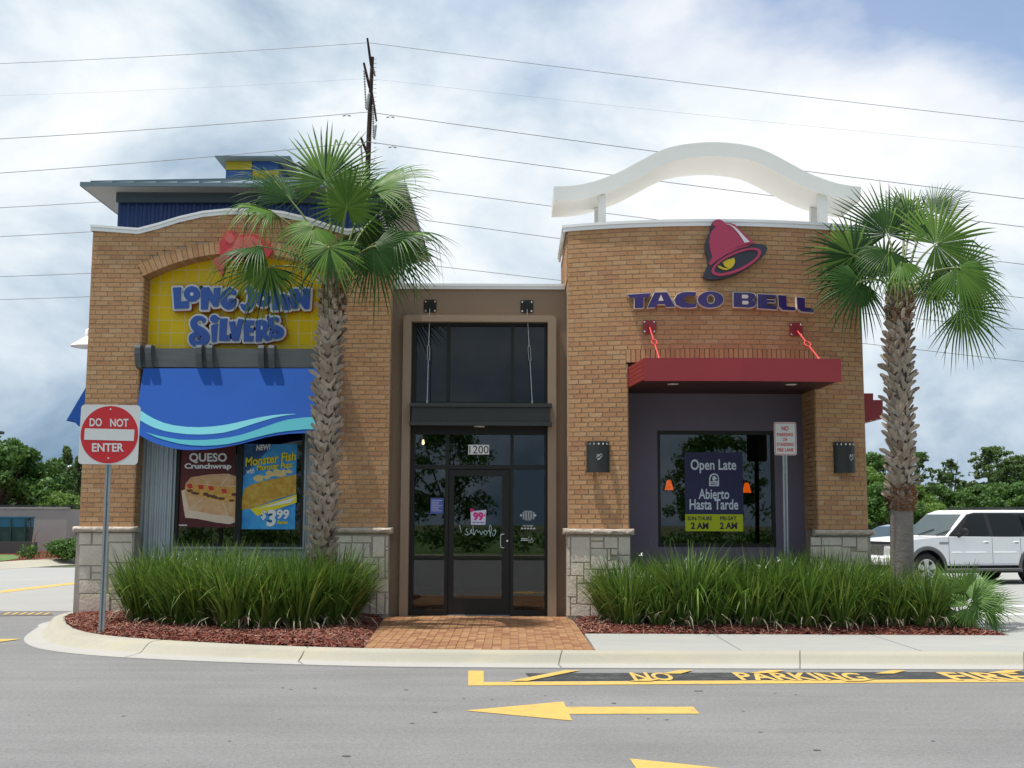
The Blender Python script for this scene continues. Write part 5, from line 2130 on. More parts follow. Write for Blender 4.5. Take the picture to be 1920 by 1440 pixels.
for off, mt, bo in ((0, 'p_white', .04), (.0008, 'p_dblue', .09)):
    m = MB()
    lettering(m, ZP, '$', 1108, 895, 1170, 1015, YP1 - .0016 + off, bold=bo, shear=.1)
    lettering(m, ZP, '3', 1175, 885, 1295, 1095, YP1 - .0016 + off, bold=bo, shear=.1)
    lettering(m, ZP, '99', 1300, 885, 1455, 1005, YP1 - .0016 + off, bold=bo, shear=.05)
    m.build('price', mt, po)

ZO = zoomer(1270, 840, 1186 / 140)
YO = YW + .0445
po = empty('window_poster', (3.1, YO, 1.6), 'navy and lime poster reading Open Late Abierto Hasta Tarde in the right window', 'poster')
m = MB(); rect(m, ZO, 125, 72, 1035, 1050, YO + .003); m.build('poster_sheet', 'p_navy', po)
m = MB(); rect(m, ZO, 128, 1052, 1042, 1320, YO + .003); m.build('hours_panel', 'p_lime', po)
m = MB()
lettering(m, ZO, 'Open Late', 212, 180, 935, 400, YO + .001, bold=.018)
m.build('lettering', 'p_pale', po)
m = MB()
lettering(m, ZO, 'Abierto', 338, 648, 825, 812, YO + .001, bold=.018)
lettering(m, ZO, 'Hasta Tarde', 195, 812, 968, 980, YO + .001, bold=.018)
m.build('lettering', 'p_pale', po)
m = MB()
lettering(m, ZO, 'SUN-THURS', 160, 1085, 550, 1150, YO + .001, bold=.03)
lettering(m, ZO, '2 AM', 215, 1180, 495, 1288, YO + .001, bold=.04)
m.build('hours_lettering', 'p_dark', po)
m = MB()
lettering(m, ZO, 'FRI-SAT', 680, 1085, 940, 1150, YO + .001, bold=.03)
lettering(m, ZO, '2 AM', 675, 1180, 950, 1288, YO + .001, bold=.04)
m.build('hours_lettering', 'p_dark', po)
m = MB()
blob_poly(m, ZO, [(505, 605), (505, 480), (520, 430), (560, 405), (610, 405), (648, 430), (662, 480), (662, 605)], YO + .0015)
m.build('logo_badge', 'p_pale', po)
m = MB()
blob_poly(m, ZO, [(525, 530), (530, 470), (555, 430), (600, 422), (640, 450), (648, 500), (640, 528), (600, 515), (560, 530)], YO + .0005, d=.0005)
lettering(m, ZO, 'TACO', 530, 540, 640, 560, YO + .0005, bold=.03)
lettering(m, ZO, 'BELL', 530, 566, 640, 590, YO + .0005, bold=.03)
m.build('logo_print', 'p_navy', po)
m = MB()
blob_poly(m, ZO, [(555, 510), (562, 455), (590, 440), (615, 470), (636, 488), (600, 505), (575, 520)], YO - .0002, d=.0005)
m.build('logo_bell', 'p_pale', po)

# door and transom graphics
YD = YG - .003
m = MB()
num = empty('house_number', (-0.1, YD, 2.6), 'number 1200 in black on a white plate over the door', 'sign')
za_, zb_ = W(878, 852, YD), W(917, 834, YD)
m.box(za_[0], zb_[0], YD, YD + .002, za_[1], zb_[1])
m.build('number_plate', 'p_white', num)
m = MB()
ident = lambda x, y: (x, y)
lettering(m, ident, '1200', 880, 835.5, 916, 850.5, YD - .002, bold=.0)
m.build('numeral', 'black', num)
ZD = zoomer(850, 930, 1920 / 190)
YD2 = YG - .008
st = empty('door_sticker', (-0.6, YD2, 1.4), 'white and pink 99 cent sticker on the door glass', 'sticker')
m = MB(); blob_poly(m, ZD, [(325, 290), (625, 262), (605, 545), (335, 545)], YD2); m.build('sticker_sheet', 'p_lav', st)
m = MB()
lettering(m, ZD, '99', 375, 305, 570, 470, YD2 - .0015, bold=.05, rot=.0)
lettering(m, ZD, 'c', 578, 335, 610, 390, YD2 - .0015, bold=.05)
m.build('numeral', 'p_pink', st)
m = MB()
lettering(m, ZD, 'VALUE MENU', 362, 492, 585, 515, YD2 - .0015, bold=.03) if False else rect(m, ZD, 362, 495, 420, 512, YD2 - .0015)
rect(m, ZD, 430, 495, 485, 512, YD2 - .0015); rect(m, ZD, 495, 495, 582, 512, YD2 - .0015)
m.build('small_print', 'p_bluesign', st)
m = MB(); blob_poly(m, ZD, [(315, 255), (340, 235), (375, 240), (408, 280), (360, 300), (330, 310)], YD2 - .002); m.build('bell_print', 'p_pink', st)
th_ = empty('door_sticker', (-0.6, YD2, 1.3), 'mirror-written thanks script in pale blue on the door glass', 'sticker')
m = MB()
sc_paths = [[(118, 555), (150, 690)], [(175, 745), (176, 752)],
            [(210, 715), (262, 740), (275, 700), (235, 650), (265, 610)], [(262, 742), (330, 700), (320, 660), (355, 625), (345, 690), (395, 740)], [(370, 565), (395, 740)], [(395, 740), (440, 640), (470, 690), (500, 660)],
            [(500, 660), (530, 740), (555, 670), (610, 740), (640, 690), (600, 650), (570, 700)], [(640, 690), (690, 650), (705, 770)], [(705, 770), (680, 620), (700, 550), (720, 620), (715, 700)],
            [(735, 700), (760, 760), (800, 700), (790, 620)], [(755, 655), (815, 665)]]
for p in sc_paths:
    q = smoothpath([(a, b, 0) for a, b in p], 3)
    m.tube([WP(*ZD(a, b), YD2 - .002) for a, b, _ in q], .0045, 5)
M['script'] = mat('script_paint', (0.50, 0.68, 0.72), 0.6)
m.build('script', 'script', th_)
hs = empty('glass_decals', (0.3, YD, 1.4), 'white opening hours and access decals on the right side light', 'sticker')
m = MB()
for i in range(5):
    for j in range(9):
        x = 1315 + i * 47
        rect(m, ZD, x, 308 + j * 15, x + 32, 316 + j * 15, YD, d=.001)
rect(m, ZD, 1340, 284, 1495, 294, YD); rect(m, ZD, 1360, 448, 1475, 456, YD)
rect(m, ZD, 1265, 350, 1302, 384, YD); rect(m, ZD, 1535, 350, 1570, 384, YD)
lettering(m, ZD, 'we accept', 1315, 545, 1515, 590, YD, bold=.01, mirror=False)
for i in range(5):
    rect(m, ZD, 1282 + i * 58, 602, 1322 + i * 58, 628, YD)
rect(m, ZD, 1285, 802, 1405, 816, YD)
rect(m, ZD, 1275, 832, 1415, 846, YD)
rect(m, ZD, 1428, 760, 1434, 890, YD)
m.build('hours_print', 'signwhite', hs, kind='stuff')
m = MB()
wc = [[(1478, 790), (1478, 830), (1510, 832), (1525, 862)], [(1470, 830), (1448, 850), (1462, 878), (1492, 878), (1508, 858)], [(1478, 778), (1479, 776)], [(1478, 808), (1500, 808)]]
for p in wc:
    m.tube([WP(*ZD(a, b), YD - .002) for a, b in p], .004, 5)
m.build('wheelchair_symbol', 'signwhite', hs)
m = MB()
bsn = MB()
za_, zb_ = W(807, 963, YD), W(832, 934, YD)
bsn.box(za_[0], zb_[0], YD, YD + .002, za_[1], zb_[1])
bs_ = empty('glass_notice', (za_[0], YD, za_[1]), 'small blue notice on the glass left of the door', 'notice')
bsn.build('notice_sheet', 'p_bluesign', bs_)
m = MB()
for i in range(7):
    a, b = W(809, 939 + i * 3.2, YD - .001), W(809 + (14 if i % 3 else 20), 938.2 + i * 3.2, YD - .001)
    m.box(a[0], b[0], YD - .001, YD - .0005, a[1], b[1])
m.build('small_print', 'p_lav', bs_, kind='stuff')

# pendants and a bare bulb seen through the glass
M['pend'] = mat('pendant_glow', (0.7, 0.2, 0.03), 0.5, emit=(1.0, 0.13, 0.005), estr=2.0)
M['bulb'] = mat('bulb_glow', (1, .8, .5), 0.5, emit=(1.0, 0.72, 0.42), estr=6.0)
for i, (px, py) in enumerate(((1254.5, 910), (1400, 915))):
    p = WP(px, py, 1.7)
    e = empty('pendant_lamp', p, 'glowing orange pendant lamp %s of the Open Late poster' % ('left' if i == 0 else 'right'), 'lamp', 'orange pendants behind the right window')
    m = MB()
    m.lathe([(.075, -.075), (.035, .075), (.012, .09)], p, 16)
    m.build('lamp_shade', 'pend', e)
    m = MB()
    m.tube([p + Vector((0, 0, .08)), (p.x, p.y, 3.3)], .006, 5)
    m.build('cord', 'black', e)
p = WP(793.5, 829, 1.2)
e = empty('pendant_lamp', p, 'small lit bulb behind the glass at the upper left of the door', 'lamp')
m = MB()
m.lathe([(0, -.045), (.018, -.035), (.024, -.01), (.018, .02), (.01, .04)], p, 14)
m.build('bulb', 'bulb', e)
m = MB(); m.tube([p + Vector((0, 0, .04)), (p.x, p.y, 3.3)], .005, 5); m.build('cord', 'black', e)


# ================================================================== STREET SIGNS
def post(mb, x, y, z0, z1, w=.028, holes=True):
    # U-channel with a flange on each side
    mb.box(x - w, x - w * .45, y, y + .006, z0, z1)
    mb.box(x + w * .45, x + w, y, y + .006, z0, z1)
    mb.box(x - w * .45, x - w * .30, y, y + .025, z0, z1)
    mb.box(x + w * .30, x + w * .45, y, y + .025, z0, z1)
    mb.box(x - w * .30, x + w * .30, y + .019, y + .025, z0, z1)


YS1 = G(190, 1180, IZ + .05)[1]
sx, _ = W(190, 1180, YS1)
s1 = empty('do_not_enter_sign', (sx, YS1, IZ), 'red and white DO NOT ENTER sign on a steel post in the mulch', 'road sign')
ZS = zoomer(120, 600, 1047 / 160)
cx1, cz1_ = W(205.5, 815, YS1)
hs_ = 0.378


def roundrect(cx, cz, w, h, r, n=5, tilt=0.0):
    o = []
    for (sx_, sz_, a0) in ((1, 1, 0), (-1, 1, 1), (-1, -1, 2), (1, -1, 3)):
        for i in range(n + 1):
            a = (a0 + i / n) * math.pi / 2
            u = sx_ * (w - r) + r * math.cos(a)
            v = sz_ * (h - r) + r * math.sin(a)
            o.append((cx + u * math.cos(tilt) - v * math.sin(tilt), cz + u * math.sin(tilt) + v * math.cos(tilt)))
    return o


tl = -0.012
m = MB(); m.prism(roundrect(cx1, cz1_, hs_, hs_, .05, tilt=tl), YS1 - .008, YS1 - .004); m.build('sign_panel', 'signface', s1)
m = MB(); m.prism(ell(cx1, cz1_, hs_ * .965, hs_ * .965, 64), YS1 - .0095, YS1 - .008); m.build('red_disc', 'signredface', s1)
m = MB(); m.prism(roundrect(cx1, cz1_, .315, .072, .004, tilt=tl - .01), YS1 - .011, YS1 - .0095); m.build('white_bar', 'signface', s1)
m = MB()
lettering(m, ident, 'DO', 168, 784, 191, 799.5, YS1 - .012, bold=.025)
lettering(m, ident, 'NOT', 206.5, 785, 241, 800.5, YS1 - .012, bold=.025)
lettering(m, ident, 'ENTER', 172.5, 831, 232, 847, YS1 - .012, bold=.025)
m.build('lettering', 'signface', s1)
for dz in (.32, -.30):
    m = MB(); m.lathe([(0, -.006), (.008, -.005), (.012, 0)], (cx1 + .0, YS1 - .010, cz1_ + dz), 10, axis='Y'); m.build('bolt', 'chrome', s1)
m = MB(); post(m, 0, 0, 0, 1, .036)
bx, tx = sx, cx1
zt_ = cz1_ + .36
m.v = [(bx + (tx - bx) * v[2] + v[0], YS1 + v[1], IZ - .03 + (zt_ - IZ + .03) * v[2]) for v in m.v]
m.build('post', 'steel', s1)
m = MB()
for i in range(60):
    f = i / 60
    z = IZ + .1 + f * 1.55
    x = bx + (tx - bx) * ((z - IZ) / (zt_ - IZ))
    m.box(x - .004, x + .004, YS1 + .0178, YS1 + .019, z - .005, z + .005)
m.build('post_hole', 'black', s1, kind='stuff')

YS2 = -0.55
zz = zoomer(1430, 780, 463 / 90)
s2 = empty('fire_lane_sign', (4.0, YS2, IZ), 'small white sign with red lettering NO PARKING OR STANDING FIRE LANE on a steel post', 'road sign')
xa, za_ = W(*zz(113, 378), YS2)
xb, zb_ = W(*zz(321, 60), YS2)
cx2, cz2 = (xa + xb) / 2, (za_ + zb_) / 2
m = MB(); m.prism(roundrect(cx2, cz2, (xb - xa) / 2, (zb_ - za_) / 2, .03), YS2 - .008, YS2 - .004); m.build('sign_panel', 'signface', s2)
m = MB()
ro, ri = roundrect(cx2, cz2, (xb - xa) / 2 - .009, (zb_ - za_) / 2 - .009, .024), roundrect(cx2, cz2, (xb - xa) / 2 - .018, (zb_ - za_) / 2 - .018, .018)
for i in range(len(ro)):
    j = (i + 1) % len(ro)
    m.prism([ro[i], ro[j], ri[j], ri[i]], YS2 - .0095, YS2 - .008)
m.build('red_border', 'signredface', s2)
m = MB()
for s_, a, b, c, d in (('NO', 182, 98, 250, 142), ('PARKING', 137, 163, 294, 197), ('OR', 195, 211, 240, 243), ('STANDING', 135, 257, 301, 291), ('FIRE LANE', 142, 310, 298, 344)):
    lettering(m, zz, s_, a, b, c, d, YS2 - .0095, bold=.03)
m.build('lettering', 'signredface', s2)
m = MB(); post(m, 0, 0, 0, 1, .034)
bx2, _ = W(*zz(225, 1400), YS2)
tx2, _ = W(*zz(216, 380), YS2)
zt_ = cz2 + .1
m.v = [(bx2 + (tx2 - bx2) * v[2] + v[0], YS2 + v[1], IZ + (zt_ - IZ) * v[2]) for v in m.v]
m.build('post', 'steel', s2)
m = MB()
for i in range(62):
    z = IZ + .5 + i * .026
    x = bx2 + (tx2 - bx2) * ((z - IZ) / (zt_ - IZ))
    m.box(x - .004, x + .004, YS2 + .0175, YS2 + .019, z - .005, z + .005)
m.build('post_hole', 'black', s2, kind='stuff')
# ================================================================== PALMS
def add_fan(V, Q, T, hub, tip, nrm, Rr, spread, nseg, droop, rg, fold=0.25):
    """costapalmate blade: pleated leaflets, joined for the inner half, thread-thin and hanging at the ends"""
    t = tip.normalized()
    nrm = (nrm - t * nrm.dot(t)).normalized()
    s = t.cross(nrm)
    da = 2 * spread / nseg
    tb = rg.random() ** 1.3 * .62
    for i in range(nseg):
        a = -spread + da * (i + .5) + rg.uniform(-.1, .1) * da
        k = abs(a) / spread
        L = Rr * (1.0 - 0.30 * k ** 2.2) * rg.uniform(.90, 1.07)
        d0 = t * math.cos(a) + s * math.sin(a)
        d0 = (d0 - nrm * fold * k * k).normalized()
        # direction across the leaflet
        c0 = (-t * math.sin(a) + s * math.cos(a))
        dr = droop * rg.uniform(.5, 1.7)
        lt_ = rg.uniform(0, .30)
        brk = rg.uniform(.62, .8) if rg.random() < .12 else 2.0
        ts = (0.03, 0.22, 0.40, 0.56, 0.72, 0.87, 1.0)
        base = len(V)
        hw = math.tan(da / 2) * 1.06
        tw = rg.uniform(-.5, .5)
        for j, tt in enumerate(ts):
            p = hub + d0 * (L * tt) - nrm * (0.10 * Rr * tt * tt)
            u = max(0.0, tt - .42)
            g = dr * u * u * L * 1.35
            if tt > brk:
                g += (tt - brk) * L * 1.3
                p = p - d0 * (L * (tt - brk) * .7)
            p = p + Vector((0, 0, -g)) + c0 * (tw * u * u * L * .25)
            w = hw * L * tt if tt <= .40 else hw * L * .40 * max(0.0, (1 - tt) / .60) ** .8 + .0005
            h = w * .75
            V += [p - c0 * w, p + nrm * h, p + c0 * w]
        for j in range(len(ts) - 1):
            b = base + j * 3
            for (q0, q1) in ((0, 1), (1, 2)):
                Q.append((b + q0, b + q1, b + 3 + q1, b + 3 + q0))
                T.append(min(.97, max(0, tb + lt_ + rg.uniform(0, .06) + (.12 if j > 3 else 0))))


# boot prototypes: split leaf bases that cross over one another
def boot_mesh(seed, curl=0.07):
    rg = random.Random(seed)
    m = MB()
    rows = []
    n = 6
    for i in range(n + 1):
        t = i / n
        w = .062 * (1 - .42 * t) * (1 + .15 * math.sin(t * 5 + seed))
        if i == n:
            w *= .6
        out = .010 + curl * t ** 2.3 + .010 * math.sin(t * 3)
        z = .185 * t
        th = .009
        rows.append([(-w, out - .006, z), (0, out + .014 * (1 - t), z + .012 * (i == n)), (w, out - .006, z + rg.uniform(-.01, .01) * (i == n)), (w * .9, out - .006 - th, z), (0, out + .004 - th, z), (-w * .9, out - .006 - th, z)])
    m.quadstrip(rows, close=True)
    e = len(m.v) - 6
    m.face((e, e + 1, e + 2, e + 3, e + 4, e + 5))
    o = m.build('boot_shape', 'boot', smooth=50)
    me = o.data
    bpy.data.objects.remove(o)
    return me


BOOTS = [boot_mesh(i, c) for i, c in ((1, .055), (2, .085), (3, .12), (4, .045))]


def palm(label, Y, base_px, axis_px, z_boot0, rad, fronds, seed, smooth_to=None):
    """axis_px: trunk axis from bottom to top in photograph pixels"""
    rg = random.Random(seed)
    base = WP(*base_px, Y)
    base.z = IZ
    root = empty('palm_tree', base, label, 'palm tree', 'palms in the beds in front of the restaurant')
    ax = [base - Vector((0, 0, .05))] + [WP(px, py, Y) for px, py in axis_px]
    # trunk core
    m = MB()
    pts = smoothpath([tuple(p) for p in ax], 4)
    rs = []
    for p in pts:
        z = p[2]
        r = rad
        if z < z_boot0 + .05:
            r = rad * (1.0 + .22 * max(0, (1.1 - z) / 1.1))
        else:
            r = rad * .72
        rs.append(r)
    m.tube(pts, rs, 20)
    tr = m.build('trunk', 'trunk2' if smooth_to else 'trunk', root, smooth=60)

    def at_z(z):
        for a, b in zip(pts, pts[1:]):
            if a[2] <= z <= b[2]:
                f = (z - a[2]) / max(1e-6, b[2] - a[2])
                return Vector(a) + (Vector(b) - Vector(a)) * f
        return Vector(pts[-1])
    ztop = pts[-1][2]
    z = z_boot0
    k = 0
    nrow = 0
    while z < ztop - .06:
        nper = 8
        for q in range(nper):
            a = 2 * math.pi * (q + .5 * (nrow % 2)) / nper + rg.uniform(-.12, .12)
            for lean in (1, -1):
                if lean < 0 and rg.random() < .10:
                    continue
                zz = z + rg.uniform(-.012, .012) + (.02 if lean > 0 else 0)
                c = at_z(zz)
                rr = rad * .70 + (0.018 if lean > 0 else .006)
                pos = c + Vector((math.cos(a) * rr, math.sin(a) * rr, 0))
                me = BOOTS[3 if z > ztop - .7 and rg.random() < .5 else rg.choice((0, 0, 1, 1, 2))]
                o = link('leaf_base', me, root, loc=pos)
                o.rotation_mode = 'XYZ'
                Mx = Matrix.Rotation(a - math.pi / 2, 4, 'Z') @ Matrix.Rotation(R(lean * rg.uniform(34, 50)), 4, 'Y') @ Matrix.Rotation(R(rg.uniform(-6, 3)), 4, 'X')
                o.rotation_euler = Mx.to_euler()
                s = rg.uniform(.80, 1.12) * rad / .175
                o.scale = (s * rg.uniform(.8, 1.1), s, s * rg.uniform(.8, 1.12))
                k += 1
        z += .118
        nrow += 1
    # fibres at the foot of the boots and under the crown
    V, Q, T = [], [], []
    for (za, zb, n, rr, lng) in ((z_boot0 - .14, z_boot0 + .22, 900 if smooth_to else 250, rad * 1.02, .12), (ztop - .45, ztop + .02, 700, rad * .95, .13)):
        for _ in range(n):
            zz = rg.uniform(za, zb)
            a = rg.uniform(0, 6.283)
            c = at_z(zz)
            rad_ = rr * (1 + .22 * math.sin(math.pi * (zz - za) / (zb - za))) * rg.uniform(.85, 1.08)
            p = c + Vector((math.cos(a) * rad_, math.sin(a) * rad_, 0))
            tn = Vector((-math.sin(a), math.cos(a), rg.uniform(-.8, .8))).normalized()
            nr = Vector((math.cos(a), math.sin(a), rg.uniform(-.5, .5)))
            d = (tn + nr * rg.uniform(-.1, .5)).normalized() * rg.uniform(.4, 1) * lng
            w = tn.cross(nr).normalized() * .005
            b = len(V)
            V += [p - w, p + d * .5 + nr * .01 - w, p + d * .5 + nr * .01 + w, p + w, p + d]
            Q += [(b, b + 1, b + 2, b + 3), (b + 1, b + 4, b + 4, b + 2)]
            T += [rg.random()] * 2
    Q = [q for q in Q if len(set(q)) == 4]
    T = T[:len(Q)]
    np_mesh('trunk_fibre', V, Q, 'fibre', T, root, kind='stuff')
    top = Vector(pts[-1])
    for (hub, dy, tip, dty, nrm, Rpx, spread, droop) in fronds:
        h = WP(hub[0], hub[1], Y + dy)
        tp = WP(tip[0], tip[1], Y + dy + dty)
        sc_ = (h.y - CAM.y) / F
        V, Q, T = [], [], []
        add_fan(V, Q, T, h, tp - h, Vector(nrm), Rpx * sc_ * 1.14, R(spread), int(30 + Rpx * .08), droop * .55, rg)
        fr_ = np_mesh('frond', V, Q, 'frond', T, root)
        m = MB()
        mid = top.lerp(h, .5) + Vector((0, 0, .10 * (h - top).length))
        st_ = top + (h - top).normalized() * .05
        d = (tp - h).normalized()
        pth = smoothpath([tuple(st_ - Vector((0, 0, .1))), tuple(mid), tuple(h), tuple(h + d * Rpx * sc_ * .12)], 4)
        m.tube(pth, [.020 - .013 * i / (len(pth) - 1) for i in range(len(pth))], 6)
        m.build('petiole', 'petiole', fr_, smooth=60)
    return root


C_ = (0, -1, .15)
# hub px, hub depth offset, tip px, tip depth offset, normal, radius px, half spread, droop
left_fronds = [
    ((610, 340), .25, (598, 236), .15, (0, -1, -.1), 124, 116, .10),
    ((650, 388), -.20, (652, 310), -.25, (0, -1, .25), 84, 165, .35),
    ((617, 463), -.62, (612, 545), -.20, (0, -.85, .6), 92, 128, .55),
    ((505, 500), -.35, (450, 560), -.10, (.15, -1, .2), 98, 122, .40),
    ((512, 398), -.10, (445, 372), -.05, (.25, -.35, 1), 96, 105, 1.5),
    ((490, 462), -.45, (400, 472), -.10, (.1, -.3, 1), 104, 95, 1.8),
    ((545, 375), .10, (462, 285), .05, (.7, -.6, .4), 122, 80, .7),
    ((700, 355), .20, (790, 296), .10, (-.4, -.6, .6), 118, 92, .55),
    ((735, 440), -.10, (842, 425), .10, (-.1, -.35, 1), 118, 95, 1.3),
    ((700, 462), -.45, (782, 530), -.05, (-.35, -.9, .45), 114, 100, .5),
    ((740, 460), .35, (812, 500), .10, (-.3, -.8, .5), 92, 100, .5),
    ((715, 395), .50, (765, 360), .2, (-.3, -.7, .3), 90, 120, .7),
    ((590, 425), -.4, (540, 480), -.3, (.2, -.7, .7), 86, 110, 1.1),
    ((680, 430), .6, (720, 480), .3, (-.2, -.8, .4), 100, 110, .9),
    ((660, 350), .55, (680, 290), .3, (-.2, -1, .1), 84, 110, .4),
]
lp_ = palm('palm tree in front of the yellow tiled sign, left of the door', -1.45, (603, 1100),
           [(604, 1075), (607, 950), (611, 800), (616, 680), (622, 590), (628, 530)], 0.86, 0.150, left_fronds, 31)
right_fronds = [
    ((1664, 440), .20, (1622, 335), .20, (.2, -1, -.05), 112, 112, .10),
    ((1706, 435), .45, (1728, 345), .20, (0, -1, 0), 98, 88, .12),
    ((1601, 480), -.25, (1540, 452), -.10, (.15, -1, .12), 96, 150, .38),
    ((1613, 528), -.42, (1555, 585), -.10, (.2, -1, .3), 98, 112, .42),
    ((1754, 458), -.10, (1850, 420), .10, (-.2, -1, .05), 118, 140, .12),
    ((1750, 398), .30, (1800, 345), .05, (-.3, -.8, .3), 78, 70, .15),
    ((1800, 505), .15, (1908, 530), .30, (-.3, -1, .15), 110, 90, .20),
    ((1795, 502), -.42, (1868, 590), -.20, (-.2, -.8, .6), 104, 95, .85),
    ((1802, 578), .25, (1880, 625), .15, (-.2, -1, .15), 104, 110, .22),
    ((1690, 492), -.55, (1680, 575), -.35, (0, -.8, .65), 70, 110, .9),
    ((1668, 470), -.5, (1640, 560), -.3, (.1, -.85, .5), 84, 100, 1.0),
    ((1620, 470), .40, (1570, 500), .2, (.2, -.8, .4), 92, 120, .7),
    ((1745, 520), .45, (1790, 600), .2, (-.3, -.8, .4), 92, 100, .7),
    ((1700, 400), .6, (1690, 350), .2, (0, -1, 0), 70, 120, .3),
    ((1655, 500), .35, (1640, 440), .2, (0, -1, .1), 90, 140, .5),
]
rp_ = palm('right palm tree with a smooth grey foot, beside the white car', -1.25, (1694, 1120),
           [(1692, 1080), (1690, 950), (1688, 850), (1686, 740), (1685, 650), (1687, 575), (1690, 545)], 1.85, 0.155, right_fronds, 47, smooth_to=True)


# ================================================================== IRIS CLUMPS AND PALMETTO
def iris_mesh(seed, H=0.85, n=230):
    rg = random.Random(seed)
    V, Q, T, MI = [], [], [], []
    for _ in range(n):
        a = rg.uniform(0, 6.283)
        r0 = rg.random() ** .5 * .15
        p = Vector((math.cos(a) * r0, math.sin(a) * r0, 0))
        a2 = a + rg.uniform(-.8, .8)
        L = H * rg.uniform(.55, 1.10)
        lean = rg.uniform(.05, .80) * (.5 + r0 * 4)
        bend_ = rg.uniform(.0, .95)
        o = Vector((math.cos(a2), math.sin(a2), 0))
        s = Vector((-o.y, o.x, 0))
        if rg.random() < .6:
            s = (s + o * rg.uniform(-1, 1)).normalized()
        w = rg.uniform(.0055, .0115)
        dead = rg.random() < .05
        if dead:
            lean += .5
            bend_ += 1.4
            L *= .6
        kink = rg.random() < .10
        b = len(V)
        N = 6
        ang = lean * .6
        for i in range(N):
            t = i / (N - 1)
            if i:
                ang += bend_ * .35 * t + (1.1 if kink and i == 4 else 0)
                p = p + (Vector((0, 0, 1)) * math.cos(ang) + o * math.sin(ang)) * (L / (N - 1))
            ww = w * (1.0 if t < .5 else (1 - t) * 2) + .0006
            V += [p - s * ww, p + s * ww]
        tn = rg.random() * .83 if rg.random() < .96 else .95
        for i in range(N - 1):
            Q.append((b + 2 * i, b + 2 * i + 1, b + 2 * i + 3, b + 2 * i + 2))
            T.append(tn)
            MI.append(1 if dead else 0)
    o = np_mesh('clump_shape', V, Q, ['iris', 'deadleaf'], T, mi=MI)
    me = o.data
    bpy.data.objects.remove(o)
    return me


IRIS = [iris_mesh(i, .84 + .06 * (i % 3), 480) for i in range(7)]
rg = random.Random(99)
fm = MB()
for k in range(3):
    a = k * 2.09
    fm.v += [(0, 0, 0), (math.cos(a - .5) * .022, math.sin(a - .5) * .022, .012), (math.cos(a) * .036, math.sin(a) * .036, .004), (math.cos(a + .5) * .022, math.sin(a + .5) * .022, .012)]
    fm.face((4 * k, 4 * k + 1, 4 * k + 2, 4 * k + 3))
fo = fm.build('flower_shape', 'petal', recalc=False)
flower_me = fo.data
bpy.data.objects.remove(fo)


ORD = 'first second third fourth fifth sixth seventh eighth ninth tenth eleventh twelfth thirteenth fourteenth fifteenth sixteenth'.split()


def iris_bed(spots, label, group, front_y, sgn, side):
    fr = sorted([q for q in spots if q[1] < front_y(q[0])], key=lambda q: -q[0] * sgn)
    nm = {q: ('%s strap-leaved clump from the paved walk, front row of the %s bed' % (ORD[i], side)) for i, q in enumerate(fr) if i < 16}
    for q in spots:
        x, y, s = q
        me = rg.choice(IRIS)
        o = link('iris_clump', me, None, loc=(x, y, IZ + .03))
        o.rotation_euler = (rg.uniform(-.05, .05), rg.uniform(-.05, .05), rg.uniform(0, 6.28))
        o.scale = (s * 1.08, s * 1.08, s)
        tag(o, nm.get(q, label), 'plant', group)
        if rg.random() < .30:
            fz = rg.uniform(.6, .92)
            f = link('flower', flower_me, o, loc=(rg.uniform(-.2, .2), rg.uniform(-.2, .2), fz))
            f.rotation_euler = (rg.uniform(.6, 1.4), rg.uniform(-.5, .5), rg.uniform(0, 3))


spots = []
for j, y in enumerate((-0.45, -0.95, -1.45, -1.95, -2.35)):
    x0, x1 = (-5.25, -2.1) if j < 2 else ((-5.0, -2.15) if j == 2 else ((-4.5, -2.2) if j == 3 else (-3.6, -2.4)))
    x = x0 + rg.uniform(0, .15)
    while x < x1:
        if math.hypot(x + 2.58, y + 1.45) > .26:
            spots.append((x + rg.uniform(-.06, .06), y + rg.uniform(-.1, .1), rg.uniform(.90, 1.20)))
        x += rg.uniform(.34, .46)
iris_bed(spots, 'clump of long green strap leaves behind the front row of the left mulch bed', 'strap-leaved clumps in the bed left of the door', lambda x: (-1.7 if x > -4.6 else -1.2) - (.4 if -3.7 < x < -2.3 else 0), 1, 'left')
spots = []
for j, y in enumerate((-0.55, -0.98, -1.38, -1.75)):
    x0, x1 = (1.45, 5.55)
    x = x0 + rg.uniform(0, .15)
    while x < x1:
        if math.hypot(x - 5.40, y + 1.25) > .27:
            spots.append((x + rg.uniform(-.06, .06), y + rg.uniform(-.1, .1), rg.uniform(.88, 1.18)))
        x += rg.uniform(.33, .44)
iris_bed(spots, 'clump of long green strap leaves behind the front row of the right mulch bed', 'strap-leaved clumps in the bed right of the door', lambda x: -1.57, -1, 'right')

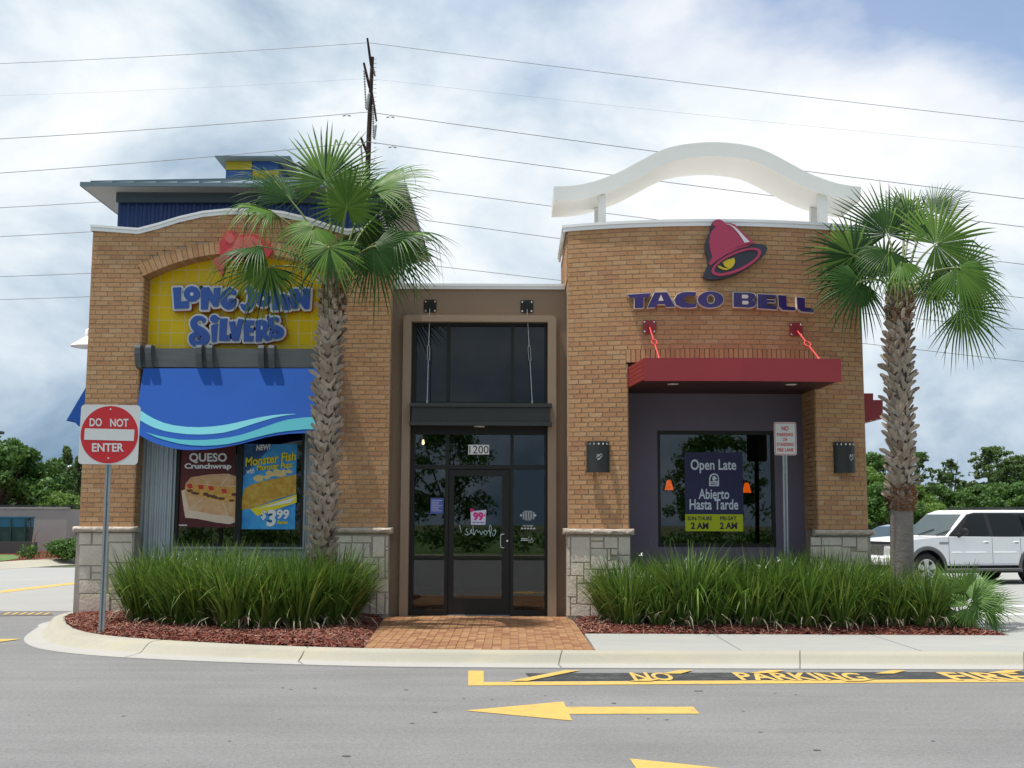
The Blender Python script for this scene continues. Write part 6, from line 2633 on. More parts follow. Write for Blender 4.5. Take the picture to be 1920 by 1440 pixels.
# palmetto at the right end of the bed
YPm = -1.75
pb = WP(1800, 1180, YPm)
pb.z = IZ + .02
pm = empty('palmetto', pb, 'low fan-leaved palmetto shrub at the right end of the mulch bed', 'shrub')
for i in range(4):
    m = MB()
    q = pb + Vector((rg.uniform(-.15, .15), rg.uniform(-.1, .1), -.03))
    m.tube([q, q + Vector((rg.uniform(-.05, .05), 0, .25))], [.035, .02], 7)
    m.build('stem', 'trunk', pm)
hubs = [((1795, 1115), (1788, 1070), 70), ((1770, 1125), (1735, 1110), 68), ((1830, 1112), (1860, 1085), 70), ((1845, 1135), (1900, 1130), 72), ((1760, 1145), (1715, 1150), 62), ((1815, 1140), (1835, 1175), 58), ((1785, 1148), (1770, 1185), 56),
        ((1850, 1150), (1885, 1178), 64), ((1810, 1105), (1815, 1062), 66), ((1780, 1105), (1755, 1075), 60), ((1800, 1130), (1800, 1090), 66), ((1835, 1125), (1870, 1150), 60), ((1775, 1135), (1745, 1170), 54), ((1822, 1125), (1850, 1100), 60), ((1782, 1128), (1760, 1090), 62), ((1800, 1138), (1790, 1120), 50), ((1770, 1140), (1728, 1128), 60), ((1808, 1150), (1812, 1185), 48)]
for i, (h, t_, r_) in enumerate(hubs):
    dy = rg.uniform(-.28, .28)
    hh = WP(h[0], h[1], YPm + dy)
    tt = WP(t_[0], t_[1], YPm + dy - rg.uniform(-.1, .25))
    V, Q, T = [], [], []
    add_fan(V, Q, T, hh, tt - hh, Vector((rg.uniform(-.3, .3), -.7, .8)), r_ * (hh.y - CAM.y) / F, R(rg.uniform(78, 100)), 24, .10, rg, fold=.1)
    f_ = np_mesh('frond', V, Q, 'palmetto', T, pm)
    m = MB()
    m.tube([pb + Vector((0, 0, .05)), pb.lerp(hh, .5) + Vector((0, 0, .05)), hh], [.009, .007, .005], 5)
    m.build('petiole', 'petiole', f_)


# ================================================================== TREES
for _m in ('frond', 'palmetto'):
    _t = M[_m].node_tree
    for _n in list(_t.nodes):
        if _n.type == 'OBJECT_INFO':
            _t.nodes.remove(_n)
M['leafd'] = mat('leaf_dark', (0.05, 0.09, 0.02), 0.6, tint=[(0.040, 0.100, 0.020), (0.085, 0.185, 0.030), (0.058, 0.130, 0.024), (0.130, 0.245, 0.042)], trans=.38)
M['leafp'] = mat('leaf_pine', (0.05, 0.09, 0.03), 0.7, tint=[(0.070, 0.125, 0.040), (0.115, 0.190, 0.052), (0.090, 0.155, 0.045), (0.155, 0.235, 0.070)], trans=.4)
M['leafl'] = mat('leaf_light', (0.1, 0.16, 0.03), 0.6, tint=[(0.095, 0.180, 0.028), (0.150, 0.260, 0.040), (0.120, 0.215, 0.034), (0.190, 0.300, 0.055)], trans=.4)
M['bark'] = mat('bark', (0.13, 0.10, 0.08), 0.95, var=.3)


def crown_quads(cs, n, size, rg, flat=0.6):
    """cs: list of (centre, radius xyz); leaf quads spread through every clump"""
    nr = np.random.RandomState(rg.randint(0, 10 ** 6))
    Vs, Ts = [], []
    for c, r in cs:
        d = nr.normal(size=(n, 3))
        d /= np.linalg.norm(d, axis=1)[:, None] + 1e-9
        rad = nr.uniform(0.25, 1.0, (n, 1)) ** .6
        P = np.array(c) + d * rad * np.array(r)
        u = nr.normal(size=(n, 3))
        u /= np.linalg.norm(u, axis=1)[:, None]
        w = np.cross(u, d + 0.3 * nr.normal(size=(n, 3)))
        w /= np.linalg.norm(w, axis=1)[:, None] + 1e-9
        s = size * nr.uniform(.5, 1.2, (n, 1))
        q = np.stack([P - u * s - w * s * flat * .5, P + u * s * .1 - w * s * flat, P + u * s, P + u * s * .1 + w * s * flat], 1)
        Vs.append(q.reshape(-1, 3))
        Ts.append(np.clip(nr.uniform(0, .5, n) + nr.uniform(0, .4), 0, .98))
    V = np.concatenate(Vs)
    Q = np.arange(len(V)).reshape(-1, 4)
    return V, Q, np.concatenate(Ts)


def tree(x, y, h, w, style, label, seed, group=None, z0=0.0, leaf=None, dens=60):
    rg = random.Random(seed)
    root = empty('tree', (x, y, z0), label, 'tree', group)
    cs = []
    m = MB()
    if style == 'broad':
        m.tube([(x, y, z0 - .1), (x + .1, y, z0 + h * .3), (x, y, z0 + h * .6)], [h * .03, h * .024, h * .012], 8)
        for i in range(80):
            a = rg.uniform(0, 6.28)
            zz = rg.uniform(.18, .98)
            rr = w * .5 * math.sin(math.pi * min(1, max(.12, (zz - .02))) ** .8) ** .6 * rg.uniform(.45, .95)
            c = (x + math.cos(a) * rr, y + math.sin(a) * rr, z0 + h * zz * .95)
            s = w * rg.uniform(.06, .14)
            cs.append((c, (s, s, s * .75)))
            if i % 5 == 0:
                m.tube([(x, y, z0 + h * .25), (x + math.cos(a) * rr * .5, y + math.sin(a) * rr * .5, z0 + h * (.25 + zz * .3)), c], [h * .012, h * .008, h * .003], 5)
    elif style == 'conifer':
        m.tube([(x, y, z0 - .1), (x, y, z0 + h * .97)], [h * .022, h * .004], 7)
        for i in range(64):
            zz = rg.uniform(.06, 1.0)
            a = rg.uniform(0, 6.28)
            rr = w * .5 * (1 - zz) ** .75 * rg.uniform(.3, 1.0)
            c = (x + math.cos(a) * rr, y + math.sin(a) * rr, z0 + h * zz + rr * .25)
            s = w * (.05 + .09 * (1 - zz))
            cs.append((c, (s, s, s * 1.5)))
    elif style == 'sparse':                     # tall swamp tree with open tufts
        top = Vector((x + rg.uniform(-.6, .6), y, z0 + h * .98))
        m.tube([(x, y, z0 - .1), (x + rg.uniform(-.2, .2), y, z0 + h * .5), tuple(top)], [h * .014, h * .010, h * .003], 6)
        for i in range(110):
            zz = rg.uniform(.22, 1.0) ** .8
            a = rg.uniform(0, 6.28)
            rr = w * .5 * (1.15 - zz * .75) * rg.uniform(.15, 1.0)
            c = (x + math.cos(a) * rr, y + math.sin(a) * rr, z0 + h * zz)
            s = w * rg.uniform(.025, .075)
            cs.append((c, (s * 1.2, s * 1.2, s * .55)))
            if i % 2 == 0:
                m.tube([(x, y, z0 + h * zz * .90), c], [h * .005, h * .0018], 4)
            if rg.random() < .3:
                cs.append(((c[0], c[1], c[2] - s * 1.2), (s * .35, s * .35, s * 1.1)))
    m.build('trunk', 'bark', root)
    V, Q, T = crown_quads(cs, dens, w * .016 + .03, rg)
    np_mesh('crown', V, Q, leaf or {'broad': 'leafd', 'conifer': 'leafp', 'sparse': 'leafp'}[style], T, root)
    return root


def at(px, D):
    return (px - 960) / F * D * 1.0, D - 17.1


def hgt(py, D):
    return 1.604 + (970 - py) / F * D * 1.0


# left side, behind the drive lane
x, y = at(-5, 62); tree(x, y, hgt(822, 62), 7.6, 'broad', 'large dark broadleaf tree at the left edge behind the grey wall', 1, dens=260)
x, y = at(-95, 64); tree(x, y, hgt(850, 64), 7, 'broad', 'dark broadleaf tree cut by the left edge of the picture', 2, dens=70)
x, y = at(52, 66); tree(x, y, hgt(862, 66), 3.6, 'broad', 'rounded dark tree next to the large tree behind the grey wall', 13, dens=80)
x, y = at(126, 70); tree(x, y, hgt(845, 70), 3.4, 'conifer', 'tall pointed conifer just left of the building corner', 3, dens=160)
x, y = at(104, 68); tree(x, y, hgt(868, 68), 2.6, 'conifer', 'shorter conifer left of the tall pointed one', 4, dens=160)
x, y = at(150, 72); tree(x, y, hgt(862, 72), 3.2, 'conifer', 'conifer half behind the left corner of the building', 5, dens=160)
x, y = at(178, 72); tree(x, y, hgt(870, 72), 3.2, 'conifer', 'conifer hidden by the building corner beside the road sign', 15, dens=40)
x, y = at(120, 58); tree(x, y, hgt(925, 58), 2.8, 'broad', 'pale green bushy tree low in front of the conifers', 6, leaf='leafl', dens=80)
x, y = at(148, 56); tree(x, y, hgt(930, 56), 2.2, 'broad', 'pale green bush touching the corner of the building', 7, leaf='leafl', dens=80)
# right side tree belt
grp = 'trees of the belt behind the car park'
for i, (px, py, D, w, st, lf, lb) in enumerate((
        (1640, 842, 75, 5.0, 'broad', 'leafd', 'leafy tree right against the brick corner at right'),
        (1618, 870, 70, 4.0, 'broad', 'leafl', 'lighter tree partly hidden by the right end of the building'),
        (1722, 846, 80, 3.2, 'sparse', 'leafp', 'thin open tree just right of the palm trunk'),
        (1764, 878, 90, 3.2, 'sparse', 'leafp', 'short thin tree left of the tall slender one'),
        (1782, 858, 92, 3.0, 'sparse', 'leafp', 'tall slender tree in the gap left of the spreading tree'),
        (1748, 905, 84, 4.5, 'broad', 'leafd', 'dark low tree right of the palm trunk'),
        (1815, 900, 95, 5.0, 'broad', 'leafp', 'dull green tree below the sky gap'),
        (1858, 838, 88, 6.5, 'sparse', 'leafp', 'tall spreading open-crowned tree, highest of the right belt'),
        (1885, 856, 86, 4.5, 'sparse', 'leafp', 'mossy open tree right of the highest one'),
        (1912, 852, 88, 5.0, 'sparse', 'leafp', 'open tree at the right edge of the picture'),
        (1950, 850, 88, 6.0, 'sparse', 'leafp', 'tree cut off by the right edge of the picture'),
        (1845, 905, 82, 5.5, 'broad', 'leafd', 'green mass of a tree above the roof of the white car'),
        (1900, 900, 80, 6.0, 'broad', 'leafd', 'dark leafy tree above the back of the white car'),
        (1700, 905, 66, 4.2, 'broad', 'leafl', 'bright green tree behind the palm trunk'),
        (1745, 945, 60, 3.4, 'broad', 'leafl', 'bright green bush in front of the windscreen of the white car'),
        (1655, 900, 60, 4.2, 'broad', 'leafd', 'dark bush beside the right end of the building'),
        (1970, 900, 80, 7.0, 'broad', 'leafd', 'dark tree beyond the right edge of the picture'))):
    x, y = at(px, D)
    tree(x, y, hgt(py, D), w, st, lb, 100 + i, grp if False else None, leaf=lf, dens=45 if st == 'sparse' else 200)
# continuous understorey behind the car park and behind the left wall
V, Q, T = crown_quads([((rg.uniform(26, 62), rg.uniform(62, 76), rg.uniform(.3, 3.4)), (2.0, 1.2, 1.2)) for _ in range(150)], 60, .22, rg)
o = np_mesh('undergrowth', V, Q, 'leafd', T, None, kind='stuff')
tag(o, 'mass of green undergrowth below the trees behind the car park', 'undergrowth')
V, Q, T = crown_quads([((rg.uniform(-110, 130), rg.uniform(84, 96), rg.uniform(.3, 3.0)), (2.6, 1.4, 1.5)) for _ in range(420)], 60, .28, rg)
o = np_mesh('woods', V, Q, 'leafd', T, None, kind='stuff')
tag(o, 'low belt of woodland along the far side of the site', 'woods')
V, Q, T = crown_quads([((rg.uniform(-46, -20), rg.uniform(52, 60), rg.uniform(.2, 2.6)), (2.0, 1.2, 1.2)) for _ in range(80)], 60, .22, rg)
o = np_mesh('undergrowth', V, Q, 'leafd', T, None, kind='stuff')
tag(o, 'mass of dark undergrowth below the trees behind the grey wall', 'undergrowth')
# ================================================================== LEFT BACKGROUND
# raised verge beyond the drive lane
def Gz(px, py, z):
    return G(px, py, z)


m = MB()
vin = [Gz(-300, 1077, .15), Gz(-60, 1060, .15), Gz(0, 1054, .15), Gz(50, 1050.5, .15), Gz(100, 1048, .15), Gz(160, 1046, .15), Gz(300, 1044, .15)]
vout = [Gz(-300, 1088, 0), Gz(-60, 1072, 0), Gz(0, 1068, 0), Gz(50, 1065, 0), Gz(100, 1061.5, 0), Gz(160, 1058, 0), Gz(300, 1053, 0)]
rows = [[(a[0] + (b[0] - a[0]) * f, a[1] + (b[1] - a[1]) * f, z + .01) for f, z in ((0, .05), (0, .15), (.35, .15), (.6, .03), (1, .0), (1, -.05))] for a, b in zip(vin, vout)]
m.quadstrip(rows)
m.build('far_kerb', 'kerb', smooth=60, kind='structure')
m = MB()
m.plan(vin + [(vin[-1][0], 44), (-60, 44)], 0.02, 0.158)
m.build('verge', 'mulch', kind='structure')
m = MB()
m.sheet([Gz(-300, 1062, .17), Gz(10, 1051, .17), Gz(40, 1046, .17), Gz(25, 1040, .17), Gz(-300, 1040, .17)], 0.17)
m.build('lawn', 'lawn', kind='structure')
M['block'] = mat('block_wall', (0.36, 0.35, 0.33), .9, var=.15, vscale=1.2, bump=.3, bscale=40)
Yw = at(0, 47)[1]
xa, zt = W(-160, 953.5, Yw)
xb, zb = W(126, 953.5, Yw)
wl_e = empty('block_wall', ((xa + xb) / 2, Yw, 0), 'plain grey rendered wall enclosing the dumpster at left', 'wall')
m = MB(); m.box(xa, xb, Yw, Yw + .2, 0, zt); m.box(xb - .2, xb, Yw + .2, Yw + 4, 0, zt); m.build('wall_face', 'block', wl_e)
m = MB(); m.box(xa, xb + .04, Yw - .03, Yw + .23, zt, zt + .08); m.build('wall_cap', 'block', wl_e)
M['fencem'] = mat('fence_dark', (0.035, 0.04, 0.04), .6)
fe = empty('rail_fence', ((xa + xb) / 2, Yw + 2.5, 0), 'dark rail fence showing above the grey wall', 'fence')
zr = W(50, 947, Yw + 2.5)[1]
m = MB(); m.box(xa, xb - .3, Yw + 2.5, Yw + 2.54, zr - .05, zr); m.build('rail', 'fencem', fe)
m = MB()
x_ = xa
while x_ < xb - .3:
    m.box(x_, x_ + .02, Yw + 2.51, Yw + 2.53, .1, zr - .05)
    x_ += .12
m.build('fence_bar', 'fencem', fe, kind='stuff')
# dumpster
Yd = Yw - 2.3
M['dblue'] = mat('dumpster_blue', (0.015, 0.13, 0.22), .5, var=.2, vscale=2)
M['dgreen'] = mat('dumpster_green', (0.015, 0.05, 0.04), .6, var=.35, vscale=3)
M['tyre'] = mat('tyre', (0.018, 0.018, 0.019), .85)
xa2, zt2 = W(-70, 968, Yd)
xb2, zb2 = W(50, 1015, Yd)
zb2 = max(zb2, .45)
zm2 = W(0, 988, Yd)[1]
du = empty('dumpster', ((xa2 + xb2) / 2, Yd, .16), 'blue and green steel dumpster in front of the grey wall', 'dumpster')
m = MB()
m.prism([(xa2 + .1, zb2 - .1), (xb2 - .05, zb2 - .1), (xb2, zm2), (xa2, zm2)], Yd, Yd + .6); m.build('lower_body', 'dgreen', du)
m = MB()
m.box(xa2, xb2, Yd - .01, Yd + .6, zm2, zt2 - .06); m.box(xa2 - .03, xb2 + .03, Yd - .04, Yd + .64, zt2 - .06, zt2); m.build('upper_body', 'dblue', du)
for i in range(5):
    m = MB(); x_ = xb2 - .05 - i * .55; m.box(x_ - .05, x_, Yd - .05, Yd - .01, zb2, zt2 - .06); m.build('rib', 'dgreen', du)
m = MB()
for zz_ in (zm2 + .25, zm2 - .2, zb2 + .1):
    m.box(xb2 + .0, xb2 + .1, Yd + .05, Yd + .15, zz_, zz_ + .1)
m.tube([(xb2 + .08, Yd + .1, zb2 - .1), (xb2 + .08, Yd + .1, zt2 - .2)], .02, 6)
m.build('hinge', 'fencem', du)
m = MB()
m.box(xa2 + .1, xb2 - .05, Yd + .1, Yd + .5, .17, zb2 - .12); m.build('skid', 'tyre', du)
# low dark wall below the dumpster, hedge, sapling
m = MB()
xw0, xw1 = W(-160, 1020, Yd - .8)[0], W(66, 1020, Yd - .8)[0]
m.box(xw0, xw1, Yd - .8, Yd - .6, .16, W(0, 1016, Yd - .8)[1])
M['darkw'] = mat('low_wall', (0.07, 0.07, 0.07), .9, var=.2)  # dark grey of the low wall
tag(m.build('low_wall', 'darkw'), 'low dark wall in front of the dumpster', 'wall')
xh0, yh = Gz(68, 1050, .15)
xh1, _ = Gz(200, 1050, .15)
hz_ = W(100, 1009, yh)[1]
cs = []
for i in range(90):
    cs.append(((rg.uniform(xh0 + .2, xh1), yh + rg.uniform(.1, 1.0), rg.uniform(.3, hz_ - .15)), (.26, .26, .2)))
V, Q, T = crown_quads(cs, 70, .055, rg)
h_ = np_mesh('hedge', V, Q, 'leafd', T, None)
tag(h_, 'clipped green hedge at the left corner of the building', 'hedge')
cs = [((W(50, 1040, yh)[0] + rg.uniform(-.3, .3), yh + rg.uniform(0, .4), rg.uniform(.2, .6)), (.15, .15, .12)) for _ in range(16)]
V, Q, T = crown_quads(cs, 30, .05, rg)
h_ = np_mesh('bush', V, Q, 'leafd', T, None)
tag(h_, 'small sparse bush left of the clipped hedge', 'bush')
p0 = WP(58, 1033, yh + .3)
m = MB()
m.tube(smoothpath([(p0.x, p0.y, .15), (p0.x + .1, p0.y, p0.z + .4), tuple(WP(70, 998, yh + .3)), tuple(WP(75, 992, yh + .3))], 3), [.03] * 4 + [.022] * 3 + [.012] * 3, 6)
M['canem'] = mat('bare_stem', (.22, .14, .10), .9)
tag(m.build('bare_stem', 'canem'), 'bare leaning brown stem beside the clipped hedge', 'stem')
# arched roof far away between the trees, and a lamp head at the left edge
x_, z_ = W(85, 872, 78)
m = MB()
pr_ = [(x_ + 2.6 * math.cos(a), z_ - 1.7 + 1.9 * math.sin(a)) for a in [math.pi * i / 12 for i in range(13)]]
m.prism(pr_, 78, 84)
far = tag(m.build('arched_roof_building', 'arch'), 'pale arched roof glimpsed between the trees at left', 'building')
m = MB()
xl_, zl_ = W(2, 811, 40)
e = empty('street_lamp', (xl_ - 1.5, 40, 0), 'shoebox parking lamp head just entering at the left edge', 'street lamp')
m.box(xl_ - .55, xl_ + .08, 39.8, 40.2, zl_ - .08, zl_ + .06); m.build('lamp_head', 'fencem', e)
m = MB(); m.tube([(xl_ - 1.5, 40, 0), (xl_ - 1.5, 40, zl_ + .1)], .09, 8); m.tube([(xl_ - 1.5, 40, zl_), (xl_ - .5, 40, zl_)], .04, 6); m.build('lamp_post', 'fencem', e)
# blue tarpaulin slope and rubble glimpsed at the corner
m = MB()
pA_, pB_ = WP(125, 1002, 31), WP(150, 1000, 31)
m.prism([W(125, 998, 31), W(165, 1006, 31), W(165, 990, 31), (W(150, 992, 31))], 31, 31.8)
tag(m.build('tarpaulin', 'dblue'), 'strip of dark blue sheeting beyond the end of the grey wall', 'tarpaulin')

# ================================================================== WHITE CAR
M['carw'] = mat('car_white', (0.86, 0.87, 0.88), .28, coat=.6)
M['carg'] = mat('car_cladding', (0.10, 0.10, 0.10), .6)
M['cglass'] = mat('car_glass', (0.008, 0.010, 0.010), .03, spec=.35)
M['wsglass'] = mat('windscreen', (0.035, 0.055, 0.055), .04, spec=.8)
M['hub'] = mat('alloy', (.62, .62, .62), .3, .7)


def place(o_, yaw, mb):
    c, s = math.cos(yaw), math.sin(yaw)
    if o_ is O:
        mb.v = [(x if x > -.5 else -.5 + (x + .5) * SHORT, y, z) for x, y, z in mb.v]
    mb.v = [(o_[0] + x * c - y * s, o_[1] + x * s + y * c, o_[2] + z) for x, y, z in mb.v]


SHORT = .86
O = None


def wheel(parent, o_, yaw, x, y, r, side, n=5):
    """axle along the car's y"""
    wdt = .24
    m = MB()
    prof = [(r * .62, 0), (r * .92, 0), (r, .03), (r, wdt - .03), (r * .92, wdt), (r * .62, wdt)]
    m.lathe([(a, (h - 0.0) * side) for a, h in prof], (x, y, r), 32, axis='Y')
    m.lathe([(r * .62, .02 * side), (0.0, .10 * side)], (x, y, r), 24, axis='Y')
    place(o_, yaw, m)
    w_ = m.build('wheel', 'tyre', parent, smooth=40)
    m = MB()
    m.lathe([(r * .64, -.004 * side), (r * .58, .0), (r * .55, .045 * side)], (x, y, r), 28, axis='Y')
    for k in range(n):
        a = 2 * math.pi * k / n + .3
        ca, sa = math.cos(a), math.sin(a)
        t1, t2 = .045, .075
        P = []
        for yy in (.0, .03):
            for (rr, tt) in ((.05, -t1), (r * .6, -t2), (r * .6, t2), (.05, t1)):
                P.append((x + ca * rr - sa * tt, y + yy * side, r + sa * rr + ca * tt))
        m.hexa(P)
    m.lathe([(0, -.02 * side), (.06, -.015 * side), (.075, .01 * side)], (x, y, r), 14, axis='Y')
    place(o_, yaw, m)
    m.build('rim', 'hub', w_, smooth=40)


def profile_body(mb, prof, y0, y1, m=0, inset=None):
    b = len(mb.v)
    n = len(prof)
    mb.v += [(x, y0, z) for x, z in prof] + [(x, y1, z) for x, z in prof]
    mb.face(tuple(range(b, b + n)), m)
    mb.face(tuple(range(b + 2 * n - 1, b + n - 1, -1)), m)
    for i in range(n):
        j = (i + 1) % n
        mb.face((b + i, b + n + i, b + n + j, b + j), m)


def bev(o, w=.03, seg=3):
    md = o.modifiers.new('bevel', 'BEVEL')
    md.width = w
    md.segments = seg
    md.limit_method = 'ANGLE'
    md.angle_limit = R(28)
    md.harden_normals = False
    o.data.shade_smooth()
    o.data.set_sharp_from_angle(angle=R(40))


fx, fy = G(1738, 1099, 0)
fy = 11.3
fx = W(1738, 1090, fy)[0]
yaw = math.pi + R(14)                            # nose points left and slightly towards the viewer
O = (fx, fy, 0)
SC = .97
suv = empty('parked_car', (fx, fy, 0), 'white four-door sports utility vehicle parked at the right edge', 'car')
# car axes: x forward, y to its left (towards the viewer: +y is the left flank)
NY, FY = .07, -1.88                              # near flank, far flank
lower = [(.92, .47), (.95, .62), (.93, .95), (.88, 1.03), (.50, 1.10), (-.20, 1.155), (-.60, 1.18), (-4.75, 1.16), (-4.84, .9), (-4.82, .47), (-3.93, .47)] + \
        [(-3.45 - .47 * math.cos(math.pi * i / 12), .40 + .47 * math.sin(math.pi * i / 12)) for i in range(13)] + [(-2.97, .47), (-.49, .47)] + \
        [(0 - .47 * math.cos(math.pi * i / 12), .40 + .47 * math.sin(math.pi * i / 12)) for i in range(13)] + [(.49, .47)]
m = MB()
profile_body(m, lower, FY, NY)
place(O, yaw, m)
body = m.build('body', 'carw', suv)
bev(body, .05, 3)
# greenhouse: tapered, with roof
gb = [(-.52, 1.15), (-1.30, 1.74), (-1.62, 1.83), (-4.4, 1.85), (-4.6, 1.78), (-4.77, 1.15)]
m = MB()
b = 0
tw = lambda z: .22 * (z - 1.15) / .7
n = len(gb)
m.v = [(x, FY + tw(z), z) for x, z in gb] + [(x, NY - tw(z), z) for x, z in gb]
m.face(tuple(range(n)))
m.face(tuple(range(2 * n - 1, n - 1, -1)))
for i in range(n):
    j = (i + 1) % n
    m.face((i, n + i, n + j, j))
place(O, yaw, m)
gh = m.build('cabin', 'carw', suv)
bev(gh, .05, 3)


def flank(pts, name, mt, parent, off=.006, near=True, th=.01):
    """panel lying on the near flank of the cabin, following its slope"""
    m = MB()
    ys = [((NY - tw(max(z, 1.15))) + off) for x, z in pts]
    n = len(pts)
    m.v = [(x, y, z) for (x, z), y in zip(pts, ys)] + [(x, y - th - off, z) for (x, z), y in zip(pts, ys)]
    m.face(tuple(range(n)))
    m.face(tuple(range(2 * n - 1, n - 1, -1)))
    for i in range(n):
        j = (i + 1) % n
        m.face((i, n + i, n + j, j))
    place(O, yaw, m)
    return m.build(name, mt, parent)


flank([(-.60, 1.17), (-.66, 1.22), (-1.38, 1.725), (-1.62, 1.765), (-4.36, 1.775), (-4.62, 1.19), (-2.2, 1.165)], 'window_surround', 'black', suv, .004)
flank([(-.95, 1.20), (-1.06, 1.34), (-1.46, 1.70), (-1.70, 1.735), (-1.94, 1.74), (-1.98, 1.20)], 'side_window', 'cglass', suv, .009)
flank([(-2.12, 1.20), (-2.08, 1.74), (-2.84, 1.745), (-3.45, 1.60), (-3.04, 1.20)], 'side_window', 'cglass', suv, .009)
flank([(-3.18, 1.20), (-3.10, 1.745), (-3.82, 1.745), (-4.0, 1.22)], 'side_window', 'cglass', suv, .009)
# windscreen
def wpt(x, y, z):
    m_ = MB(); m_.v = [(x, y, z)]; place(O, yaw, m_); return m_.v[0]
nrm_ = Vector((.59, 0, .78)).normalized() * .012
m = MB()
A_ = [(-.57, FY + .07, 1.19), (-.57, NY - .07, 1.19), (-1.27, NY - .07 - .19, 1.718), (-1.27, FY + .07 + .19, 1.718)]
m.hexa([tuple(Vector(p) - nrm_ * .5) for p in A_] + [tuple(Vector(p) + nrm_) for p in A_])
place(O, yaw, m); m.build('windscreen', 'wsglass', suv)
m = MB()
for yy in (-.35, -1.1):
    m.tube([tuple(Vector((-.55, yy, 1.19)) + nrm_ * 2), tuple(Vector((-.75, yy + .42, 1.33)) + nrm_ * 2)], .012, 5)
place(O, yaw, m); m.build('wiper', 'black', suv)
# mirror
m = MB()
m.lathe([(0, -.10), (.055, -.095), (.085, -.06), (.095, 0), (.09, .05), (.06, .06), (0, .06)], (-.98, NY + .20, 1.30), 16, axis='X')
m.tube([(-.95, NY - .02, 1.20), (-.97, NY + .10, 1.23), (-.98, NY + .20, 1.28)], [.06, .045, .04], 8)
place(O, yaw, m); m.build('mirror', 'black', suv, smooth=50)
# doors as cut lines, mouldings, handles
m = MB()
for xd in (-.62, -2.05, -3.0):
    m.box(xd - .006, xd + .006, NY - .01, NY + .0015, .50, 1.15)
m.box(-3.0, -.62, NY - .01, NY + .0015, .495, .505)
place(O, yaw, m); m.build('door_gap', 'carg', suv)
m = MB(); m.box(-2.03, -.70, NY, NY + .016, .76, .80); m.box(-2.98, -2.07, NY, NY + .016, .76, .80); place(O, yaw, m); bev(m.build('side_moulding', 'carw', suv), .008, 2)
for xd in (-1.85, -2.85):
    m = MB(); m.box(xd - .10, xd + .10, NY, NY + .022, 1.00, 1.055); place(O, yaw, m); h_ = m.build('door_handle', 'carw', suv); bev(h_, .012, 2)
    m = MB(); m.box(xd - .06, xd + .06, NY + .0215, NY + .0235, 1.01, 1.035); place(O, yaw, m); m.build('handle_recess', 'carg', h_)
m = MB(); m.box(-.60, -.34, NY, NY + .01, .985, 1.045); place(O, yaw, m); m.build('fender_badge', 'steel', suv)
# wheel arch cladding
for cx in (0, -3.45):
    m = MB()
    rows = []
    for i in range(19):
        a = math.pi * (-.06 + 1.12 * i / 18)
        c, s_ = math.cos(a), math.sin(a)
        rows.append([(cx + c * r_, NY + y_, .40 + s_ * r_) for r_, y_ in ((.465, -.08), (.455, .022), (.50, .028), (.545, .012), (.545, -.02))])
    m.quadstrip(rows)
    place(O, yaw, m)
    m.build('arch_cladding', 'carg', suv, recalc=False, smooth=60)
# running board and underside
m = MB(); m.box(-2.9, -.5, NY - .10, NY + .16, .335, .40); place(O, yaw, m); bev(m.build('running_board', 'carg', suv), .02, 2)
m = MB(); m.box(-4.2, .75, FY + .15, NY - .12, .28, .60); place(O, yaw, m); m.build('underbody', 'black', suv)
m = MB()
for cx in (0, -3.45):
    m.lathe([(.46, -.30), (.46, -.02)], (cx, NY, .40), 20, axis='Y', arc=math.pi)
place(O, yaw, m); m.build('wheel_well', 'black', suv)
wheel(suv, O, yaw, 0, .02, .385, -1)
wheel(suv, O, yaw, -3.45, .02, .385, -1)
wheel(suv, O, yaw, 0, FY + .05, .385, 1)
wheel(suv, O, yaw, -3.45, FY + .05, .385, 1)
# nose
m = MB()
m.box(.90, 1.02, FY + .02, NY - .02, .50, .70)
place(O, yaw, m); bev(m.build('bumper', 'carw', suv), .05, 3)
m = MB(); m.box(.80, .955, FY + .03, NY - .03, .985, 1.045); place(O, yaw, m); m.build('bonnet_guard', 'black', suv)
m = MB(); m.box(.93, .965, FY + .42, NY - .42, .72, .95); place(O, yaw, m); gr = m.build('grille', 'carg', suv)
m = MB()
for i in range(14):
    y_ = FY + .46 + i * (1.95 - .92) / 13
    m.box(.964, .972, y_ - .006, y_ + .006, .73, .94)
for i in range(6):
    m.box(.964, .971, FY + .44, NY - .44, .745 + i * .036, .752 + i * .036)
place(O, yaw, m); m.build('grille_mesh', 'chrome', gr, kind='stuff')
m = MB(); m.lathe([(0, .975), (.05, .975), (.055, .965)], (0, (FY + NY) / 2, .83), 16, axis='X'); place(O, yaw, m); m.build('badge', 'black', gr)
M['lens'] = mat('headlamp', (.6, .62, .62), .1, coat=1)
for (a, b) in ((FY + .05, FY + .38), (NY - .38, NY - .05)):
    m = MB(); m.box(.88, .955, a, b, .75, .93); place(O, yaw, m); bev(m.build('headlight', 'lens', suv), .02, 2)
m = MB()
for yy in (FY + .32, NY - .32):
    m.tube([(-1.9, yy, 1.885), (-3.7, yy, 1.90)], .018, 6)
m.box(-2.0, -1.93, FY + .32, NY - .32, 1.87, 1.90)
m.box(-3.3, -3.23, FY + .32, NY - .32, 1.87, 1.90)
place(O, yaw, m); m.build('roof_rack', 'black', suv)

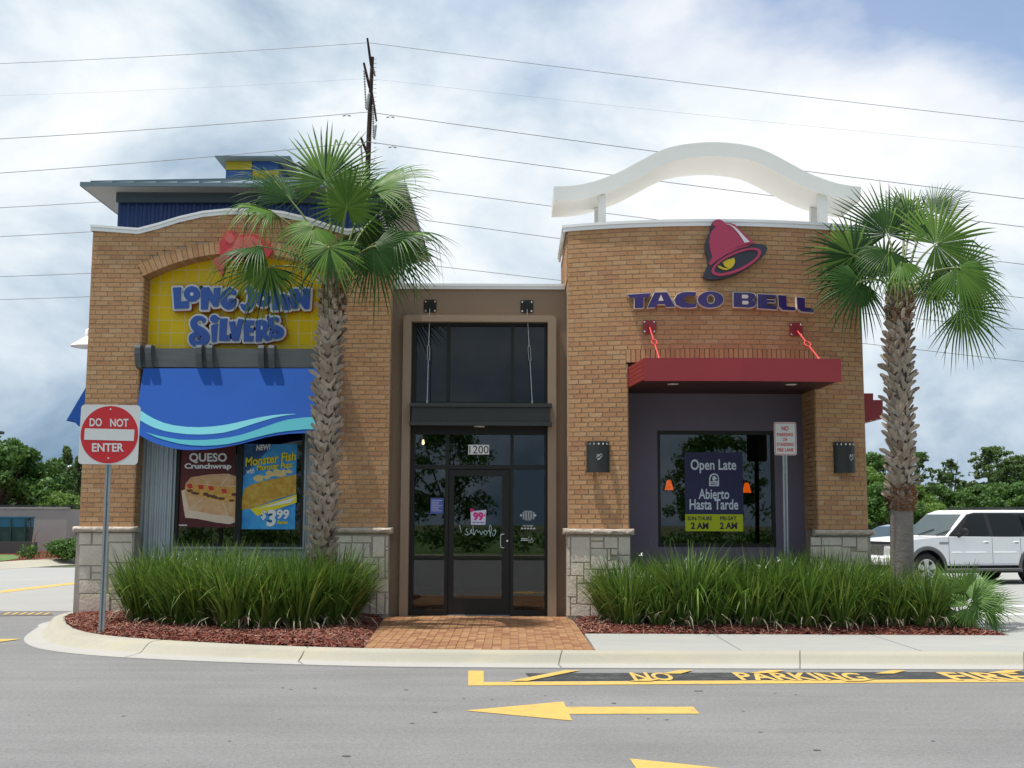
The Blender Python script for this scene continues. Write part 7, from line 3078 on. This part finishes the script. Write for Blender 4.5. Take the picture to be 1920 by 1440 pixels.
# ---- blue car behind it
M['carb'] = mat('car_blue', (0.10, 0.19, 0.27), .3, .3, coat=.5)
O2 = (at(1640, 36)[0] + .2, at(0, 36)[1], 0)
yaw2 = math.pi + R(24)
car2 = empty('parked_car', O2, 'blue saloon car behind the white one, its roof showing beside the palm trunk', 'car')
prof2 = [(.85, .35), (.9, .55), (.8, .78), (-.3, .98), (-3.6, 1.0), (-3.9, .85), (-3.9, .35)]
m = MB(); profile_body(m, prof2, -1.75, .05); place(O2, yaw2, m); bev(m.build('body', 'carb', car2), .06, 3)
gb2 = [(-.35, .96), (-1.15, 1.36), (-1.5, 1.42), (-2.5, 1.40), (-3.4, .98)]
m = MB()
t2 = lambda z: .24 * (z - .96) / .45
n = len(gb2)
m.v = [(x, -1.75 + t2(z), z) for x, z in gb2] + [(x, .05 - t2(z), z) for x, z in gb2]
m.face(tuple(range(n))); m.face(tuple(range(2 * n - 1, n - 1, -1)))
for i in range(n):
    j = (i + 1) % n
    m.face((i, n + i, n + j, j))
place(O2, yaw2, m); bev(m.build('cabin', 'carb', car2), .04, 2)
m = MB()
n2_ = Vector((.45, 0, .89)) * .012
A_ = [(-.42, -1.68, 1.0), (-.42, -.02, 1.0), (-1.12, -.20, 1.345), (-1.12, -1.50, 1.345)]
m.hexa([tuple(Vector(p) - n2_) for p in A_] + [tuple(Vector(p) + n2_) for p in A_])
place(O2, yaw2, m); m.build('windscreen', 'wsglass', car2)
m = MB()
P_ = [(-.62, 1.0), (-1.25, 1.335), (-2.5, 1.345), (-3.2, 1.02)]
m.v = [(x, .056 - t2(z), z) for x, z in P_] + [(x, .04 - t2(z), z) for x, z in P_]
m.face((0, 1, 2, 3)); m.face((7, 6, 5, 4))
for i in range(4):
    m.face((i, 4 + i, 4 + (i + 1) % 4, (i + 1) % 4))
place(O2, yaw2, m); m.build('side_window', 'cglass', car2)
wheel(car2, O2, yaw2, 0, .02, .32, -1)
wheel(car2, O2, yaw2, -2.7, .02, .32, -1)

# ================================================================== POWER LINE
D_ = 62
YPo = D_ - 17.1
M['polem'] = mat('pole_rust', (0.045, 0.025, 0.02), .9, var=.3, vscale=3)
M['insul'] = mat('insulator', (0.34, 0.36, 0.36), .4)
M['wire'] = mat('wire', (0.16, 0.17, 0.19), .6, .3)
pole = empty('power_pole', (WP(694, 300, YPo).x, YPo, 0), 'tall brown power pole with angled arms and insulator strings behind the building', 'power pole')
ZU = zoomer(640, 40, 4.8)
u = lambda x, y, d=0: WP(*ZU(x, y), YPo + d)
m = MB()
base_ = u(240, 1300); base_.z = 0
m.tube([(base_.x - .2, YPo, 0), tuple(u(238, 1300)), tuple(u(262, 700)), tuple(u(280, 322))], [.30, .15, .125, .095], 12)
m.build('pole_shaft', 'polem', pole, smooth=60)
for a, b, r0 in (((268, 400), (234, 150), .07), ((255, 600), (202, 372), .075), ((284, 420), (302, 488), .055), ((275, 640), (316, 898), .065), ((232, 1190), (174, 1040), .075)):
    m = MB()
    m.tube([u(a[0], a[1]), u((a[0] + b[0]) / 2, (a[1] + b[1]) / 2, -.2), u(b[0], b[1], -.4)], [r0, r0, r0 * .8], 8)
    m.build('pole_arm', 'polem', pole, smooth=60)
for a, b, fat in (((205, 440), (222, 790), 0), ((250, 640), (228, 800), 1), ((284, 755), (288, 1050), 0), ((312, 925), (294, 1060), 1), ((178, 1120), (190, 1290), 0)):
    m = MB()
    pa, pb_ = u(a[0], a[1], -.4), u(b[0], b[1], -.4)
    n = 60
    pts = [pa.lerp(pb_, i / n) for i in range(n + 1)]
    if fat:
        m.tube(pts[::6], [.03] + [.075] * (len(pts[::6]) - 2) + [.03], 8)
    else:
        m.tube(pts, [.060 if i % 4 in (1, 2) else .025 for i in range(n + 1)], 8)
    m.build('insulator', 'insul', pole)
m = MB()
for i in range(26):
    p = u(290, 340 + i * 38)
    m.tube([p, p + Vector((.16, 0, 0))], .012, 4)
m.build('climbing_peg', 'polem', pole, kind='stuff')
wires = [((0, 108), (690, 80), (1920, 217), .015, 'highest'), ((0, 168), (690, 147), (1920, 265), .005, 'faint second'),
         ((0, 249), (690, 210), (1920, 361), .019, 'third'), ((0, 313), (690, 266), (1920, 414), .019, 'fourth'),
         ((0, 378), (690, 341), (1920, 484), .017, 'fifth'), ((0, 432), (690, 398), (1920, 547), .017, 'sixth'),
         ((0, 507), (690, 484), (1920, 606), .016, 'seventh'), ((0, 550), (690, 530), (1920, 666), .015, 'lowest')]
for k, (a, b, c, r_, nm) in enumerate(wires):
    m = MB()
    for p, q, sg in ((a, b, 5), (b, c, 7)):
        ext = 2.0
        A3 = WP(*(p if sg == 7 else (b[0] + (a[0] - b[0]) * ext, b[1] + (a[1] - b[1]) * ext)), YPo - .4)
        B3 = WP(*(q if sg == 5 else (b[0] + (c[0] - b[0]) * ext, b[1] + (c[1] - b[1]) * ext)), YPo - .4)
        pts = []
        for i in range(17):
            t = i / 16
            P3 = A3.lerp(B3, t)
            P3.z -= .35 * 4 * t * (1 - t)
            pts.append(P3)
        m.tube(pts, r_, 5)
    o = m.build('power_line', 'wire')
    tag(o, '%s of the power lines crossing the sky, counted from the top' % nm, 'power line', 'power lines across the sky')
    if k in (2, 3):
        for px in ((650, 732) if k == 2 else (668, 736)):
            yy = b[1] + ((a[1] - b[1]) * (b[0] - px) / b[0] if px < 690 else (c[1] - b[1]) * (px - b[0]) / (c[0] - b[0])) + 4
            m = MB()
            p = WP(px, yy, YPo - .4)
            m.tube([p + Vector((-.22, 0, -.03)), p + Vector((-.06, 0, -.0))], .04, 6)
            m.tube([p + Vector((.22, 0, -.03)), p + Vector((.06, 0, -.0))], .04, 6)
            m.tube([p + Vector((0, 0, 0)), p + Vector((0, 0, .12))], .015, 5)
            m.build('damper', 'insul', o)

# ================================================================== ACROSS THE ROAD (seen in the window glass)
m = MB()
m.plan([(-60, -27.5), (60, -27.5), (60, -26.6), (-60, -26.6)], 0.0, .15)
m.build('far_kerb', 'kerb', kind='structure')
m = MB()
m.plan([(-60, -80), (60, -80), (60, -27.5), (-60, -27.5)], 0.0, .14)
m.build('verge', 'lawn', kind='structure')
cs = []
for i in range(150):
    cs.append(((rg.uniform(-18, 16), rg.uniform(-32, -30.6), rg.uniform(.3, 1.0)), (.6, .5, .4)))
V, Q, T = crown_quads(cs, 60, .10, rg)
o = np_mesh('hedge', V, Q, 'leafd', T, None)
tag(o, 'dark hedge across the road mirrored in the door glass', 'hedge')
for i, (x, y, h, w) in enumerate(((-11, -56, 8, 8), (-4.5, -62, 8.5, 8), (6.4, -66, 7, 7), (13.5, -58, 7.5, 7.5), (24, -60, 8, 8))):
    tree(x, y, h, w, 'broad', ['far left', 'second from left', 'middle', 'fourth', 'far right'][i] + ' of the trees mirrored in the windows', 300 + i, dens=70)
